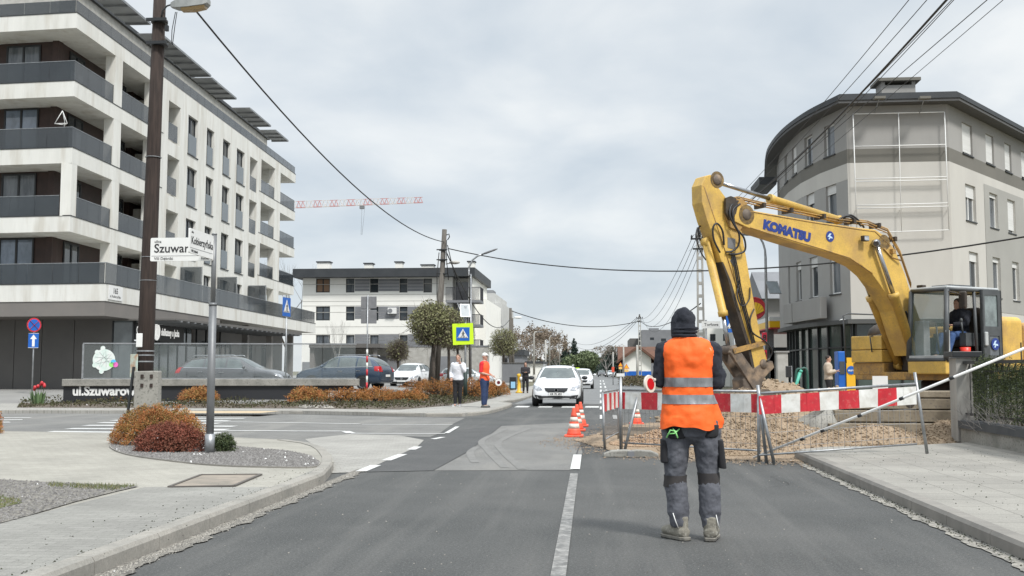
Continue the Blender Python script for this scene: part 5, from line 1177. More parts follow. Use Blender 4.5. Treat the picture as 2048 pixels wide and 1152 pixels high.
b = MB(); post(b, c.x - .02, Y + .06, .3, c.z + .9, .03); b.build('post', m_metal, t)
# street name signs
pz = g(419, 906, ZP); t = thing('street_name_sign', (0, 0, 0), 'grey post with two white street name plates Szuwarowa and Kobierzyńska', 'sign')
top = at(425, 470, pz.y)
b = MB(); b.tube([(pz.x, pz.y, ZP), (pz.x, pz.y, 2.3)], .056, 16); b.tube([(pz.x, pz.y, 2.29), (pz.x, pz.y, 2.33)], [.064, .05], 16); b.tube([(pz.x, pz.y, 2.33), (pz.x, pz.y, top.z)], .036, 14); b.tube([(pz.x, pz.y, top.z), (pz.x, pz.y, top.z + .02)], .04, 14); b.build('post', m_post, t)
b = MB(); b.tube([(pz.x, pz.y, ZP), (pz.x, pz.y, ZP + .28)], .072, 16); b.build('foot', m_metal, t)
def plate(parent, O, U, w, h, lines, edge=True):
    U = V(U).normalized(); Zv = V((0, 0, 1))
    r = .02; P_ = []
    for cx, cy, a0 in ((w - r, r, -90), (w - r, h - r, 0), (r, h - r, 90), (r, r, 180)):
        for k in range(4): a = radians(a0 + k * 30); P_.append((cx + r * cos(a), cy + r * sin(a)))
    b = MB(); b.prism(P_, O, U, Zv, -.012, .012); o = b.build('name_plate', m_signw, parent)
    b = MB()
    for s, size, x, y, bold in lines: text(b, s, size, V(O) + U * x + Zv * y, U, Zv, off=.0145, bold=bold, extr=.001)
    b.build('lettering', m_ink, o)
    b = MB(); b.prism([(.02, .075), (w - .02, .075), (w - .02, .08), (.02, .08)], O, U, Zv, .013, .0145); b.build('rule', m_signbk, o)
    return o
a0 = at(301, 520, pz.y - .05); 
plate(t, (a0.x, pz.y - .05, a0.z - .02), (1, .0, .0), .96, .35, (('ulica', .06, .06, .275, 0), ('Szuwarowa', .185, .055, .13, .002), ('VIII Dębniki', .06, .06, .018, 0), ('Ruczaj', .045, .78, .022, 0)))
b0 = at(369, 507, pz.y - .92)
plate(t, (pz.x - .01, pz.y - .93, top.z - .37), (.0, 1, 0), .9, .35, (('ulica', .045, .05, .29, 0), ('Kobierzyńska', .15, .045, .14, .002), ('VIII Dębniki', .05, .05, .02, 0)))
rebase(t, pz)
# Torfowa plate and blue crossing sign on the right, traffic light boards
Y = 50; t = wthing('street_name_sign', 'white street name plate Torfowa on a grey post behind the worker', 'sign'); p = at(1403, 657, Y)
plate(t, (p.x, Y - .05, p.z), (1, 0, 0), .88, .34, (('Torfowa', .19, .12, .12, .003),)); b = MB(); q_ = at(1412, 640, Y); post(b, q_.x, Y, .0, q_.z, .04); b.build('post', m_post, t)
Y = 48; t = wthing('crossing_sign', 'blue pedestrian crossing sign half behind the excavator arm', 'sign'); c = at(1468, 646, Y); ped_pict(t, c, (1, 0, 0), .86); b = MB(); post(b, c.x, Y + .05, 0, c.z + .3, .035); b.build('post', m_metal, t)
Y = 49.8; t = wthing('information_board', 'narrow red board with black figures between the excavator arm and the petrol station', 'sign')
for v0, v1 in ((665, 684), (700, 719)):
    a, c = at(1524, v0, Y), at(1534, v1, Y); b = MB(); b.b2((a.x, Y, c.z), (c.x, Y + .08, a.z)); o = b.build('red_panel', M('bright_red', (.8, .02, .06), rough=.4), t)
    b = MB(); text(b, '8', .34, (a.x + .03, Y - .01, c.z + .1), (1, 0, 0), (0, 0, 1), bold=.01); b.build('figure', m_ink, o)
b = MB(); p = at(1529, 664, Y); post(b, p.x, Y + .1, 0, p.z, .05); b.build('post', m_metal, t)
solar(at(1547, 575, 49.7), .62, .72, -.55, .35, S.objects['street_lamp.001'])
# far warning signs
t = wthing('warning_sign', 'yellow roadworks triangle above a square plate, left one of the far pair', 'sign', 'far yellow roadworks signs'); Y = 180
def warn(t, u, v, Y, s=.42):
    c = at(u, v, Y); b = MB(); b.prism([(-s, -s * .8), (s, -s * .8), (0, s)], c, (1, 0, 0), (0, 0, 1), 0, .02); o = b.build('triangle', m_red, t); b = MB(); b.prism([(-s * .78, -s * .68), (s * .78, -s * .68), (0, s * .72)], c, (1, 0, 0), (0, 0, 1), .022, .026); b.build('yellow_face', M('warn_yellow', (.85, .4, .02), rough=.4), o)
    b = MB(); b.prism([(-s * .7, -s * 1.9), (s * .7, -s * 1.9), (s * .7, -s), (-s * .7, -s)], c, (1, 0, 0), (0, 0, 1), 0, .02); b.build('lower_plate', M('warn_plate', (.8, .5, .15), rough=.4), t); b = MB(); post(b, c.x, Y + .05, 0, c.z, .04); b.build('post', m_metal, t)
    return c
warn(t, 1241, 729, Y); t = wthing('warning_sign', 'orange roadworks triangle above an orange plate, right one of the far pair', 'sign', 'far yellow roadworks signs'); warn(t, 1253, 733, 155, .42)
for u, v, lab in ((1155, 739, 'left one of two tiny fluorescent crossing signs beyond the white estate car'), (1161, 742, 'right one of two tiny fluorescent crossing signs beyond the white estate car')):
    t = wthing('crossing_sign', lab, 'sign', 'tiny far crossing signs'); c = at(u, v, 110); b = MB(); b.box((c.x, 110, c.z), (.4, .03, .4)); bo = b.build('fluorescent_board', m_signy, t); b = MB(); b.box((c.x, 109.97, c.z), (.2, .02, .2)); b.build('blue_square', m_signb, bo); b = MB(); post(b, c.x, 110.05, 0, c.z, .03); b.build('post', m_metal, t)
t = wthing('marker_post', 'orange square marker on a short post at the right of the road end', 'post'); c = at(1226, 739, 100); b = MB(); b.box((c.x, 100, c.z), (.25, .08, .5)); b.build('board', m_orangec, t); b = MB(); post(b, c.x, 100.1, 0, c.z, .04); b.build('post', m_metal, t)
# yellow bollard, litter bin, grey cabinet near the pavement beyond
t = wthing('hydrant_post', 'yellow post with broad foot left of the white estate car', 'bollard'); c = g(1038, 786, .1); b = MB(); b.lathe([(.2, 0), (.2, .06), (.1, .12), (.09, .9), (.12, .95), (.11, 1.05), (0, 1.08)], c, 14); b.build('post', M('yellow_plastic', (.7, .42, .03), rough=.5), t); b = MB(); b.lathe([(.1, 0), (.1, .1), (0, .1)], c + V((.08, -.05, .8)), 10, axis=(1, -.5, 0)); b.build('nozzle', m_signw, t)
t = wthing('litter_bin', 'dark litter bin with pale blue label beside the yellow post', 'bin'); c = g(1026, 781, .1); b = MB(); b.box((c.x, c.y, .55), (.42, .4, .8)); b.build('body', m_dark, t, bevel=.03); b = MB(); b.box((c.x + .02, c.y - .205, .45), (.28, .01, .4)); b.build('label', M('bin_label', (.3, .55, .75), rough=.5), t)
t = wthing('utility_cabinet', 'grey street cabinet behind the litter bin', 'cabinet'); c = g(1026, 772, .1); b = MB(); b.box((c.x - .2, c.y + 3, 1.15), (1.9, .5, 1.6)); b.build('body', m_gband, t, bevel=.03); b = MB(); b.box((c.x - .2, c.y + 3, 2.0), (2.0, .6, .08)); b.build('lid', m_panel, t)
# tower crane jib far away
t = wthing('tower_crane', 'red and white tower crane jib far behind the buildings', 'crane'); Y = 330
xa, xb = at(560, 403, Y), at(845, 395, Y); b = MB(); n = 34
top0, top1 = at(560, 404, Y), at(845, 394.5, Y); bo0, bo1 = at(560, 417, Y), at(845, 405, Y)
for i in range(n):
    b.m = (i // 2) % 2; k0, k1 = i / n, (i + 1) / n; a, c = top0.lerp(top1, k0), top0.lerp(top1, k1); d, e = bo0.lerp(bo1, k0), bo0.lerp(bo1, k1)
    b.bar(a, c, .15, .15); 
    for s in (-.6, .6): o_ = V((0, s, 0)); b.bar(d + o_, e + o_, .13, .13); b.bar(d + o_, (a + c) / 2, .08, .08); b.bar((a + c) / 2, e + o_, .08, .08)
b.build('jib', [M('crane_red', (.5, .2, .18), rough=.5), M('crane_white', (.6, .55, .52), rough=.5)], t)
b = MB(); c = at(724, 411, Y); b.box(tuple(c - V((0, 0, .6))), (1.4, 1, 1)); b.build('trolley', m_gband, t); b = MB(); b.tube([c, at(722, 470, Y)], .04, 4); b.tube([c + V((1, 0, 0)), at(724, 470, Y)], .04, 4); b.build('hoist_rope', m_gband, t)
b = MB()
m0 = at(545, 410, Y)
for i in range(28):
    z0_, z1_ = i * 2.0, i * 2.0 + 2
    for sx_ in (-.8, .8):
        for sy_ in (-.8, .8): b.bar((m0.x + sx_, Y + sy_, z0_), (m0.x + sx_, Y + sy_, z1_), .2, .2)
    b.bar((m0.x - .8, Y - .8, z0_), (m0.x + .8, Y - .8, z1_), .1, .1)
b.build('mast', M('crane_red2', (.5, .2, .18), rough=.5), t)
# ---- low dark wall with lettering, concrete ledge and glass screen
t = wthing('lettered_wall', 'low dark wall with concrete ledge and glass screen bearing ul.Szuwarowa', 'wall')
Wa, Wb = at(127, 770, 38.5), at(718, 760, 40.5); Wa.z = Wb.z = 0
Uw = (Wb - Wa).normalized(); Nw = V((Uw.y, -Uw.x, 0)); Lw = (Wb - Wa).length
lz = at(300, 758, 39).z
b = MB(); b.pl(Wa, Uw, Nw, 0, Lw * .98, 0, lz - .26, -.3, 0); b.build('base', m_black, t)
b = MB(); b.pl(Wa, Uw, Nw, -.03, Lw, lz - .27, lz, -.5, .12); b.build('ledge', m_conc, t, bevel=.02)
b = MB(); gt = at(300, 688, 39).z; n = 8
for i in range(n): b.pl(Wa, Uw, Nw, .65 + (Lw - .8) * i / n + .01, .65 + (Lw - .8) * (i + 1) / n - .01, lz, gt, -.2, -.185)
gs = b.build('glass_screen', m_glassc, t)
b = MB(); b.pl(Wa, Uw, Nw, .62, Lw - .12, gt, gt + .05, -.22, -.165); b.pl(Wa, Uw, Nw, .6, .66, lz, gt, -.22, -.165); b.pl(Wa, Uw, Nw, .62, Lw - .12, lz, lz + .04, -.22, -.165); b.build('rail', m_metal, t)
b = MB(); text(b, 'ul.Szuwarowa', .49, Wa + Uw * .34 + V((0, 0, .4)), Uw, (0, 0, 1), off=.004, bold=.018, extr=.01, xs=.93); b.build('lettering', m_signw, t)
b = MB()
for i in range(13): b.pl(Wa, Uw, Nw, Lw - 1.2 + i * .085, Lw - 1.2 + i * .085 + random.uniform(.03, .07), .3, .55, .005, .02)
b.build('white_lettering_row', m_signw, t)
# round map sticker on the glass
c = Wa + Uw * 1.42 + Nw * (-.17) + V((0, 0, (at(200, 720, 39).z)))
b = MB(); b.lathe([(.42, 0), (.42, .01), (0, .01)], c, 28, axis=Nw)
for dx, dz in ((-.05, .45), (-.26, .3), (-.08, -.44), (-.34, -.2)): b.lathe([(.09, 0), (.09, .012), (0, .012)], c + Uw * dx + V((0, 0, dz)), 14, axis=Nw)
stk = b.build('map_sticker', M('sticker_white', (.75, .76, .74), (.6, .72, .66), 6, rough=.5), t)
for dx, dz, cc in ((.36, -.08, (.1, .5, .8)), (.3, -.18, (.3, .75, .2)), (.44, -.18, (.8, .15, .5))):
    b = MB(); b.lathe([(.1, .012), (.1, .016), (0, .016)], c + Uw * dx + V((0, 0, dz)), 14, axis=Nw); b.build('coloured_dot', M('dot', cc, rough=.5), stk)
b = MB()
for a_ in range(7):
    th = a_ * .7; b.bar(c + Nw * .014 + Uw * .36 * cos(th) + V((0, 0, .36 * sin(th))), c + Nw * .014 - Uw * .3 * cos(th + .5) - V((0, 0, .3 * sin(th + .5))), .004, .008, up=Nw)
b.build('map_lines', m_gband, stk)
# ================================================================ CARS
from mathutils.bvhtree import BVHTree
def evalbvh(o):
    dg = bpy.context.evaluated_depsgraph_get(); dg.update(); e = o.evaluated_get(dg); me = e.to_mesh()
    t = BVHTree.FromPolygons([v.co.copy() for v in me.vertices], [list(p.vertices) for p in me.polygons]); e.to_mesh_clear(); return t
def patch(b, bv, poly, axis, sgn, off=.006, rings=5, sub=5):
    """project an outline (two other axes) on the body from one side; axis 0: poly=(y,z), axis 1: poly=(x,z)"""
    P = []
    for i in range(len(poly)):
        p, q = poly[i], poly[(i + 1) % len(poly)]
        for k in range(sub): P.append((p[0] + (q[0] - p[0]) * k / sub, p[1] + (q[1] - p[1]) * k / sub))
    cx = sum(p[0] for p in P) / len(P); cy = sum(p[1] for p in P) / len(P); R = []
    for r in range(rings + 1):
        k = 1 - r / (rings + .0) * .98; ring = []
        for p in P:
            a, z = cx + (p[0] - cx) * k, cy + (p[1] - cy) * k
            o = V((sgn * 5, a, z)) if axis == 0 else V((a, sgn * 5, z)); d = V((-sgn, 0, 0)) if axis == 0 else V((0, -sgn, 0))
            h = bv.ray_cast(o, d)
            if h[0] is None: h0 = (ring[-1] - (V((sgn, 0, 0)) if axis == 0 else V((0, sgn, 0))) * 0) if ring else V((0, 0, z)); ring.append(h0); continue
            n = h[1]; n = -n if n.dot(d) > 0 else n
            ring.append(h[0] + n * off)
        R.append(ring)
    b.rings(R, sm=True, cap=False)
m_tyre = m_rubber; m_rim = M('alloy', (.45, .46, .47), rough=.3, metal=.9); m_carglass = M('car_glass', (.05, .065, .065), (.12, .145, .14), 1.2, rough=.04, spec=.9)  # car glass: reflection put into the base colour as lighter greenish grey
m_hl = M('headlight', (.45, .47, .5), (.2, .21, .23), 14, rough=.08, spec=.9); m_tl = M('tail_light', (.35, .01, .012), rough=.15)
SHAPES = {
 'estate': (4.7, [(-2.33, .45, .70, .73, .72, .5), (-2.29, .30, .90, .94, .87, .62), (-2.17, .27, .99, 1.12, .91, .63), (-1.86, .25, 1.0, 1.44, .925, .58), (-1.0, .24, .98, 1.52, .935, .61), (0, .24, .96, 1.54, .935, .63), (.42, .24, .95, 1.49, .935, .62), (1.2, .25, .93, 1.01, .93, .73), (1.7, .26, .89, .97, .92, .71), (2.08, .27, .82, .88, .9, .64), (2.26, .27, .72, .78, .84, .56), (2.33, .32, .58, .66, .76, .5), (2.35, .42, .48, .54, .64, .4)]),
 'suv': (4.6, [(-2.28, .45, .75, .8, .74, .5), (-2.25, .33, .98, 1.03, .88, .62), (-2.12, .3, 1.06, 1.2, .92, .64), (-1.78, .28, 1.08, 1.52, .93, .58), (-1.0, .27, 1.05, 1.63, .94, .62), (0, .27, 1.02, 1.65, .94, .64), (.4, .27, 1.01, 1.6, .94, .63), (1.15, .28, .99, 1.1, .93, .73), (1.6, .29, .96, 1.05, .92, .71), (2.0, .3, .9, .97, .9, .64), (2.2, .3, .8, .86, .84, .56), (2.27, .34, .6, .7, .76, .5), (2.29, .44, .5, .56, .64, .4)]),
 'hatch': (4.0, [(-1.98, .42, .74, .78, .7, .48), (-1.95, .3, .93, .98, .82, .58), (-1.84, .26, 1.0, 1.16, .85, .6), (-1.55, .24, 1.0, 1.44, .86, .55), (-.8, .24, .98, 1.5, .87, .58), (0, .24, .95, 1.5, .87, .6), (.35, .24, .94, 1.45, .87, .59), (1.1, .24, .92, 1.0, .865, .68), (1.5, .25, .87, .95, .86, .66), (1.8, .26, .78, .85, .83, .6), (1.93, .27, .68, .75, .77, .53), (1.99, .32, .55, .63, .7, .47), (2.0, .4, .46, .52, .6, .38)])}
def car(label, loc, head, paint, kind, detail=2, group=None, plate='', cladding=False, name='parked_car', rails=True, zs=1.0):
    t = thing(name, loc, label, 'car', group, rz=head); L, ST = SHAPES[kind]; R = []
    for x, zb, zbel, zr, w, wr in ST:
        hw = [(w * .8, zb), (w * .95, zb + .05), (w, zb + (zbel - zb) * .35), (w * .995, zb + (zbel - zb) * .75), (w * .955, zbel), (wr + (w * .955 - wr) * .3 * (zr > zbel + .2), zr - .08 if zr > zbel + .2 else (zbel + zr) / 2 + .01), (wr * .8, zr), (0, zr + .02)]
        R.append([(x, 0, zb)] + [(x, -a, z) for a, z in hw] + [(x, a, z) for a, z in hw[::-1][1:]])
    b = MB(); b.rings(R, sm=True); body = b.build('body', paint, t, sub=2); bv = evalbvh(body)
    x_ = {k: s for k, s in enumerate(ST)}; wsx, wst = ST[7][0], ST[6][0]; rfz = ST[5][3]; bel = ST[5][2]
    # windscreen and rear window (projected from front / rear)
    zlo, zhi = ST[7][3] + .03, ST[6][3] - .05
    b = MB(); patch(b, bv, [(-.70, zlo), (.70, zlo), (.6, (zlo + zhi) / 2 + .05), (.52, zhi), (-.52, zhi), (-.6, (zlo + zhi) / 2 + .05)], 0, 1); b.build('windscreen', m_carglass, t)
    b = MB(); patch(b, bv, [(-.6, ST[2][2] + .08), (.6, ST[2][2] + .08), (.52, ST[3][3] - .06), (-.52, ST[3][3] - .06)], 0, -1); b.build('rear_window', m_carglass, t)
    for s in (-1, 1):
        segs = [[(wsx - .42, bel + .035), (wst + .02, rfz - .14), (-.02, rfz - .105), (-.02, bel + .035)], [(-.09, bel + .035), (-.09, rfz - .105), (-.98, rfz - .115), (-.98, bel + .05)], [(-1.05, bel + .06), (-1.05, rfz - .12), (-1.62, rfz - .19), (-1.88 + (2.35 - L / 2) * .6, bel + .1)]]
        for q in segs: b = MB(); patch(b, bv, q, 1, s); b.build('side_window', m_carglass, t)
        if detail > 1:
            b = MB(); rr = [(wsx - .38, bel + .02), (-1.9 + (2.35 - L / 2) * .6, bel + .07)]; patch(b, bv, [rr[0], rr[1], (rr[1][0], rr[1][1] + .022), (rr[0][0], rr[0][1] + .022)], 1, s, .011); b.build('window_trim', m_rim, t)
            if rails: b = MB(); b.tube([(.3, s * .56, rfz - .02), (.2, s * .57, rfz + .035), (-1.5, s * .55, rfz + .02), (-1.65, s * .54, rfz - .04)], .016, 6); b.build('roof_rail', m_rim, t)
        # mirrors
        b = MB(); b.ell((wsx - .42, s * (ST[7][4] + .1), bel + .1), (.07, .12, .075)); b.build('mirror', m_dark if cladding else paint, t)
        # wheels
        for wx_ in (L * .288, -L * .3):
            b = MB(); patch(b, bv, [(wx_ + .39 * cos(a), .32 + .39 * sin(a)) for a in [i * pi / 9 for i in range(18)] if .32 + .39 * sin(a) > .2], 1, s, .004, sub=1); b.build('wheel_arch', m_dark, t)
            wy = ST[5][4]; w = bpy.data.objects.new('wheel', None); S.collection.objects.link(w); w.parent = t; w.location = (wx_, s * (wy - .11), .325)
            b = MB(); b.lathe([(.2, -.1), (.31, -.11), (.325, -.08), (.325, .08), (.31, .115), (.22, .12), (.2, .1)], (0, 0, 0), 24, axis=(0, s, 0)); b.build('tyre', m_tyre, w)
            b = MB(); b.lathe([(.215, -.05), (.215, .105), (.2, .105), (.19, .05), (.05, .06), (0, .075)], (0, 0, 0), 24, axis=(0, s, 0)); b.build('rim', m_rim if detail > 1 else m_gband, w)
            if detail > 1:
                b = MB()
                for k in range(10): a = k * pi / 5 + .1; a2 = a + .35; b.quad((cos(a) * .07, s * .077, sin(a) * .07), (cos(a) * .19, s * .062, sin(a) * .19), (cos(a2) * .19, s * .062, sin(a2) * .19), (cos(a2) * .07, s * .077, sin(a2) * .07))
                b.build('spoke_gaps', m_dark, w)
    F0, F1, F2 = ST[10], ST[11], ST[12]
    for s in (-1, 1):
        hz0 = ST[10][2] - .09; b = MB(); patch(b, bv, [(s * .5, hz0 - .02), (s * .60, hz0 + .1), (s * .84, hz0 + .17), (s * .86, hz0 + .07), (s * .7, hz0 - .05)], 0, 1, .01); b.build('headlight', m_hl, t)
        if detail > 1: b = MB(); patch(b, bv, [(s * .55, .36), (s * .55, .41), (s * .8, .44), (s * .8, .38)], 0, 1, .01); b.build('fog_lamp', m_hl if not cladding else m_dark, t)
        b = MB(); tz0, tz1 = (ST[1][2] - .12, ST[2][2] + .06); patch(b, bv, [(s * .55, tz0), (s * .55, tz1), (s * .82, tz1), (s * .86, tz0)], 0, -1, .008); b.build('tail_light', m_tl, t)
        b = MB(); patch(b, bv, [(-L / 2 + .12, tz0 + .02), (-L / 2 + .12, tz1 - .02), (-L / 2 + .36, tz1 - .05), (-L / 2 + .3, tz0 + .04)], 1, s, .008); b.build('tail_light', m_tl, t)
    gz = ST[10][2]; b = MB(); 
    patch(b, bv, [(-.44, gz - .03), (.44, gz - .03), (.4, gz - .13), (.28, gz - .2), (-.28, gz - .2), (-.4, gz - .13)], 0, 1, .012); gr = b.build('grille', m_dark, t)
    b = MB(); h = bv.ray_cast(V((5, 0, gz - .11)), V((-1, 0, 0)))[0]; b.lathe([(.055, 0), (.055, .01), (.07, .01), (.07, 0)], h + V((.02, 0, 0)), 16, axis=(1, 0, 0)); b.build('emblem', m_rim, gr)
    b = MB(); patch(b, bv, [(-.78, .40), (.78, .40), (.74, .30), (-.74, .30)], 0, 1, .01); b.build('air_intake', m_dark, t)
    if cladding:
        b = MB(); patch(b, bv, [(-.5, .335), (.5, .335), (.46, .29), (-.46, .29)], 0, 1, .02); b.build('skid_plate', m_rim, t)
    b = MB(); b.prism([(-.26, -.055), (.26, -.055), (.26, .055), (-.26, .055)], h + V((.035, 0, -.14)), (0, 1, 0), (0, 0, 1), 0, .012); npl = b.build('number_plate', m_signw, t)
    if plate: b = MB(); text(b, plate, .1, h + V((.05, -.22, -.175)), (0, 1, 0), (0, 0, 1), bold=.003, extr=.001, xs=.95); b.build('lettering', m_ink, npl)
    b = MB(); patch(b, bv, [(-.26, .62), (.26, .62), (.26, .73), (-.26, .73)], 0, -1, .02); b.build('rear_number_plate', m_signw, t)
    if detail > 1:
        for a in (-.06, -1.02):
            for s in (-1, 1): b = MB(); patch(b, bv, [(a, .3), (a + .012, .3), (a + .012, bel + .02), (a, bel + .02)], 1, s, .003, rings=2); b.build('door_gap', m_dark, t)
        for s in (-1, 1):
            b = MB(); b.box((-.22, s * (ST[5][4] + .005), bel - .12), (.2, .03, .03)); b.box((-1.15, s * (ST[4][4] + .0), bel - .1), (.2, .03, .03)); b.build('door_handle', m_rim, t)
    return t
P_white = M('car_paint_white', (.72, .73, .74), rough=.25, coat=.8); P_blue = M('car_paint_blue', (.028, .05, .085), rough=.25, coat=.9, metal=.3); P_grey = M('car_paint_grey', (.07, .07, .075), rough=.25, coat=.9, metal=.3); P_silver = M('car_paint_silver', (.5, .53, .54), rough=.3, coat=.8, metal=.2)
car('white estate car with dark mirrors coming towards the camera beside the cones', (-1.62, 41.2, 0), -pi / 2, P_white, 'estate', plate='KR 7K 453', cladding=True, name='estate_car')
car('white car half hidden behind the white estate car', (-1.35, 79, 0), -pi / 2, P_white, 'hatch', detail=1, name='hatchback')
car('dark grey estate car driving behind the glass screen of the lettered wall', (at(468, 740, 43.9).x, 43.9, .42), 0, P_grey, 'estate', name='estate_car', rails=True)
car('dark blue car parked behind the striped sign post', (at(690, 740, 50.5).x, 50.5, .42), pi - .22, P_blue, 'suv', name='parked_car')
car('white hatchback facing the camera beside the small bare round tree', (at(823, 740, 63.2).x, 63.2, .3), -pi / 2 - .12, P_white, 'hatch', name='hatchback', rails=False)
car('pale silver car behind the man in the white shirt', (at(932, 740, 76).x, 76, .1), .15, P_silver, 'hatch', detail=1, name='parked_car')
car('tiny dark car far down the road on the left side', (.4, 235, 0), -pi / 2, P_grey, 'hatch', detail=1, name='parked_car')
car('tiny silver car far down the road on the right side', (2.4, 228, 0), -pi / 2, P_silver, 'hatch', detail=1, name='parked_car')
# ================================================================ EXCAVATOR
A_ = radians(33); hd = V((-cos(A_), -sin(A_), 0)); lf = V((-hd.y, hd.x, 0)); EC = V((7.98, 24.77, 0)); ERZ = atan2(hd.y, hd.x)
EX = thing('excavator', EC, 'yellow tracked excavator with grey cab and raised boom standing in the roadworks', 'excavator', rz=ERZ)
def loc_(p): p = p - EC; return V((p.dot(hd), p.dot(lf), p.z))
def ep(u, v, y=.0): return loc_(onpl(u, v, EC + lf * y, lf))          # pixel -> local point in the plane y = const of the machine
m_yel = M('machine_yellow', (.66, .425, .09), (.54, .35, .08), 3, rough=.5, c3=(.46, .29, .09), scale3=1.3, bump=.15, bscale=40, speck=(.48, .3, .1), sscale=30, streak=((.38, .25, .09), (1.2, 1.2, .9), .56, .7), grain=(25, .08))
m_yeld = M('machine_yellow_dull', (.46, .27, .07), (.34, .2, .07), 4, rough=.65, c3=(.16, .11, .06), scale3=2.5, speck=(.14, .1, .07), sscale=30)
m_steel = M('dirty_steel', (.16, .13, .105), (.09, .07, .055), 5, rough=.7, metal=.2, bump=.4, bscale=40, c3=(.3, .22, .15), scale3=3)
m_grease = M('greasy_dark', (.03, .024, .02), (.06, .045, .032), 6, rough=.6)
m_chrome = M('chrome_rod', (.4, .4, .41), rough=.2, metal=.95)
m_hose = M('hydraulic_hose', (.02, .02, .022), rough=.5)
m_cab = M('cab_grey', (.075, .082, .086), (.055, .06, .063), 4, rough=.5); m_cabw = M('cab_light_grey', (.42, .44, .44), (.34, .35, .35), 4, rough=.5)
m_logo = M('logo_blue', (.015, .035, .2), (.02, .05, .24), 20, rough=.5)
def pprism(b, pts, y0, y1, yp):           # outline given in photo pixels on the plane y = yp, extruded from y0 to y1
    L = [ep(u, v, yp) for u, v in pts]; b.prism([(p.x, p.z) for p in L], (0, 0, 0), (1, 0, 0), (0, 0, 1), -y1, -y0)
BW = .23
b = MB(); boom = [(1468, 416), (1478, 410), (1487, 418), (1562, 431), (1640, 444), (1720, 456), (1750, 459), (1770, 472), (1790, 500), (1810, 548), (1826, 600), (1848, 660), (1848, 700), (1822, 712), (1806, 670), (1791, 622), (1778, 598), (1762, 572), (1745, 549), (1723, 530), (1700, 519), (1672, 509), (1640, 500), (1601, 489), (1562, 477), (1500, 457), (1470, 443)]
pprism(b, boom, -BW, BW, BW); bo = b.build('boom', m_yel, EX, bevel=.012)
# weld seam ribs, logo
b = MB()
p0, p1 = ep(1526, 456, BW + .004), ep(1622, 484, BW + .004); Ub = (p1 - p0).normalized(); Vb = V((0, 1, 0)).cross(Ub); Vb = Vb if Vb.z > 0 else -Vb
text(b, 'KOMATSU', .25, p0 + Vb * .0, Ub, Vb, bold=.02, extr=.002, xs=(p1 - p0).length / 1.2)
b.build('lettering', m_logo, bo)
def emblem(c, U_, V_, r, parent):
    b = MB(); N_ = U_.cross(V_); b.lathe([(r, 0), (r, .006), (0, .006)], c, 24, axis=N_); o = b.build('round_emblem', m_logo, parent)
    b = MB(); b.prism([(-.7 * r, -.2 * r), (-.2 * r, .55 * r), (.25 * r, .6 * r), (-.1 * r, .1 * r), (.5 * r, .0 * r), (.6 * r, -.3 * r), (.1 * r, -.25 * r), (-.2 * r, -.65 * r), (-.4 * r, -.5 * r), (-.1 * r, -.15 * r)], c, U_, V_, .008, .01)
    b.build('swirl', M('emblem_light', (.5, .65, .8), rough=.4), o)
emblem(ep(1660, 473, BW + .004), Ub, Vb, .115, bo)
# hydraulic pipes on top of the boom
b = MB()
for dy, dv in ((.1, 0), (.16, -5), (.04, -8), (-.08, -4)):
    b.tube([ep(1478, 402 + dv, dy), ep(1520, 412 + dv, dy), ep(1600, 428 + dv, dy), ep(1680, 444 + dv, dy), ep(1735, 450 + dv, dy), ep(1775, 466 + dv, dy), ep(1800, 510 + dv, dy), ep(1822, 575 + dv, dy)], .014, 6)
b.build('hydraulic_pipe', m_yeld, bo)
b = MB()
for u, v in ((1520, 418), (1575, 428), (1640, 440), (1700, 450), (1750, 458), (1782, 485)): b = MB(); c = ep(u, v - 6, .08); b.box(tuple(c), (.06, .3, .1)); b.build('pipe_clamp', m_grease, bo)
# arm
AW = .16
b = MB(); arm = [(1411, 352), (1421, 349), (1430, 356), (1437, 375), (1461, 408), (1484, 464), (1502, 570), (1520, 668), (1535, 722), (1528, 740), (1508, 742), (1497, 690), (1468, 594), (1458, 556), (1442, 520), (1428, 478), (1414, 440), (1404, 405), (1403, 370)]
pprism(b, arm, -AW, AW, AW); ar = b.build('arm', m_yel, EX, bevel=.012)
b = MB(); pprism(b, [(1443, 524), (1446, 524), (1461, 560), (1472, 596), (1500, 690), (1510, 741), (1505, 741), (1494, 690), (1465, 596), (1455, 556)], -AW - .003, AW + .004, AW); b.build('dirty_edge', m_grease, ar)
b = MB(); pprism(b, [(1409, 362), (1416, 362), (1440, 440), (1478, 585), (1516, 715), (1509, 716), (1470, 590), (1432, 470)], -AW - .004, AW + .004, AW); 
b = MB(); pprism(b, [(1454, 400), (1476, 392), (1494, 405), (1496, 440), (1480, 462), (1460, 455), (1450, 430)], -.2, .2, .2); b.build('arm_pivot_plate', m_yeld, ar, bevel=.01)
b = MB()
for u, v, r, w in ((1424, 362, .11, .19), (1478, 432, .12, .25), (1516, 728, .1, .19), (1457, 700, .09, .2)): b = MB(); c = ep(u, v, .0); b.lathe([(0, -w), (r * .9, -w), (r, -w + .02), (r, w - .02), (r * .9, w), (0, w)], (c.x, 0, c.z), 18, axis=(0, 1, 0)); b.build('pivot_pin', m_steel, ar)
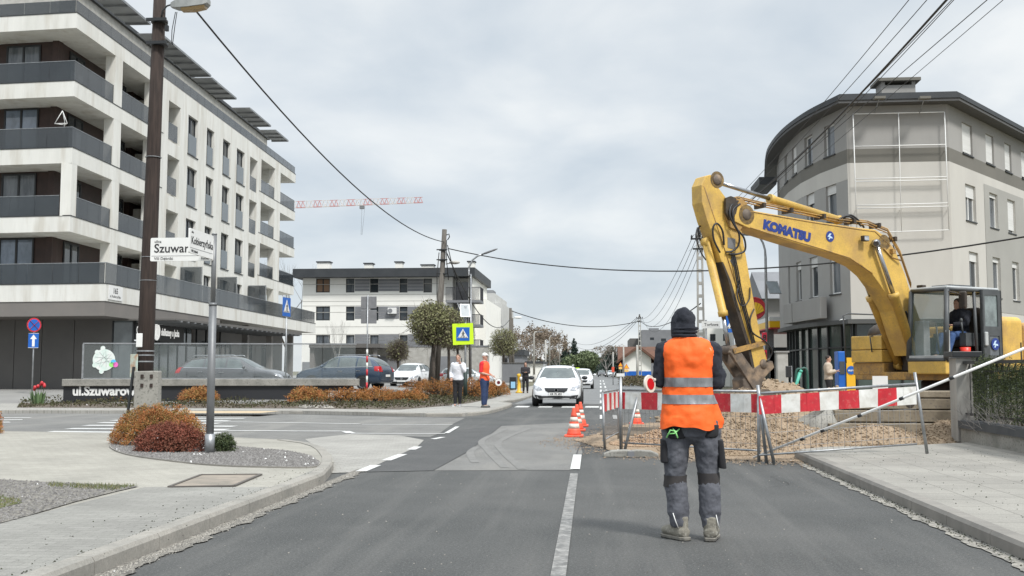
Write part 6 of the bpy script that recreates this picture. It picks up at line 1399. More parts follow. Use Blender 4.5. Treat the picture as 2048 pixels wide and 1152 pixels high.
# ribs of dirt-dark underside strip and small decals on the arm
b = MB(); c = ep(1467, 522, AW + .003)
b.prism([(-.09, 0), (0, .12), (.09, 0), (0, -.12)], c, V((-1, 0, 0)), V((0, 0, 1)), 0, .003); c = ep(1463, 487, AW + .003); b.prism([(-.1, -.09), (.1, -.12), (.1, .1), (-.1, .12)], c, V((-1, 0, 0)), V((0, 0, 1)), 0, .003); b.build('decal', m_signbk, ar)
def cyl(parent, u0, v0, u1, v1, u2, v2, yp, rb, rr, yo=None, mb=m_yel):
    a, c, d = ep(u0, v0, yp), ep(u1, v1, yp), ep(u2, v2, yp); dr = (d - a).normalized()
    b = MB(); b.tube([a, c], rr, 12); b.lathe([(0, -.05), (.09, -.05), (.09, .05), (0, .05)], a, 12, axis=(0, 1, 0)); rod = b.build('piston_rod', m_chrome, parent)
    b = MB(); b.tube([c, c + dr * .1, c + dr * .11, d], [rb * 1.18, rb * 1.18, rb, rb], 16); b.lathe([(0, -.07), (rb * 1.1, -.07), (rb * 1.1, .07), (0, .07)], d, 14, axis=(0, 1, 0))
    b.build('cylinder_barrel', mb, parent)
cyl(EX, 1428, 362, 1538, 397, 1676, 440, .0, .085, .045)                      # arm cylinder on the boom
cyl(EX, 1457, 700, 1447, 632, 1412, 484, -.02, .085, .045)
cyl(EX, 1752, 487, 1786, 586, 1832, 722, .33, .1, .05)                        # near boom cylinder
cyl(EX, 1722, 540, 1741, 592, 1798, 730, -.33, .1, .05)
b = MB(); b.tube([ep(1752, 487, -.3), ep(1752, 487, .42)], .06, 12); b.build('cylinder_pin', m_grease, bo)
# linkage and bucket
b = MB(); pprism(b, [(1447, 705), (1455, 695), (1466, 700), (1512, 765), (1508, 780), (1494, 778)], -.2, -.12, .0); pprism(b, [(1447, 705), (1455, 695), (1466, 700), (1512, 765), (1508, 780), (1494, 778)], .12, .2, .0); b.build('bucket_link', m_steel, ar, bevel=.008)
b = MB(); pprism(b, [(1455, 708), (1452, 698), (1512, 682), (1518, 690)], .17, .22, .0); pprism(b, [(1455, 708), (1452, 698), (1512, 682), (1518, 690)], -.22, -.17, .0); b.build('rocker_link', m_yeld, ar)
b = MB(); pprism(b, [(1486, 760), (1500, 742), (1530, 722), (1545, 722), (1549, 735), (1532, 752), (1520, 775), (1500, 788), (1488, 780)], -.17, .17, .17); c = ep(1507, 760, .17)
for w in (.19,): b.lathe([(.05, w - .02), (.09, w - .02), (.09, w), (.05, w)], (c.x, 0, c.z), 18, axis=(0, 1, 0))
cp = b.build('quick_coupler', m_steel, ar, bevel=.015)
b = MB(); c = ep(1500, 790, 0); prof = [(.34, .02), (.2, .12), (-.1, .12), (-.42, -.05), (-.55, -.4), (-.42, -.74), (-.08, -.84), (.28, -.72), (.25, -.66), (-.06, -.74), (-.34, -.66), (-.44, -.38), (-.34, -.1), (-.05, .02)]
b.prism(prof, (c.x, 0, c.z), (1, 0, 0), (0, 0, 1), -.42, .42); pr2 = [(.34, .02), (.2, .12), (-.1, .12), (-.42, -.05), (-.55, -.4), (-.42, -.74), (-.08, -.84), (.28, -.72)]
for s in (-.44, .42): b.prism(pr2, (c.x, 0, c.z), (1, 0, 0), (0, 0, 1), s, s + .02)
for k in range(5): b.box((c.x + .33, -.36 + .18 * k, c.z - .7), (.16, .07, .05))
b.build('bucket', m_steel, ar)
# hoses
def hose(pts, r=.02, m=None): b = MB(); b.tube(smoothpts([tuple(ep(u, v, y)) for u, v, y in pts], 6), r, 8); b.build('hydraulic_hose', m or m_hose, bo)
hose([(1476, 402, .2), (1462, 412, .26), (1460, 432, .3), (1472, 456, .3), (1488, 476, .28), (1490, 500, .26), (1475, 508, .22), (1458, 508, .2)])
hose([(1480, 408, .22), (1466, 420, .28), (1468, 445, .3), (1478, 468, .3), (1477, 490, .26), (1465, 502, .22), (1452, 504, .2)])
hose([(1448, 490, .2), (1445, 462, .24), (1434, 447, .24), (1426, 456, .22), (1428, 480, .2), (1440, 505, .2)])
hose([(1410, 492, -.1), (1400, 480, -.1), (1396, 462, -.1), (1400, 452, -.1), (1406, 458, -.1)], .016)
hose([(1460, 500, -.15), (1450, 540, -.18), (1462, 580, -.18), (1480, 640, -.18), (1500, 680, -.15)])
hose([(1508, 618, .2), (1500, 640, .24), (1505, 665, .24), (1530, 682, .24), (1544, 700, .24), (1540, 715, .2), (1534, 722, .2)], .016)
hose([(1468, 400, .15), (1470, 396, .18), (1480, 398, .18), (1486, 404, .12)], .018)
hose([(1676, 440, .1), (1692, 432, .14), (1708, 438, .14), (1722, 452, .12)], .022); hose([(1684, 438, .05), (1700, 430, .08), (1716, 440, .08), (1728, 455, .06)], .022)
hose([(1786, 490, .1), (1795, 520, .14), (1800, 550, .16), (1812, 580, .16)], .012)
hose([(1708, 516, -.26), (1722, 527, -.26), (1726, 540, -.26)], .014)
for k in range(3): hose([(1462 + 3 * k, 505, .19), (1470 + 3 * k, 540, .2), (1478 + 3 * k, 585, .2), (1492 + 3 * k, 640, .2), (1505 + 3 * k, 690, .2)], .013)
for k in range(3): hose([(1798 + 7 * k, 610 + 6 * k, .26), (1806 + 7 * k, 650, .28), (1814 + 6 * k, 690, .28), (1822 + 6 * k, 722, .2)], .02)
hose([(1480, 560, .17), (1474, 590, .22), (1484, 612, .24), (1498, 600, .22), (1500, 575, .18)], .014)
hose([(1440, 520, -.1), (1436, 560, -.14), (1450, 610, -.14), (1470, 650, -.14)], .02); hose([(1395, 455, .02), (1392, 475, .04), (1402, 505, .06), (1412, 520, .06)], .014)
for u, v, r_ in ((1478, 432, .2), (1424, 362, .17), (1752, 487, .17), (1830, 700, .2)):
    c = ep(u, v, 0); yy = {1478: .233, 1424: .163, 1752: .233, 1830: .233}[u]; b = MB(); b.lathe([(r_, 0), (r_, .003), (0, .003)], (c.x, yy, c.z), 20, axis=(0, 1, 0)); b.build('grease_stain', M('grease_stain', (.12, .08, .035), (.3, .19, .06), 9, rough=.5, alpha=.85), bo)
for q_ in ([(1408, 372), (1440, 470), (1478, 590)], [(1490, 421), (1562, 434), (1640, 447), (1720, 459), (1750, 463), (1780, 492)], [(1500, 455), (1562, 474), (1640, 497), (1700, 516), (1745, 547)]):
    yy = (AW if q_[0][0] == 1408 else BW) + .002; b = MB(); b.tube([ep(u, v, yy) for u, v in q_], .012, 5); b.build('weld_seam', m_yeld, bo)
b = MB(); pts_ = [(1452, 396), (1462, 392), (1472, 396), (1476, 410), (1472, 428), (1460, 440), (1452, 425)]; pprism(b, pts_, .2, .26, .26); b.build('hose_bundle_plate', m_grease, bo)
b = MB()
c = ep(1730, 477, .34); b.box(tuple(c), (.16, .1, .12)); b.build('work_light', m_grease, bo, bevel=.01); b = MB(); b.box((c.x, c.y + .052, c.z), (.13, .006, .09)); b.build('work_light_glass', m_hl, bo)
b = MB(); c = ep(1784, 503, .25); b.box(tuple(c), (.1, .14, .1)); b.tube([ep(1768, 497, .25), ep(1784, 515, .25), ep(1803, 521, .3)], .018, 6); b.build('bracket', m_yeld, bo)
# upper structure
b = MB(); b.b2((-2.4, -1.3, 1.12), (1.6, 1.3, 1.3)); b.build('revolving_frame', m_yeld, EX, bevel=.02)
b = MB(); b.b2((.2, .36, 1.25), (1.78, 1.36, 1.56)); b.build('cab_base', m_yel, EX, bevel=.03)
xa_ = ep(1704, 700, -1.33).x; zq = [ep(1704, v, -1.33).z for v in (750, 725, 700, 673)]
for x_0, za_, zb_, w_ in ((xa_ - .06, zq[0], zq[1] - .01, .01), (xa_, zq[1], zq[2] - .012, 0), (xa_ - .005, zq[2], zq[3], 0)): b = MB(); b.b2((.0, -1.36 - w_, za_), (x_0, -.45, zb_)); b.build('storage_box', m_yeld if w_ else m_yel, EX, bevel=.02)
b = MB(); b.b2((.1, -.44, 1.31), (1.25, .34, 1.85)); b.build('swing_machinery', m_grease, EX, bevel=.03)
b = MB(); b.tube([(1.9, -1.3, 1.5), (1.95, -1.3, 2.6), (1.8, -1.3, 2.65), (.9, -1.3, 2.65), (.8, -1.3, 2.05)], .018, 8); b.tube([(1.7, -.7, 1.75), (1.75, -.7, 2.1), (1.4, -.7, 2.15), (1.3, -.7, 2.05)], .016, 8); b.build('handrail', m_cab, EX)
b = MB(); b.b2((-1.9, -1.3, 1.3), (-.04, .35, 2.35)); b.build('engine_hood', m_yel, EX, bevel=.08, bseg=4)
b = MB(); b.b2((-.85, .36, 1.3), (-.06, 1.33, 2.52)); b.build('side_cover', m_yel, EX, bevel=.14, bseg=5)
b = MB(); b.b2((-1.9, .36, 1.3), (-.86, 1.3, 2.4)); b.build('rear_cover', m_yeld, EX, bevel=.12, bseg=4)
b = MB(); b.prism([(-1.92, -1.3), (-2.5, -1.15), (-2.75, -.6), (-2.8, 0), (-2.75, .6), (-2.5, 1.15), (-1.92, 1.34)], (0, 0, 1.15), (1, 0, 0), (0, 1, 0), 0, 1.15); b.build('counterweight', m_yel, EX, bevel=.1, bseg=4)
b = MB(); b.b2((-1.55, 1.332, 1.45), (-1.0, 1.345, 1.9)); b.b2((-.72, 1.332, 1.5), (-.68, 1.34, 1.95)); b.build('side_grille', m_grease, EX)
b = MB(); b.lathe([(.1, 0), (.1, .5), (.08, .55)], (-1.2, -.6, 2.2), 12); b.lathe([(.22, 0), (.28, .1), (.26, .28), (.1, .34), (0, .34)], (-.3, -.9, 2.2), 16); b.build('exhaust', m_grease, EX)
b = MB(); q_ = ep(1780, 664, -1.0); b.ell((q_.x, -1.0, q_.z - .06), (.62, .4, .3), 16, 8); b.build('tool_cover', m_grease, EX)
# cab
cx0, cx1, cy0, cy1, cz0, cz1 = .02, 1.75, .37, 1.35, 1.56, 3.12
cab_ = MB(); b = cab_
rp = .035
def pil(p, q, r=.04): b.tube([p, q], r, 8)
fL0, fL1 = (cx1, cy1, cz0), (cx1 - .12, cy1 - .03, cz1 - .06); fR0, fR1 = (cx1, cy0, cz0), (cx1 - .12, cy0 + .03, cz1 - .06)
rL0, rL1 = (cx0, cy1, cz0), (cx0, cy1 - .03, cz1 - .06); rR0, rR1 = (cx0, cy0, cz0), (cx0, cy0 + .03, cz1 - .06)
for p, q in ((fL0, fL1), (fR0, fR1), (rL0, rL1), (rR0, rR1)): pil(p, q, .055)
for p, q in ((fL1, fR1), (rL1, rR1), (fL1, rL1), (fR1, rR1)): pil(p, q, .045)
for p, q in ((fL0, fR0), (fL0, rL0), (fR0, rR0), (rL0, rR0)): pil(p, q, .05)
pil((.78, cy1, cz0), (.78, cy1 - .03, cz1 - .06), .035)
cabo = b.build('cab', m_cab, EX)
b = MB(); b.b2((cx0 - .05, cy0 - .0, cz1 - .07), (cx1 - .1, cy1 + .0, cz1 + .01)); b.build('cab_roof', m_cabw, cabo, bevel=.035, bseg=3)
b = MB(); b.box((.9, .86, cz1 + .04), (.7, .5, .05)); b.build('roof_hatch', m_cab, cabo, bevel=.015)
b = MB(); b.box((cx1 - .2, .6, cz1 + .03), (.12, .16, .08)); b.build('roof_lamp', m_grease, cabo, bevel=.01)
b = MB(); b.b2((cx0, cy0, cz0 - .02), (cx1, cy1, cz0 + .05)); b.build('cab_floor', m_cab, cabo)
b = MB(); b.prism([(cy0 + .04, cz0 + .1), (cy1 - .04, cz0 + .1), (cy1 - .06, cz1 - .12), (cy0 + .06, cz1 - .12)], (cx1 - .035, 0, 0), (0, 1, 0), (0, 0, 1), 0, .008)
for i in range(len(b.v)): x, y, z = b.v[i]; b.v[i] = (x - .1 * (z - cz0) / (cz1 - cz0), y, z)
b.build('front_window', m_glasscab, cabo)
b = MB(); b.b2((cx0 + .06, cy0 + .01, cz0 + .5), (cx1 - .15, cy0 + .02, cz1 - .1)); b.b2((cx0 - .01, cy0 + .08, cz0 + .7), (cx0, cy1 - .08, cz1 - .12)); b.build('side_window', m_glasscab, cabo)
b = MB(); b.b2((cx0 + .05, cy0 + .0, cz0 + .05), (cx1 - .05, cy0 + .03, cz0 + .5)); b.b2((cx0 - .01, cy0 + .05, cz0), (cx0 + .02, cy1 - .05, cz0 + .7)); b.build('cab_panel', m_cab, cabo)
b = MB(); b.b2((cx1 - .12, cy1 - .02, cz0), (cx1 + .0, cy1 + .02, cz0 + .62)); b.b2((cx1 - .02, cy0, cz0 - .02), (cx1 + .03, cy1, cz0 + .09)); b.build('front_corner_panel', m_cabw, cabo, bevel=.01)
# opened door folded back along the side, with window, handle and emblem
D0, D1 = .02, .66; yD = cy1 + .07
b = MB(); wall_grid(b, V((D0, yD, 0)), V((1, 0, 0)), V((0, 1, 0)), 0, D1 - D0, cz0 + .02, cz1 - .05, [(.13, .55, cz0 + .72, cz1 - .16), (.1, .42, cz0 + .1, cz0 + .52)], .05); b.pl(V((D0, yD - .05, 0)), V((1, 0, 0)), V((0, 1, 0)), 0, .04, cz0, cz1 - .05, 0, .05); b.pl(V((D0, yD - .05, 0)), V((1, 0, 0)), V((0, 1, 0)), D1 - D0 - .04, D1 - D0, cz0, cz1 - .05, 0, .05); dr = b.build('door', m_cab, cabo)
b = MB(); b.b2((D0 + .13, yD - .03, cz0 + .72), (D0 + .55, yD - .02, cz1 - .16)); b.build('door_window', M('door_glass', (.2, .24, .24), (.1, .12, .12), 3, rough=.05, spec=.9), dr)
b = MB(); b.b2((D0 + .1, yD - .03, cz0 + .1), (D0 + .42, yD - .02, cz0 + .52)); b.build('lower_panel', m_glass2, dr)
emblem(V((D0 + .25, yD + .004, cz0 + .34)), V((-1, 0, 0)), V((0, 0, 1)), .13, dr)
b = MB(); b.box((D0 + .56, yD + .02, cz0 + .45), (.1, .05, .3)); b.build('door_handle', m_cabw, dr, bevel=.02)
# mirror, seat, console
b = MB(); b.box((cx1 - .38, cy1 + .16, cz1 - .3), (.08, .18, .36)); b.build('mirror', m_grease, cabo, bevel=.03); b = MB(); b.tube([(cx1 - .1, cy1, cz1 - .12), (cx1 - .2, cy1 + .1, cz1 - .15), (cx1 - .36, cy1 + .15, cz1 - .2)], .015, 6); b.build('mirror_bracket', m_grease, cabo)
b = MB(); b.b2((.32, .58, cz0 + .28), (.92, 1.08, cz0 + .46)); b.b2((.24, .58, cz0 + .4), (.38, 1.08, cz0 + 1.15)); b.b2((.35, .62, cz0 + .04), (.85, 1.04, cz0 + .28)); b.build('seat', m_grease, cabo, bevel=.04)
b = MB(); b.b2((.5, 1.1, cz0 + .3), (1.0, 1.26, cz0 + .58)); b.tube([(.98, 1.17, cz0 + .55), (1.02, 1.17, cz0 + .82)], .02, 8); b.ell((1.02, 1.17, cz0 + .85), (.035, .035, .05)); b.b2((.5, .42, cz0 + .3), (1.0, .54, cz0 + .58)); b.tube([(1.2, .75, cz0), (1.3, .75, cz0 + .75)], .02, 8); b.tube([(1.2, .95, cz0), (1.3, .95, cz0 + .75)], .02, 8); b.build('control_lever', m_cab, cabo)
b = MB(); b.lathe([(.1, 0), (.11, .22), (.1, .22), (.09, .02), (0, .02)], (.98, 1.22, cz0 + .05), 16); b.build('red_canister', M('bright_red2', (.8, .05, .03), rough=.4), cabo)
b = MB(); b.b2((cx1 - .35, cy0 + .05, cz0 + .05), (cx1 - .15, cy0 + .3, cz0 + .85)); b.build('monitor_console', m_cabw, cabo, bevel=.02)
# undercarriage
uc = bpy.data.objects.new('undercarriage', None); S.collection.objects.link(uc); uc.parent = EX; uc.rotation_euler = (0, 0, -.15)
b = MB(); b.lathe([(.6, .75), (.62, .8), (.62, 1.08), (.55, 1.12)], (0, 0, 0), 24); b.b2((-1.0, -.6, .4), (1.0, .6, .75)); b.build('centre_frame', m_grease, uc)
for s in (-1, 1):
    L2 = 1.75; r = .4; P_ = []
    for i in range(44):
        k = i / 44 * (4 * L2 + 2 * pi * r); 
        if k < 2 * L2: P_.append((-L2 + k, 2 * r + .02, 0))
        elif k < 2 * L2 + pi * r: a = (k - 2 * L2) / r; P_.append((L2 + r * sin(a), r + .02 + r * cos(a), a))
        elif k < 4 * L2 + pi * r: P_.append((L2 - (k - 2 * L2 - pi * r), .02, pi))
        else: a = (k - 4 * L2 - pi * r) / r + pi; P_.append((-L2 + r * sin(a), r + .02 + r * cos(a), a))
    b = MB()
    for x, z, a in P_:
        q0 = len(b.v); b.box((0, 0, 0), (.17, .6, .035)); b.box((0, 0, .03), (.025, .6, .04)); b.xf(Matrix.Translation((x, s * 1.05, z)) @ Matrix.Rotation(a, 4, 'Y'), q0)
    b.build('crawler_track', m_steel, uc)
    b = MB(); b.b2((-L2, s * 1.05 - .12, .22), (L2, s * 1.05 + .12, .62))
    for x in (-L2, L2): b.lathe([(0, -.18), (.36, -.18), (.36, .18), (0, .18)], (x, s * 1.05, r + .02), 18, axis=(0, 1, 0))
    for k in range(7): b.lathe([(0, -.22), (.11, -.22), (.11, .22), (0, .22)], (-L2 + .4 + k * .45, s * 1.05, .17), 12, axis=(0, 1, 0))
    b.build('track_frame', m_grease, uc)

# ================================================================ ROADWORKS
def mound(name, label, cx, cy, hs, z0, m, res=.07, R=1.0, seed=1, clods=900, cm=None, cs=(.015, .05)):
    from mathutils import noise as mn
    xs = [cx - R * 1.6 + i * res for i in range(int(3.2 * R / res) + 1)]; ys = [cy - R * 1.6 + i * res for i in range(int(3.2 * R / res) + 1)]
    def H(x, y):
        z = 0
        for (hx, hy, rx, ry, h) in hs:
            d = ((x - hx) / rx) ** 2 + ((y - hy) / ry) ** 2; z = max(z, h * max(0, 1 - sqrt(d)) ** .9) if d < 1 else z
        n = mn.fractal(V((x * 2.2, y * 2.2, seed)), .9, 2.1, 5)
        return z0 - .06 + z * (1 + .18 * n) + (.05 * mn.noise(V((x * 9, y * 9, seed))) + .035 * mn.noise(V((x * 23, y * 23, seed)))) * (1 if z > .02 else 0)
    b = MB(); nx = len(xs); b.add([(x, y, H(x, y)) for y in ys for x in xs], [(j * nx + i, j * nx + i + 1, (j + 1) * nx + i + 1, (j + 1) * nx + i) for j in range(len(ys) - 1) for i in range(nx - 1)], True)
    o = b.build(name, m, norm=False); tag(o, label, 'soil heap')
    if clods:
        b = MB()
        for i in range(clods):
            hx, hy, rx, ry, h = random.choice(hs); a = random.uniform(0, 6.3); q = sqrt(random.random()) * 1.08; x, y = hx + cos(a) * rx * q, hy + sin(a) * ry * q; z = H(x, y) if q < 1 else z0
            s = random.uniform(*cs) * random.uniform(.5, 1); k0 = len(b.v)
            b.ell((0, 0, 0), (s, s * .8, s * .7), 4, 3); b.xf(Matrix.Translation((x, y, max(z, z0) + s * .2)) @ Matrix.Rotation(a, 4, 'Z') @ Matrix.Rotation(random.random(), 4, 'X'), k0)
        b.build('clods', cm or m, o, norm=False)
    return o
m_clod = M('clods', (.3, .22, .15), island=[(.32, .25, .17), (.235, .175, .115), (.36, .29, .2), (.26, .19, .125)], rough=.95)
m_clodr = M('clods_red', (.3, .18, .1), island=[(.33, .22, .14), (.24, .165, .105), (.38, .28, .19)], rough=.95)
a_, c_ = g(1500, 880, 0), g(1300, 880)
mound('gravel_heap', 'large heap of sandy gravel behind the red and white barrier, right of the worker', 2.6, 18.4, [(2.5, 18.6, 1.45, 1.6, 1.12), (2.0, 17.6, 1.0, 1.1, .5), (3.2, 18.0, 1.15, 1.2, .55)], .02, m_soil, R=1.35, seed=3, clods=11000, cm=m_clod, cs=(.006, .026))
mound('soil_heap', 'low reddish heap of dug soil left of the worker behind the barrier', 1.25, 19.6, [(1.3, 19.3, 1.0, 1.1, .36), (.75, 19.0, .55, .7, .2), (1.6, 20.4, 1.0, 1.1, .4)], .02, m_soilr, R=1.1, seed=9, clods=6500, cm=m_clodr, cs=(.008, .034))
mound('soil_heap', 'sandy heap beyond the bucket of the excavator', 5.2, 29, [(4.6, 29, 3.0, 2.4, 1.15), (6.6, 30, 2.4, 2.2, .9), (3.2, 27.5, 1.6, 1.8, .7)], .02, m_soil, R=3.2, res=.14, seed=12, clods=2200, cm=m_clod, cs=(.03, .09))
mound('soil_heap', 'flat spread of earth in front of the concrete slabs on the right', 5.4, 18.9, [(5.0, 19.6, 1.5, .9, .36), (6.3, 19.7, 1.1, .8, .42), (4.1, 19.2, .9, .8, .25), (5.6, 19.2, 1.6, .6, .2)], .05, m_soil, R=1.5, seed=20, clods=3500, cm=m_clod, cs=(.008, .035))
# dark trench edge beside the far lane
b = MB(); tr = G([(1208, 852), (1340, 856), (1345, 872), (1200, 868)], .03); b.quad(*tr); tag(b.build('trench_floor', M('wet_soil', (.11, .085, .06), (.16, .12, .08), 5, rough=.95, bump=1, bscale=40)), kind='structure')
# stacked concrete slabs
def slabs(label, x, y, z, L, d, h, rz, m=m_concl, holes=()):
    t = thing('concrete_slab', (x, y, z), label, 'slab', 'concrete slabs stacked in front of the excavator', rz=rz); b = MB(); b.box((0, 0, h / 2), (L, d, h)); o = b.build('slab', M('slab_concrete', (.27, .23, .17), (.17, .14, .1), 2.4, rough=.9, bump=.8, bscale=40, speck=(.13, .11, .09), sscale=20), t, bevel=.015)
    if holes:
        b = MB()
        for hx in holes: b.lathe([(.09, 0), (.09, .006), (.0, .006)], (hx, -d / 2, h * .55), 12, axis=(0, -1, 0))
        b.build('lifting_hole', m_grease, t)
slabs('lowest long concrete slab of the stack behind the barrier', 5.9, 20.9, .03, 3.2, 1.1, .3, .02)
slabs('second concrete slab of the stack, set back a little', 5.95, 21.1, .35, 2.9, 1.0, .22, -.03, holes=())
slabs('third concrete slab of the stack with round lifting hole', 6.0, 21.2, .59, 2.7, .95, .2, .04, holes=(-.1,))
slabs('topmost thin concrete slab of the stack under the cab', 6.4, 21.2, .81, 2.3, .9, .12, -.05)
t = thing('manhole_ring', (4.3, 20.9, -.12), 'grey concrete ring section leaning in the dug soil behind the barrier', 'concrete ring'); b = MB(); b.lathe([(.5, 0), (.5, .6), (.42, .6), (.42, 0)], (0, 0, 0), 28); b.xf(Matrix.Rotation(-.5, 4, 'Y')); b.build('ring', m_conc, t)
t = wthing('site_board', 'small white panel standing behind the right hand barrier', 'board'); a, c = at(1745, 752, 20), at(1776, 770, 20); b = MB(); b.b2((a.x, 20, c.z - .1), (c.x, 20.03, a.z)); b.build('panel', m_signw, t); b = MB(); b.b2((a.x + .1, 20.03, 0.03), (a.x + .14, 20.06, c.z)); b.build('leg', m_metal, t)
# barriers
m_mesh = M('mesh_wire', (.3, .3, .3), rough=.5, metal=.6)
def barrier(label, p0, p1, z0, z1, zb, cols, legs, mesh=True, group='red and white road barriers', brace=None, first='w'):
    """p0,p1: ends of the board on plan, z0,z1: top rail heights, zb: board height, cols: stripe colours"""
    t = thing('road_barrier', (p0[0], p0[1], 0), label, 'barrier', group); A = V((0, 0, 0)); D = V((p1[0] - p0[0], p1[1] - p0[1], 0)); L = D.length; Ud = D.normalized(); Nn = V((Ud.y, -Ud.x, 0))
    n = len(cols); tot = sum(c[1] for c in cols); s = 0
    b = MB(); P = lambda k, z, o=0: Ud * (k * L) + Nn * o + V((0, 0, z))
    for c, w in cols:
        k0, k1 = s / tot, (s + w) / tot; s += w; b.m = 0 if c == 'r' else 1
        zz0, zz1 = z0 + (z1 - z0) * k0 - .035, z0 + (z1 - z0) * k1 - .035
        m_ = 3
        for i in range(m_):
            a0, a1 = k0 + (k1 - k0) * i / m_, k0 + (k1 - k0) * (i + 1) / m_; h0, h1 = zz0 + (zz1 - zz0) * i / m_, zz0 + (zz1 - zz0) * (i + 1) / m_
            w0, w1 = .012 * sin(a0 * 23) + .004 * sin(a0 * 71), .012 * sin(a1 * 23) + .004 * sin(a1 * 71)
            b.quad(P(a0, h0 - zb, .03 + w0), P(a1, h1 - zb, .03 + w1), P(a1, h1, .03), P(a0, h0, .03))
    b.build('striped_board', [m_red, m_bwhite], t, solid=.004)
    b = MB(); b.tube([P(0, z0), P(1, z1)], .02, 10); zl0 = legs[2] if len(legs) > 2 else .14; b.tube([P(0, zl0), P(1, zl0 + (z1 - z0))], .014, 8); b.build('rail', m_metal, t)
    for (k, zt0, zl, sp, sd) in legs[0]:
        b = MB(); b.tube([P(k, zt0), P(k, zl) + Nn * sp + Ud * sd], .024, 10); b.build('leg', m_metal, t)
    if mesh:
        b = MB(); nv = int(L / .085)
        for i in range(nv + 1):
            k = i / nv; b.tube([P(k, z0 + (z1 - z0) * k - zb - .03), P(k, zl0 + (z1 - z0) * k)], .0028, 4, cap=False)
        for j in range(3): zz_ = zl0 + (z0 - zb - zl0) * (j + .5) / 3; b.tube([P(0, zz_), P(1, zz_ + z1 - z0)], .0028, 4, cap=False)
        b.build('mesh_panel', m_mesh, t)
    return t, P
W_ = 'w'; R_ = 'r'
pB0 = (at(1241, 780, 17.2).x, 17.2); pB1 = (at(1520, 782, 15.45).x, 15.45)
barrier('red and white barrier running behind the worker from the round based post to the kerb', pB0, pB1, at(1241, 780, 17.2).z, at(1520, 783, 15.45).z, .27, [(R_, 13), (W_, 35), (R_, 36), (W_, 36), (R_, 36), (W_, 36), (R_, 36), (W_, 38), (R_, 14)], ([(.14, .95, .0, .25, -.1), (0.0, 1.25, .02, 0, 0), (.99, 1.05, .0, .1, .05)], None, .16))
pC0 = (at(1516, 786, 15.2).x, 15.2); pC1 = (at(1830, 768, 15.8).x, 15.8)
tC, PC = barrier('tilted red and white barrier from the road onto the right hand pavement', pC0, pC1, at(1516, 787, 15.2).z, at(1830, 768, 15.8).z, .26, [(R_, 43), (W_, 37), (R_, 38), (W_, 38), (R_, 40), (W_, 38), (R_, 38), (W_, 40)], ([(.0, 1.12, .0, -.02, .12), (.005, 1.0, .0, .1, .17), (1.0, 1.3, .12, 0, .16)], None, .13))
pA0 = (at(1205, 786, 18.2).x, 18.2); pA1 = (at(1236, 779, 17.0).x, 17.0)
pA1 = (pA1[0], 20.6)
barrier('short red and white barrier turned away from the camera beside the cones', (pA0[0], 18.0), (at(1236, 780, 20.4).x, 20.4), at(1205, 784, 18.0).z, at(1236, 779, 20.4).z, .3, [(R_, 1), (W_, 1)] * 3 + [(R_, 1)], ([(.0, .95, .0, .05, -.12), (1.0, .95, .0, .0, .05)], None, .14))
t = thing('barrier_foot', (at(1262, 912, 16.3).x, 16.35, 0), 'grey rubber foot block lying under the left post of the barrier', 'barrier foot', rz=-.02); b = MB()
for s in (-1, 1): b.prism([(-.42 * 1, 0), (.0, 0), (.0, .1), (-.08, .11), (-.3, .1), (-.42, .05)] if s < 0 else [(.42, 0), (0.005, 0), (0.005, .1), (.08, .11), (.3, .1), (.42, .05)], (0, 0, 0), (1, 0, 0), (0, 0, 1), -.12, .12)
b.build('block', m_conc, t, bevel=.015); b = MB(); b.box((0, 0, .05), (.1, .27, .09)); b.build('centre_slot', m_gband, t)
t = thing('steel_post', (pB0[0], 17.1, 0), 'tall thin steel post with pale cap at the left end of the barrier', 'post'); b = MB(); b.tube([(0, 0, .05), (0, 0, at(1238, 752, 16.9).z)], .028, 10); b.build('shaft', m_metal, t); b = MB(); b.box((0, 0, at(1238, 750, 16.9).z), (.13, .06, .05)); b.build('cap', m_signw, t)
# slanting pole
p0, p1 = g(1507, 918, .02), at(2070, 688, 13.5); o = MB()
dv = (V(p1) - V(p0)); b = MB(); b.tube([V(p0) + V((0, 0, .02)), V(p0) + dv * .5, p1], .018, 10); pz_ = tag(b.build('slanting_pole', m_signw), None, None)
t = thing('level_crossing_pole', tuple(p0), 'long thin white pole slanting up from the kerb across the barrier to the right edge', 'pole'); pz_.name = 'shaft'; pz_.parent = t; pz_.location = -V(p0)
b = MB()
for k in (.2, .28, .42, .57, .74): c = dv * k + V((0, 0, .0)); b.tube([c - dv.normalized() * .03, c + dv.normalized() * .03], .023, 8)
b.build('dark_joint', m_dark, t)
# cones
def cone(label, u, v, s=1.0, dirty=.0):
    c = g(u, v, 0); t = thing('traffic_cone', c, label, 'traffic cone', 'orange traffic cones')
    b = MB(); b.box((0, 0, .025), (.38, .38, .05)); b.build('base', m_orangec, t, bevel=.015)
    b = MB(); pr = [(.15, .05), (.14, .08), (.125, .14), (.118, .17), (.097, .27), (.088, .31), (.068, .4), (.06, .44), (.035, .56), (.03, .585), (.0, .585)]
    b.lathe(pr[:4], (0, 0, 0), 20); b.lathe(pr[4:6], (0, 0, 0), 20); b.lathe(pr[6:], (0, 0, 0), 20); b.build('body', m_orangec, t)
    b = MB(); b.lathe([(.118, .17), (.097, .27)], (0, 0, 0), 20); b.lathe([(.088, .31), (.068, .4)], (0, 0, 0), 20); b.build('white_band', M('cone_white', (.7, .68, .62), (.55, .5, .42), 12, rough=.5), t)
    t.scale = (s,) * 3
cone('nearest orange and white traffic cone, left of the barrier', 1148, 874)
cone('traffic cone standing behind and right of the nearest one', 1161, 853)
cone('traffic cone hidden behind the nearest one', 1154, 862)
cone('traffic cone standing apart behind the striped barrier', 1273, 849, .95)
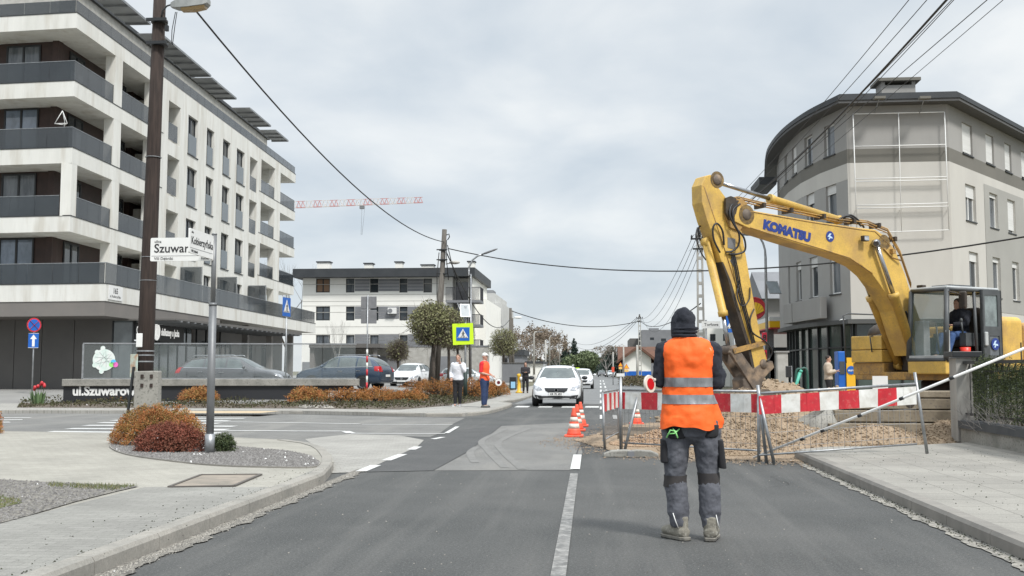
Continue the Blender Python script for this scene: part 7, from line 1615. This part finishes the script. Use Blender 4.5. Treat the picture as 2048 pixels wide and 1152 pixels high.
# thing on the shop front: green railing and grey bin
t = wthing('green_railing', 'green pipe railing in front of the glazed shop on the right', 'railing'); b = MB(); Y = 36
for u0, v0, u1, v1 in ((1582, 800, 1600, 745), (1600, 745, 1603, 740)): b.tube([at(u0, v0, Y), at(u1, v1, Y)], .06, 8)
b.build('pipe', M('turquoise_paint', (.08, .4, .3), rough=.5), t)
b = MB(); b.tube(smoothpts([tuple(at(u, v, Y)) for u, v in ((1592, 800), (1592, 745), (1602, 738), (1614, 742), (1616, 800))], 4), .04, 8); b.build('hoop', M('green_paint', (.02, .08, .06), rough=.5), t)
t = wthing('utility_cabinet', 'pale grey street cabinet at the corner of the glazed shop', 'cabinet'); Y = 44; a, c = at(1554, 705, Y), at(1576, 705, Y); b = MB(); b.b2((a.x, Y, .02), (c.x, Y + .4, a.z)); b.build('body', m_concl, t, bevel=.03); b = MB(); b.b2((a.x - .05, Y - .05, a.z), (c.x + .05, Y + .45, a.z + .06)); b.build('lid', m_gtop, t)
t = wthing('litter_bin', 'black bin hanging beside the pale grey cabinet', 'bin'); a, c = at(1573, 732, 40), at(1584, 755, 40); b = MB(); b.b2((a.x, 40, c.z), (c.x, 40.25, a.z)); b.build('body', m_dark, t, bevel=.02); b = MB(); b.tube([(c.x, 40.1, 0), (c.x, 40.1, a.z)], .03, 8); b.build('post', m_metal, t)
# ================================================================ PEOPLE  (local frame: facing +y, left side is -x)
m_skin = M('skin', (.5, .3, .22), (.44, .25, .18), 6, rough=.55)
TS = [(.80, .13, .1, 0), (.88, .165, .115, 0), (.97, .17, .118, 0), (1.08, .15, .105, .0), (1.18, .155, .108, .0), (1.3, .182, .12, -.005), (1.4, .19, .115, -.01), (1.46, .165, .095, -.012), (1.5, .1, .075, -.008), (1.54, .062, .062, 0)]
def ring(cx, cy, z, a, c, n=24, p=2.3, fn=None):
    o = []
    for j in range(n):
        t = 2 * pi * j / n; ct, st = cos(t), sin(t); k = (abs(ct) ** p + abs(st) ** p) ** (-1 / p); f = fn(t, z) if fn else 1
        o.append(V((cx + ct * k * a * f, cy + st * k * c * f, z)))
    return o
def torso(b, infl, z0, z1, off, n=24, fn=None):
    R = []; zs = sorted({z0, z1, *[s[0] for s in TS if z0 < s[0] < z1]})
    for z in zs:
        for s, q in zip(TS, TS[1:]):
            if s[0] <= z <= q[0]: k = (z - s[0]) / (q[0] - s[0]); a, c, y = [s[i] + (q[i] - s[i]) * k for i in (1, 2, 3)]; break
        o = off(z); R.append([p + V((o[0], o[1], o[2] if len(o) > 2 else 0)) for p in ring(0, y, z, a + infl, c + infl, n, fn=fn)])
    b.rings(R)
DEF = dict(hip=(-.09, 0, .92), knee=(-.11, .03, .49), ankle=(-.115, -.03, .09), sho=(-.185, -.01, 1.43), elb=(-.25, -.04, 1.16), wri=(-.26, .07, .92))
def mk(J, k, s):
    p = J.get(k + ('L' if s < 0 else 'R'))
    if p is None: p = DEF[k]; p = (p[0] * (1 if s < 0 else -1), p[1], p[2])
    return V(p)
def arm(b, J, s, infl, k0=0, k1=1, cuff=0):
    S_, E, W_ = mk(J, 'sho', s), mk(J, 'elb', s), mk(J, 'wri', s)
    pts = [S_, S_.lerp(E, .35), S_.lerp(E, .75), E, E.lerp(W_, .3), E.lerp(W_, .7), W_]; r = [.058, .052, .045, .042, .043, .034, .028]
    m = 7 if k1 == 1 else 4
    b.tube(pts[:m], [x + infl for x in r[:m]], 14); b.ell(S_, (.062 + infl,) * 3, 12, 8)
def leg(b, J, s, infl, zmin=None):
    H, K, A = mk(J, 'hip', s), mk(J, 'knee', s), mk(J, 'ankle', s)
    pts = [H + (H - K).normalized() * .04, H.lerp(K, .3), H.lerp(K, .7), K, K.lerp(A, .25), K.lerp(A, .6), A]; r = [.095, .088, .068, .058, .06, .05, .04]
    b.tube(pts, [x + infl for x in r], 16, el=1.05); b.ell(K, (.056 + infl,) * 3, 12, 8)
def head(b, c, s=1, tilt=0):
    c = V(c); b.ell(c + V((0, -.005, .03)), (.076 * s, .096 * s, .095 * s), 18, 12); b.ell(c + V((0, .02, -.045)), (.058 * s, .072 * s, .072 * s), 16, 10)
    b.ell(c + V((0, .1, -.012)), (.013, .022, .024), 8, 6); b.ell(c + V((0, .086, -.055)), (.024, .014, .01), 8, 6); b.ell(c + V((0, .07, -.1)), (.025, .022, .018), 8, 6)
    for q in (-1, 1): b.ell(c + V((q * .076, -.005, -.005)), (.012, .02, .032), 8, 6)
def hand(b, w, d, s, curl=.5):
    w = V(w); d = V(d).normalized(); side = V((s, 0, 0)); side = (side - d * side.dot(d)).normalized() if abs(d.dot(side)) < .95 else V((0, 0, 1)); nrm = d.cross(side).normalized()
    b.tube([w, w + d * .04, w + d * .09], [.028, .036, .034], 10, el=.5, up=nrm)
    for i, L in enumerate((.07, .078, .072, .056)):
        p = w + d * .085 + side * (.027 - i * .018); a = d; q1 = p + a * L * .45; a2 = (a + nrm * curl * .8).normalized(); q2 = q1 + a2 * L * .32; a3 = (a + nrm * curl * 2).normalized(); b.tube([p, q1, q2, q2 + a3 * L * .28], [.009, .0085, .008, .0065], 7)
    p = w + d * .03 + side * .03; b.tube([p, p + (d + side).normalized() * .035, p + (d * 1.5 + side).normalized() * .065], [.012, .0105, .008], 7)
def person(label, loc, rz, J, outfit, scale=1.0, off=lambda z: (0, 0), headc=(0, .01, 1.665), res=.012, handd=None, group=None, hands=True):
    t = thing('person', loc, label, 'person', group, rz=rz)
    b = MB(); torso(b, 0, .8, 1.54, off)
    o = off(1.54); nk = V((o[0], o[1] + .0, 1.5)); b.tube([nk, V(headc) - V((0, .01, .06))], [.06, .055], 12)
    for s in (-1, 1):
        arm(b, J, s, 0); leg(b, J, s, 0)
        A = mk(J, 'ankle', s); b.ell(A + V((0, .05, -.04)), (.04, .11, .035), 12, 8)
    head(b, headc); b.build('body', m_skin, t, remesh=res, smooth=3, norm=False)
    if hands:
        b = MB()
        for s in (-1, 1):
            W_, E = mk(J, 'wri', s), mk(J, 'elb', s); d = (handd or {}).get(s, W_ - E); hand(b, W_, d, -s)
        b.build('hands', m_skin, t)
    b = MB()
    for q in (-1, 1): b.ell(V(headc) + V((q * .03, .078, .01)), (.011, .008, .007), 8, 6)
    b.build('eyes', m_ink, t)
    for kind, nm, mat, *ex in outfit:
        b = MB(); infl = ex[0] if ex else .018
        if kind == 'trousers':
            torso(b, infl, .8, 1.02, off)
            for s in (-1, 1): leg(b, J, s, infl)
            b.build(nm, mat, t, remesh=.013, smooth=4, norm=False, disp=[(.12, .02), (.04, .008)])
        elif kind == 'top':
            torso(b, infl, .9, 1.53, off)
            for s in (-1, 1): arm(b, J, s, infl)
            b.build(nm, mat, t, remesh=.013, smooth=4, norm=False, disp=[(.12, .02), (.04, .008)])
        elif kind == 'tee':
            torso(b, infl, .9, 1.52, off)
            for s in (-1, 1): arm(b, J, s, infl, k1=.5)
            b.build(nm, mat, t, remesh=.013, smooth=3, norm=False, disp=[(.12, .018)])
        elif kind == 'vest':
            torso(b, infl, .88, 1.5, off)
            for s in (-1, 1): b.ell(mk(J, 'sho', s) + V((-s * .03, 0, .01)), (.07, .09, .06), 12, 8)
            b.build(nm, mat, t, remesh=.013, smooth=3, norm=False, disp=[(.12, .018)])
        elif kind == 'shoes':
            for s in (-1, 1):
                A = mk(J, 'ankle', s); dr = V(ex[1].get(s, (0, 1, 0))) if len(ex) > 1 else V((0, 1, 0))
                p = V((A.x, A.y, A.z - .05)); b.tube([p - dr * .07, p - dr * .03, p + dr * .06, p + dr * .15, p + dr * .185], [.035, .05, .048, .042, .02], 14, el=.8); b.tube([A + V((0, 0, -.06)), A + V((0, 0, .06))], [.05, .048], 14)
            b.build(nm, mat, t, remesh=.01, smooth=2, norm=False)
            b = MB()
            for s in (-1, 1):
                A = mk(J, 'ankle', s); dr = V(ex[1].get(s, (0, 1, 0))) if len(ex) > 1 else V((0, 1, 0)); sd = V((dr.y, -dr.x, 0)); z0 = A.z - .088
                P_ = [(-.085, -.03), (-.085, .03), (-.03, .043), (.06, .045), (.13, .047), (.18, .03), (.195, 0), (.18, -.03), (.13, -.045), (.06, -.043), (-.03, -.041)]
                b.prism(P_, V((A.x, A.y, z0)), dr, V((-dr.y, dr.x, 0)), 0, .03)
            b.build('shoe_sole', m_rubber if len(ex) < 3 else ex[2], t, bevel=.006)
        elif kind == 'hair':
            c = V(headc); R = ex[0]; b.ell(c + V((0, -.018, .045)), (.082, .098, .092), 16, 10)
            if len(ex) > 1: b.ell(c + V((0, -.05, -.08)), (.085, .07, .17), 14, 10)
            b.build(nm, mat, t, norm=False, disp=[(.03, .01)])
        elif kind == 'cap':
            c = V(headc); b.ell(c + V((0, -.005, .055)), (.086, .102, .08), 16, 10); b.tube([c + V((0, .06, .06)), c + V((0, .17, .045))], [.065, .05], 14, el=.12); b.build(nm, mat, t)
        elif kind == 'belt':
            torso(b, infl, ex[1], ex[2], off, fn=None); b.build(nm, mat, t)
    if scale != 1: t.scale = (scale,) * 3
    return t
m_navy = M('navy_fleece', (.016, .018, .026), (.024, .027, .037), 8, rough=.95, bump=.3, bscale=180)
m_orv = M('hi_vis_orange', (.95, .14, .012), (.88, .12, .01), 2.5, rough=.7, bump=.35, bscale=26)
m_refl = M('reflective_tape', (.27, .28, .29), (.2, .205, .215), 5, rough=.45, metal=.2, xyz=(4, 4, 1), bump=.2, bscale=60)
m_trg = M('grey_work_trousers', (.085, .088, .103), (.125, .13, .148), 5, rough=.95, bump=.4, bscale=220, c3=(.078, .08, .094), scale3=9)
m_knee = M('dark_knee_patch', (.035, .032, .033), (.05, .045, .043), 9, rough=.9)
m_boot = M('dusty_suede', (.24, .225, .185), (.16, .15, .125), 9, rough=.95, bump=.4, bscale=80, speck=(.32, .31, .27), sscale=40)
m_blkt = M('black_fabric', (.015, .015, .017), (.022, .022, .025), 8, rough=.95)
# ---- main worker, back to the camera
WX, WY = .715, 8.43
Jw = dict(hipL=(-.115, 0, .9), kneeL=(-.125, .02, .47), ankleL=(-.098, -.02, .10), hipR=(.115, 0, .9), kneeR=(.135, .02, .47), ankleR=(.142, -.03, .10),
          shoL=(-.2, -.01, 1.48), elbL=(-.245, .0, 1.24), wriL=(-.16, .2, 1.24), shoR=(.175, -.01, 1.48), elbR=(.2, .0, 1.23), wriR=(.1, .22, 1.22))
t = thing('person', (WX, WY, 0), 'worker seen from behind in orange vest, dark hood and grey work trousers', 'person')
offw = lambda z: (-.012, 0, 0)
b = MB(); torso(b, 0, .8, 1.54, offw); b.tube([(-.02, 0, 1.5), (-.03, .02, 1.64)], [.06, .055], 12)
for s in (-1, 1): arm(b, Jw, s, 0); leg(b, Jw, s, 0); A = mk(Jw, 'ankle', s); b.ell(A + V((0, .05, -.04)), (.04, .1, .035), 12, 8)
head(b, (-.045, .02, 1.69)); b.build('body', m_skin, t, remesh=.011, smooth=3, norm=False)
b = MB(); hand(b, Jw['wriL'], (.6, .3, -.05), 1, 1.2); hand(b, Jw['wriR'], (-.6, .2, .0), -1, 1.2); b.build('hands', m_skin, t)
# hooded fleece
b = MB(); torso(b, .004, .95, 1.47, offw)
for s in (-1, 1): arm(b, Jw, s, .018)
hc = V((-.048, .012, 1.69)); b.ell(hc + V((0, .0, .02)), (.1, .118, .115), 22, 14); b.ell(hc + V((0, -.02, -.04)), (.098, .105, .12), 20, 12); b.tube([hc + V((0, -.02, -.07)), hc + V((.01, -.02, -.17)), hc + V((.025, -.01, -.2))], [.094, .104, .125], 22); b.ell(hc + V((.0, -.07, .05)), (.06, .06, .085), 14, 10)
b.ell(V((.24, .06, 1.26)), (.05, .07, .09), 12, 8)
b.build('hooded_fleece', m_navy, t, remesh=.01, smooth=5, norm=False, disp=[(.09, .026), (.035, .014)])
b = MB()
for k in range(3): z = 1.60 + k * .028; b.rings([ring(-.045 + .004 * k, -.012, z + dz, .097 + dr, .108 + dr, 30) for dz, dr in ((-.01, .0), (0, .007), (.01, .0))], cap=False)
b.build('hood_folds', m_navy, t, norm=False, disp=[(.07, .02)])
# vest
def wr(tt, z):
    f = 1 + .014 * sin(5 * tt + z * 9) + .010 * sin(11 * tt - z * 17 + 1) + .008 * sin(3 * tt + 31 * z) + .006 * sin(23 * tt + z * 5)
    d = tt + pi / 2; d = (d + pi) % (2 * pi) - pi       # 0 at the back centre
    f += .03 * math.exp(-((d) / .18) ** 2) * math.exp(-((z - 1.02) / .14) ** 2) - .03 * math.exp(-((d - .6) / .12) ** 2) * max(0, 1.1 - z) * 3 - .025 * math.exp(-((d + .7) / .12) ** 2) * max(0, 1.1 - z) * 3
    f += .025 * sin(z * 42 + 3 * cos(tt)) * math.exp(-((z - 1.16) / .1) ** 2) * (.5 + .5 * sin(2 * tt))
    if -.35 < tt < .25 or tt > 2 * pi - .35: f += .26 * max(0, 1 - abs((z - .93) / .24)) * (1 - abs((tt if tt < pi else tt - 2 * pi) + .05) / .35 if abs((tt if tt < pi else tt - 2 * pi) + .05) < .35 else 0)
    return f
VS = [(.875, .232, .172), (.93, .229, .17), (1.0, .22, .158), (1.08, .207, .14), (1.16, .2, .138), (1.24, .2, .138), (1.32, .206, .14), (1.4, .216, .148), (1.46, .22, .144), (1.5, .213, .136), (1.54, .19, .124), (1.565, .15, .114), (1.585, .112, .106)]
def vring(z, d=0, n=84):
    for s, q in zip(VS, VS[1:]):
        if s[0] <= z <= q[0]: k = (z - s[0]) / (q[0] - s[0]); a, c = s[1] + (q[1] - s[1]) * k, s[2] + (q[2] - s[2]) * k; break
    R = ring(-.02, -.005, z, a * .965 + d, c + d, n, 2.6, fn=wr); 
    if z < .96:
        for i, p in enumerate(R): p.z += .014 * sin(2 * pi * i / n * 3 + 1) + .006 * sin(2 * pi * i / n * 8)
    return R
b = MB(); nz_ = 46; zz_ = [.875 + (1.585 - .875) * i / nz_ for i in range(nz_ + 1)]; b.rings([vring(min(z, 1.5849)) for z in zz_], cap=False); vest = b.build('vest', m_orv, t, norm=False, disp=[(.07, .026), (.025, .007)])
for z in (1.232, 1.098):
    b = MB(); b.rings([vring(z + dz, .004) for dz in (-.036, -.02, 0, .02, .036)], cap=False); b.build('reflective_strip', m_refl, t, norm=False, disp=[(.07, .026), (.025, .007)])
b = MB()
for s, X, Yo in ((-1, -.218, 0), (1, .18, 0)):
    b.tube([(X + .035 * s * -1, -.1, 1.5), (X, -.07, 1.44), (X, -.04, 1.36), (X + .0, .0, 1.29)], .006, 6)
b.build('piping', M('vest_piping', (.95, .35, .2), rough=.7), t)
# trousers, with folds
b = MB(); torso(b, .03, .8, .97, lambda z: (-.0, 0, 0)); b.ell((.01, 0, .84), (.13, .13, .1), 16, 10)
for s in (-1, 1):
    H, K, A = mk(Jw, 'hip', s), mk(Jw, 'knee', s), mk(Jw, 'ankle', s)
    P_ = [H + V((0, 0, .04)), H.lerp(K, .15), H.lerp(K, .4), H.lerp(K, .7), K + V((0, 0, .06)), K, K.lerp(A, .12), K.lerp(A, .3), K.lerp(A, .5), K.lerp(A, .68), K.lerp(A, .78), K.lerp(A, .92), A + V((0, 0, .0))]
    R_ = [.112, .114, .106, .094, .083, .079, .085, .085, .083, .087, .074, .066, .063]
    b.tube(P_, R_, 22, el=1.06)
b.build('trousers', m_trg, t, remesh=.0085, smooth=5, norm=False, disp=[(.16, .028), (.055, .018), (.02, .003)])
for s in (-1, 1):
    b = MB(); K = mk(Jw, 'knee', s)
    b.rings([ring(K.x, K.y, z + .012 * sin(s * 2), .088, .091, 24, 2.0) for z in (.42, .45, .48, .51)], cap=False); b.build('knee_patch', m_knee, t, norm=False, disp=[(.16, .03), (.055, .02)])
b = MB()
for s in (-1, 1): K = mk(Jw, 'knee', s); b.rings([ring(K.x, K.y, z, .087, .089, 24, 2.0) for z in (.421, .425)], cap=False)
b.build('seam_piping', M('reflective_piping', (.4, .4, .42), rough=.5), t, norm=False, disp=[(.16, .03), (.055, .02)])
for s, x in ((-1, -.21), (1, .225)):
    b = MB(); b.rings([ring(x, .0, z, .032, .07, 16, 4) for z in (.60, .62, .74, .78)]) if s < 0 else b.rings([ring(x + (z - .7) * -.1, -.01, z, .03, .07, 16, 4) for z in (.56, .6, .74, .78)])
    b.build('leg_pocket', m_blkt, t, norm=False, bevel=.01, disp=[(.05, .02)])
b = MB(); b.rings([ring(-.115, -.02, z, a, .105, 18, 3) for z, a in ((.79, .07), (.81, .085), (.9, .09))]); b.build('holster_pocket', m_blkt, t, norm=False, bevel=.01, disp=[(.06, .02)]); b = MB(); b.rings([ring(.135, -.02, z, a, .105, 18, 3) for z, a in ((.8, .06), (.82, .075), (.9, .08))]); b.build('holster_pocket', m_blkt, t, norm=False, bevel=.01, disp=[(.06, .02)])
b = MB()
for p, q, r_ in (((-.2, -.115, .8), (-.17, -.14, .86), (-.12, -.145, .85)), ((-.15, -.14, .87), (-.13, -.15, .84), (-.115, -.15, .80)), ((-.19, -.12, .83), (-.14, -.15, .835), (-.1, -.14, .87))): b.tube([p, q, r_], .006, 6)
b.build('green_cord', M('green_cord', (.3, .75, .25), rough=.6), t)
b = MB()
for s, x0, x1 in ((-1, -.155, -.115), (1, .175, .2)):
    b.tube([(x0, -.085, .215), ((x0 + x1) / 2 * (1), -.09, .15), (x1, -.085, .1)], .004, 5)
b.build('zip', m_signw, t)
# boots
for s, dr in ((-1, V((-.6, .8, 0))), (1, V((.24, .97, 0)))):
    A = mk(Jw, 'ankle', s); b = MB(); sd = V((-dr.y, dr.x, 0))
    p = V((A.x, A.y, .06)); b.tube([p - dr * .075, p - dr * .05, p, p + dr * .07, p + dr * .15, p + dr * .2], [.04, .055, .056, .052, .05, .028], 18, el=.85); b.tube([p + V((0, 0, -.01)) - dr * .01, p + V((0, 0, .07)) - dr * .015, p + V((0, 0, .12)) - dr * .01], [.056, .056, .06], 18); b.tube([p + dr * .02 + V((0, 0, .05)), p + dr * .09 + V((0, 0, .01))], [.05, .045], 14)
    bt = b.build('boot', m_boot, t, remesh=.008, smooth=3, norm=False, disp=[(.03, .008)])
    b = MB(); O_ = [(-.09, -.032), (-.095, 0), (-.09, .032), (-.05, .048), (.02, .044), (.08, .05), (.15, .05), (.2, .03), (.215, 0), (.2, -.03), (.15, -.05), (.08, -.05), (.02, -.042), (-.05, -.046)]
    b.prism(O_, V((A.x, A.y, 0)), dr, sd, .004, .032)
    so_ = b.build('boot_sole', M('boot_sole', (.2, .19, .165), (.1, .095, .085), 9, rough=.9), bt, bevel=.006)
    b = MB(); b.prism([(x * 1.0, y * 1.02) for x, y in O_], V((A.x, A.y, 0)), dr, sd, .022, .03); b.build('sole_rim', M('boot_rim', (.28, .26, .22), rough=.9), bt, bevel=.004)
    b = MB()
    for k in range(5): c = V((A.x, A.y, 0)) + dr * (-.07 + k * .06); b.bar(c - sd * .047, c + sd * .047, .012, .012)
    b.build('sole_lug', m_rubber, bt)
    b = MB()
    for k in range(3): c = p + dr * (.03 + .03 * k) + V((0, 0, .075 - .018 * k)); b.tube([c - sd * .035, c + sd * .035], .004, 5)
    b.build('lace', m_knee, bt)
# signalling disc held by the worker
t = wthing('signal_disc', 'red and white round signalling disc on a short handle held at the worker\'s left side', 'signal disc')
c = at(1299, 768, 8.34); ax = V((.92, -.55, .12)).normalized() ; ax = V((-.35, -.94, 0)).normalized(); ax = (V((0, 0, 0)) + V((.78, -.62, .1))).normalized()
b = MB(); b.lathe([(.068, -.01), (.072, 0), (.068, .01), (0, .01)], c, 32, axis=ax); b.lathe([(0, -.01), (.068, -.01)], c, 32, axis=ax); b.build('rim', M('disc_cream', (.66, .6, .52), rough=.5), t)
b = MB(); b.lathe([(.045, .0105), (.045, .014), (0, .014)], c, 28, axis=ax); b.build('red_centre', M('disc_red', (.5, .01, .015), rough=.3), t)
b = MB(); b.tube([c + V((.03, .02, .03)), at(1318, 758, 8.42) + V((.0, .05, 0))], [.014, .012], 8); b.build('handle', M('disc_handle', (.6, .56, .5), rough=.5), t)
# ---- standing men on the far pavement
m_whites = M('white_sweatshirt', (.66, .67, .7), (.6, .61, .64), 3, rough=.9, bump=.2, bscale=20)
m_jeans = M('navy_trousers', (.022, .04, .1), (.03, .05, .12), 4, rough=.9)
m_redt = M('red_tee', (.62, .02, .03), rough=.9)
c = g(916, 813, .1)
person('man in white sweatshirt and black trousers standing with a phone at his ear', c, pi - .15, dict(kneeL=(-.08, .02, .49), ankleL=(-.06, -.02, .09), hipR=(.08, 0, .92), kneeR=(.09, .05, .49), ankleR=(.08, .06, .09), elbL=(-.27, .07, 1.2), wriL=(-.13, .1, 1.46), elbR=(.26, -.02, 1.15), wriR=(.2, .16, .98)),
       [('trousers', 'trousers', m_blkt, .014), ('top', 'sweatshirt', m_whites, .026), ('shoes', 'shoes', M('grey_trainers', (.3, .31, .33), rough=.7), 0, {-1: (-.2, .97, 0), 1: (.3, .95, 0)}, m_signw), ('hair', 'hair', M('short_fair_hair', (.12, .07, .045), rough=.8), 0)], scale=1.0)
t = wthing('mobile_phone', 'dark phone held to the ear by the man in the white sweatshirt', 'phone'); b = MB(); b.box((c.x + .13, c.y - .12, 1.1 + .1 + .5), (.02, .07, .14)); b.build('case', m_ink, t, bevel=.005)
c2 = g(969, 815, .1)
person('man in orange vest, red shirt, white cap and blue trousers facing the parked traffic', c2, -pi / 2 - .35, dict(hipL=(-.08, 0, .92), kneeL=(-.09, .0, .49), ankleL=(-.09, -.03, .09), kneeR=(.09, .02, .49), ankleR=(.09, .0, .09), elbL=(-.25, -.02, 1.14), wriL=(-.16, .2, 1.05), elbR=(.25, -.02, 1.14), wriR=(.1, .24, 1.06)),
       [('trousers', 'work_trousers', m_jeans, .024), ('tee', 'shirt', m_redt, .018), ('vest', 'vest', M('vest_orange_red', (.9, .12, .03), (.8, .1, .03), 4, rough=.7), .034), ('shoes', 'shoes', M('grey_boots', (.14, .14, .13), rough=.8), 0, {}, m_rubber), ('cap', 'cap', m_signw, 0)], scale=1.02)
t = wthing('signal_disc', 'small white disc with dark centre held low by the man in the orange vest', 'signal disc'); p = at(997, 765, c2.y - .05)
b = MB(); b.lathe([(.11, 0), (.115, .01), (.11, .02), (0, .02)], p, 24, axis=(.2, -1, 0)); b.build('rim', m_signw, t); b = MB(); b.lathe([(.055, .021), (.055, .025), (0, .025)], p, 20, axis=(.2, -1, 0)); b.build('centre', M('disc_dark', (.12, .01, .015), rough=.4), t); b = MB(); b.tube([p, at(984, 753, c2.y - .1)], .014, 8); b.build('handle', m_signw, t)
# woman far off by the yellow post
c = g(1051, 786, .1)
person('distant person in dark jacket standing by the yellow post', c, pi + .1, dict(elbL=(-.22, .05, 1.18), wriL=(-.08, .2, 1.2), elbR=(.22, .05, 1.18), wriR=(.08, .2, 1.2)), [('trousers', 'trousers', m_blkt, .016), ('top', 'jacket', M('dark_jacket', (.03, .027, .03), rough=.9), .03), ('hair', 'hair', M('brown_hair', (.1, .045, .025), rough=.8), 0, 1), ('shoes', 'shoes', m_blkt, 0)], scale=.95, res=.016)
# passer-by at the glazed shop
c = at(1657, 757, 39.6); 
person('man in beige jacket and black trousers looking at his phone outside the glazed shop', (c.x, 39.6, .1), -pi / 2 - .3, dict(elbL=(-.24, .0, 1.16), wriL=(-.1, .26, 1.2), elbR=(.24, .0, 1.16), wriR=(.1, .26, 1.22)), [('trousers', 'trousers', m_blkt, .02), ('top', 'jacket', M('beige_jacket', (.45, .38, .3), (.38, .32, .25), 5, rough=.9), .04), ('hair', 'hair', M('dark_hair', (.03, .022, .018), rough=.8), 0), ('shoes', 'shoes', m_blkt, 0)], scale=1.0, res=.014)
# operator seated in the cab: forward of the machine is local +x of the excavator
pos = EC + hd * .62 + lf * .84 + V((0, 0, 1.56 + .46 - .86))
person('excavator operator seated in the cab, dark jacket and blue jeans, looking down at his hands', pos, ERZ - pi / 2, dict(hipL=(-.1, .06, .93), kneeL=(-.14, .46, .93), ankleL=(-.14, .62, .52), hipR=(.1, .06, .93), kneeR=(.14, .46, .93), ankleR=(.14, .6, .52), shoL=(-.19, .0, 1.4), elbL=(-.24, .14, 1.18), wriL=(-.07, .34, 1.16), shoR=(.19, .0, 1.4), elbR=(.24, .14, 1.18), wriR=(.07, .34, 1.16)),
       [('trousers', 'jeans', M('blue_jeans', (.035, .08, .2), (.06, .11, .25), 7, rough=.9), .016), ('top', 'jacket', m_navy, .028), ('shoes', 'shoes', m_boot, 0, {}), ('hair', 'hair', M('cropped_hair', (.07, .045, .035), rough=.8), 0)], headc=(0, .09, 1.62), off=lambda z: (0, max(0, (z - 1.2)) * .14 - .0, 0))
# ================================================================ base points for things modelled in world coordinates
bpy.context.view_layer.update()
def allmesh(o):
    for c in o.children:
        if c.type == 'MESH': yield c
        yield from allmesh(c)
for o in [o for o in S.objects if o.type == 'EMPTY' and o.parent is None and o.location.length < 1e-6]:
    P_ = [c.matrix_world @ V(k) for c in allmesh(o) for k in c.bound_box]
    if not P_: continue
    x0, x1 = min(p.x for p in P_), max(p.x for p in P_); y0, y1 = min(p.y for p in P_), max(p.y for p in P_); z0 = min(p.z for p in P_)
    rebase(o, ((x0 + x1) / 2, (y0 + y1) / 2, z0))
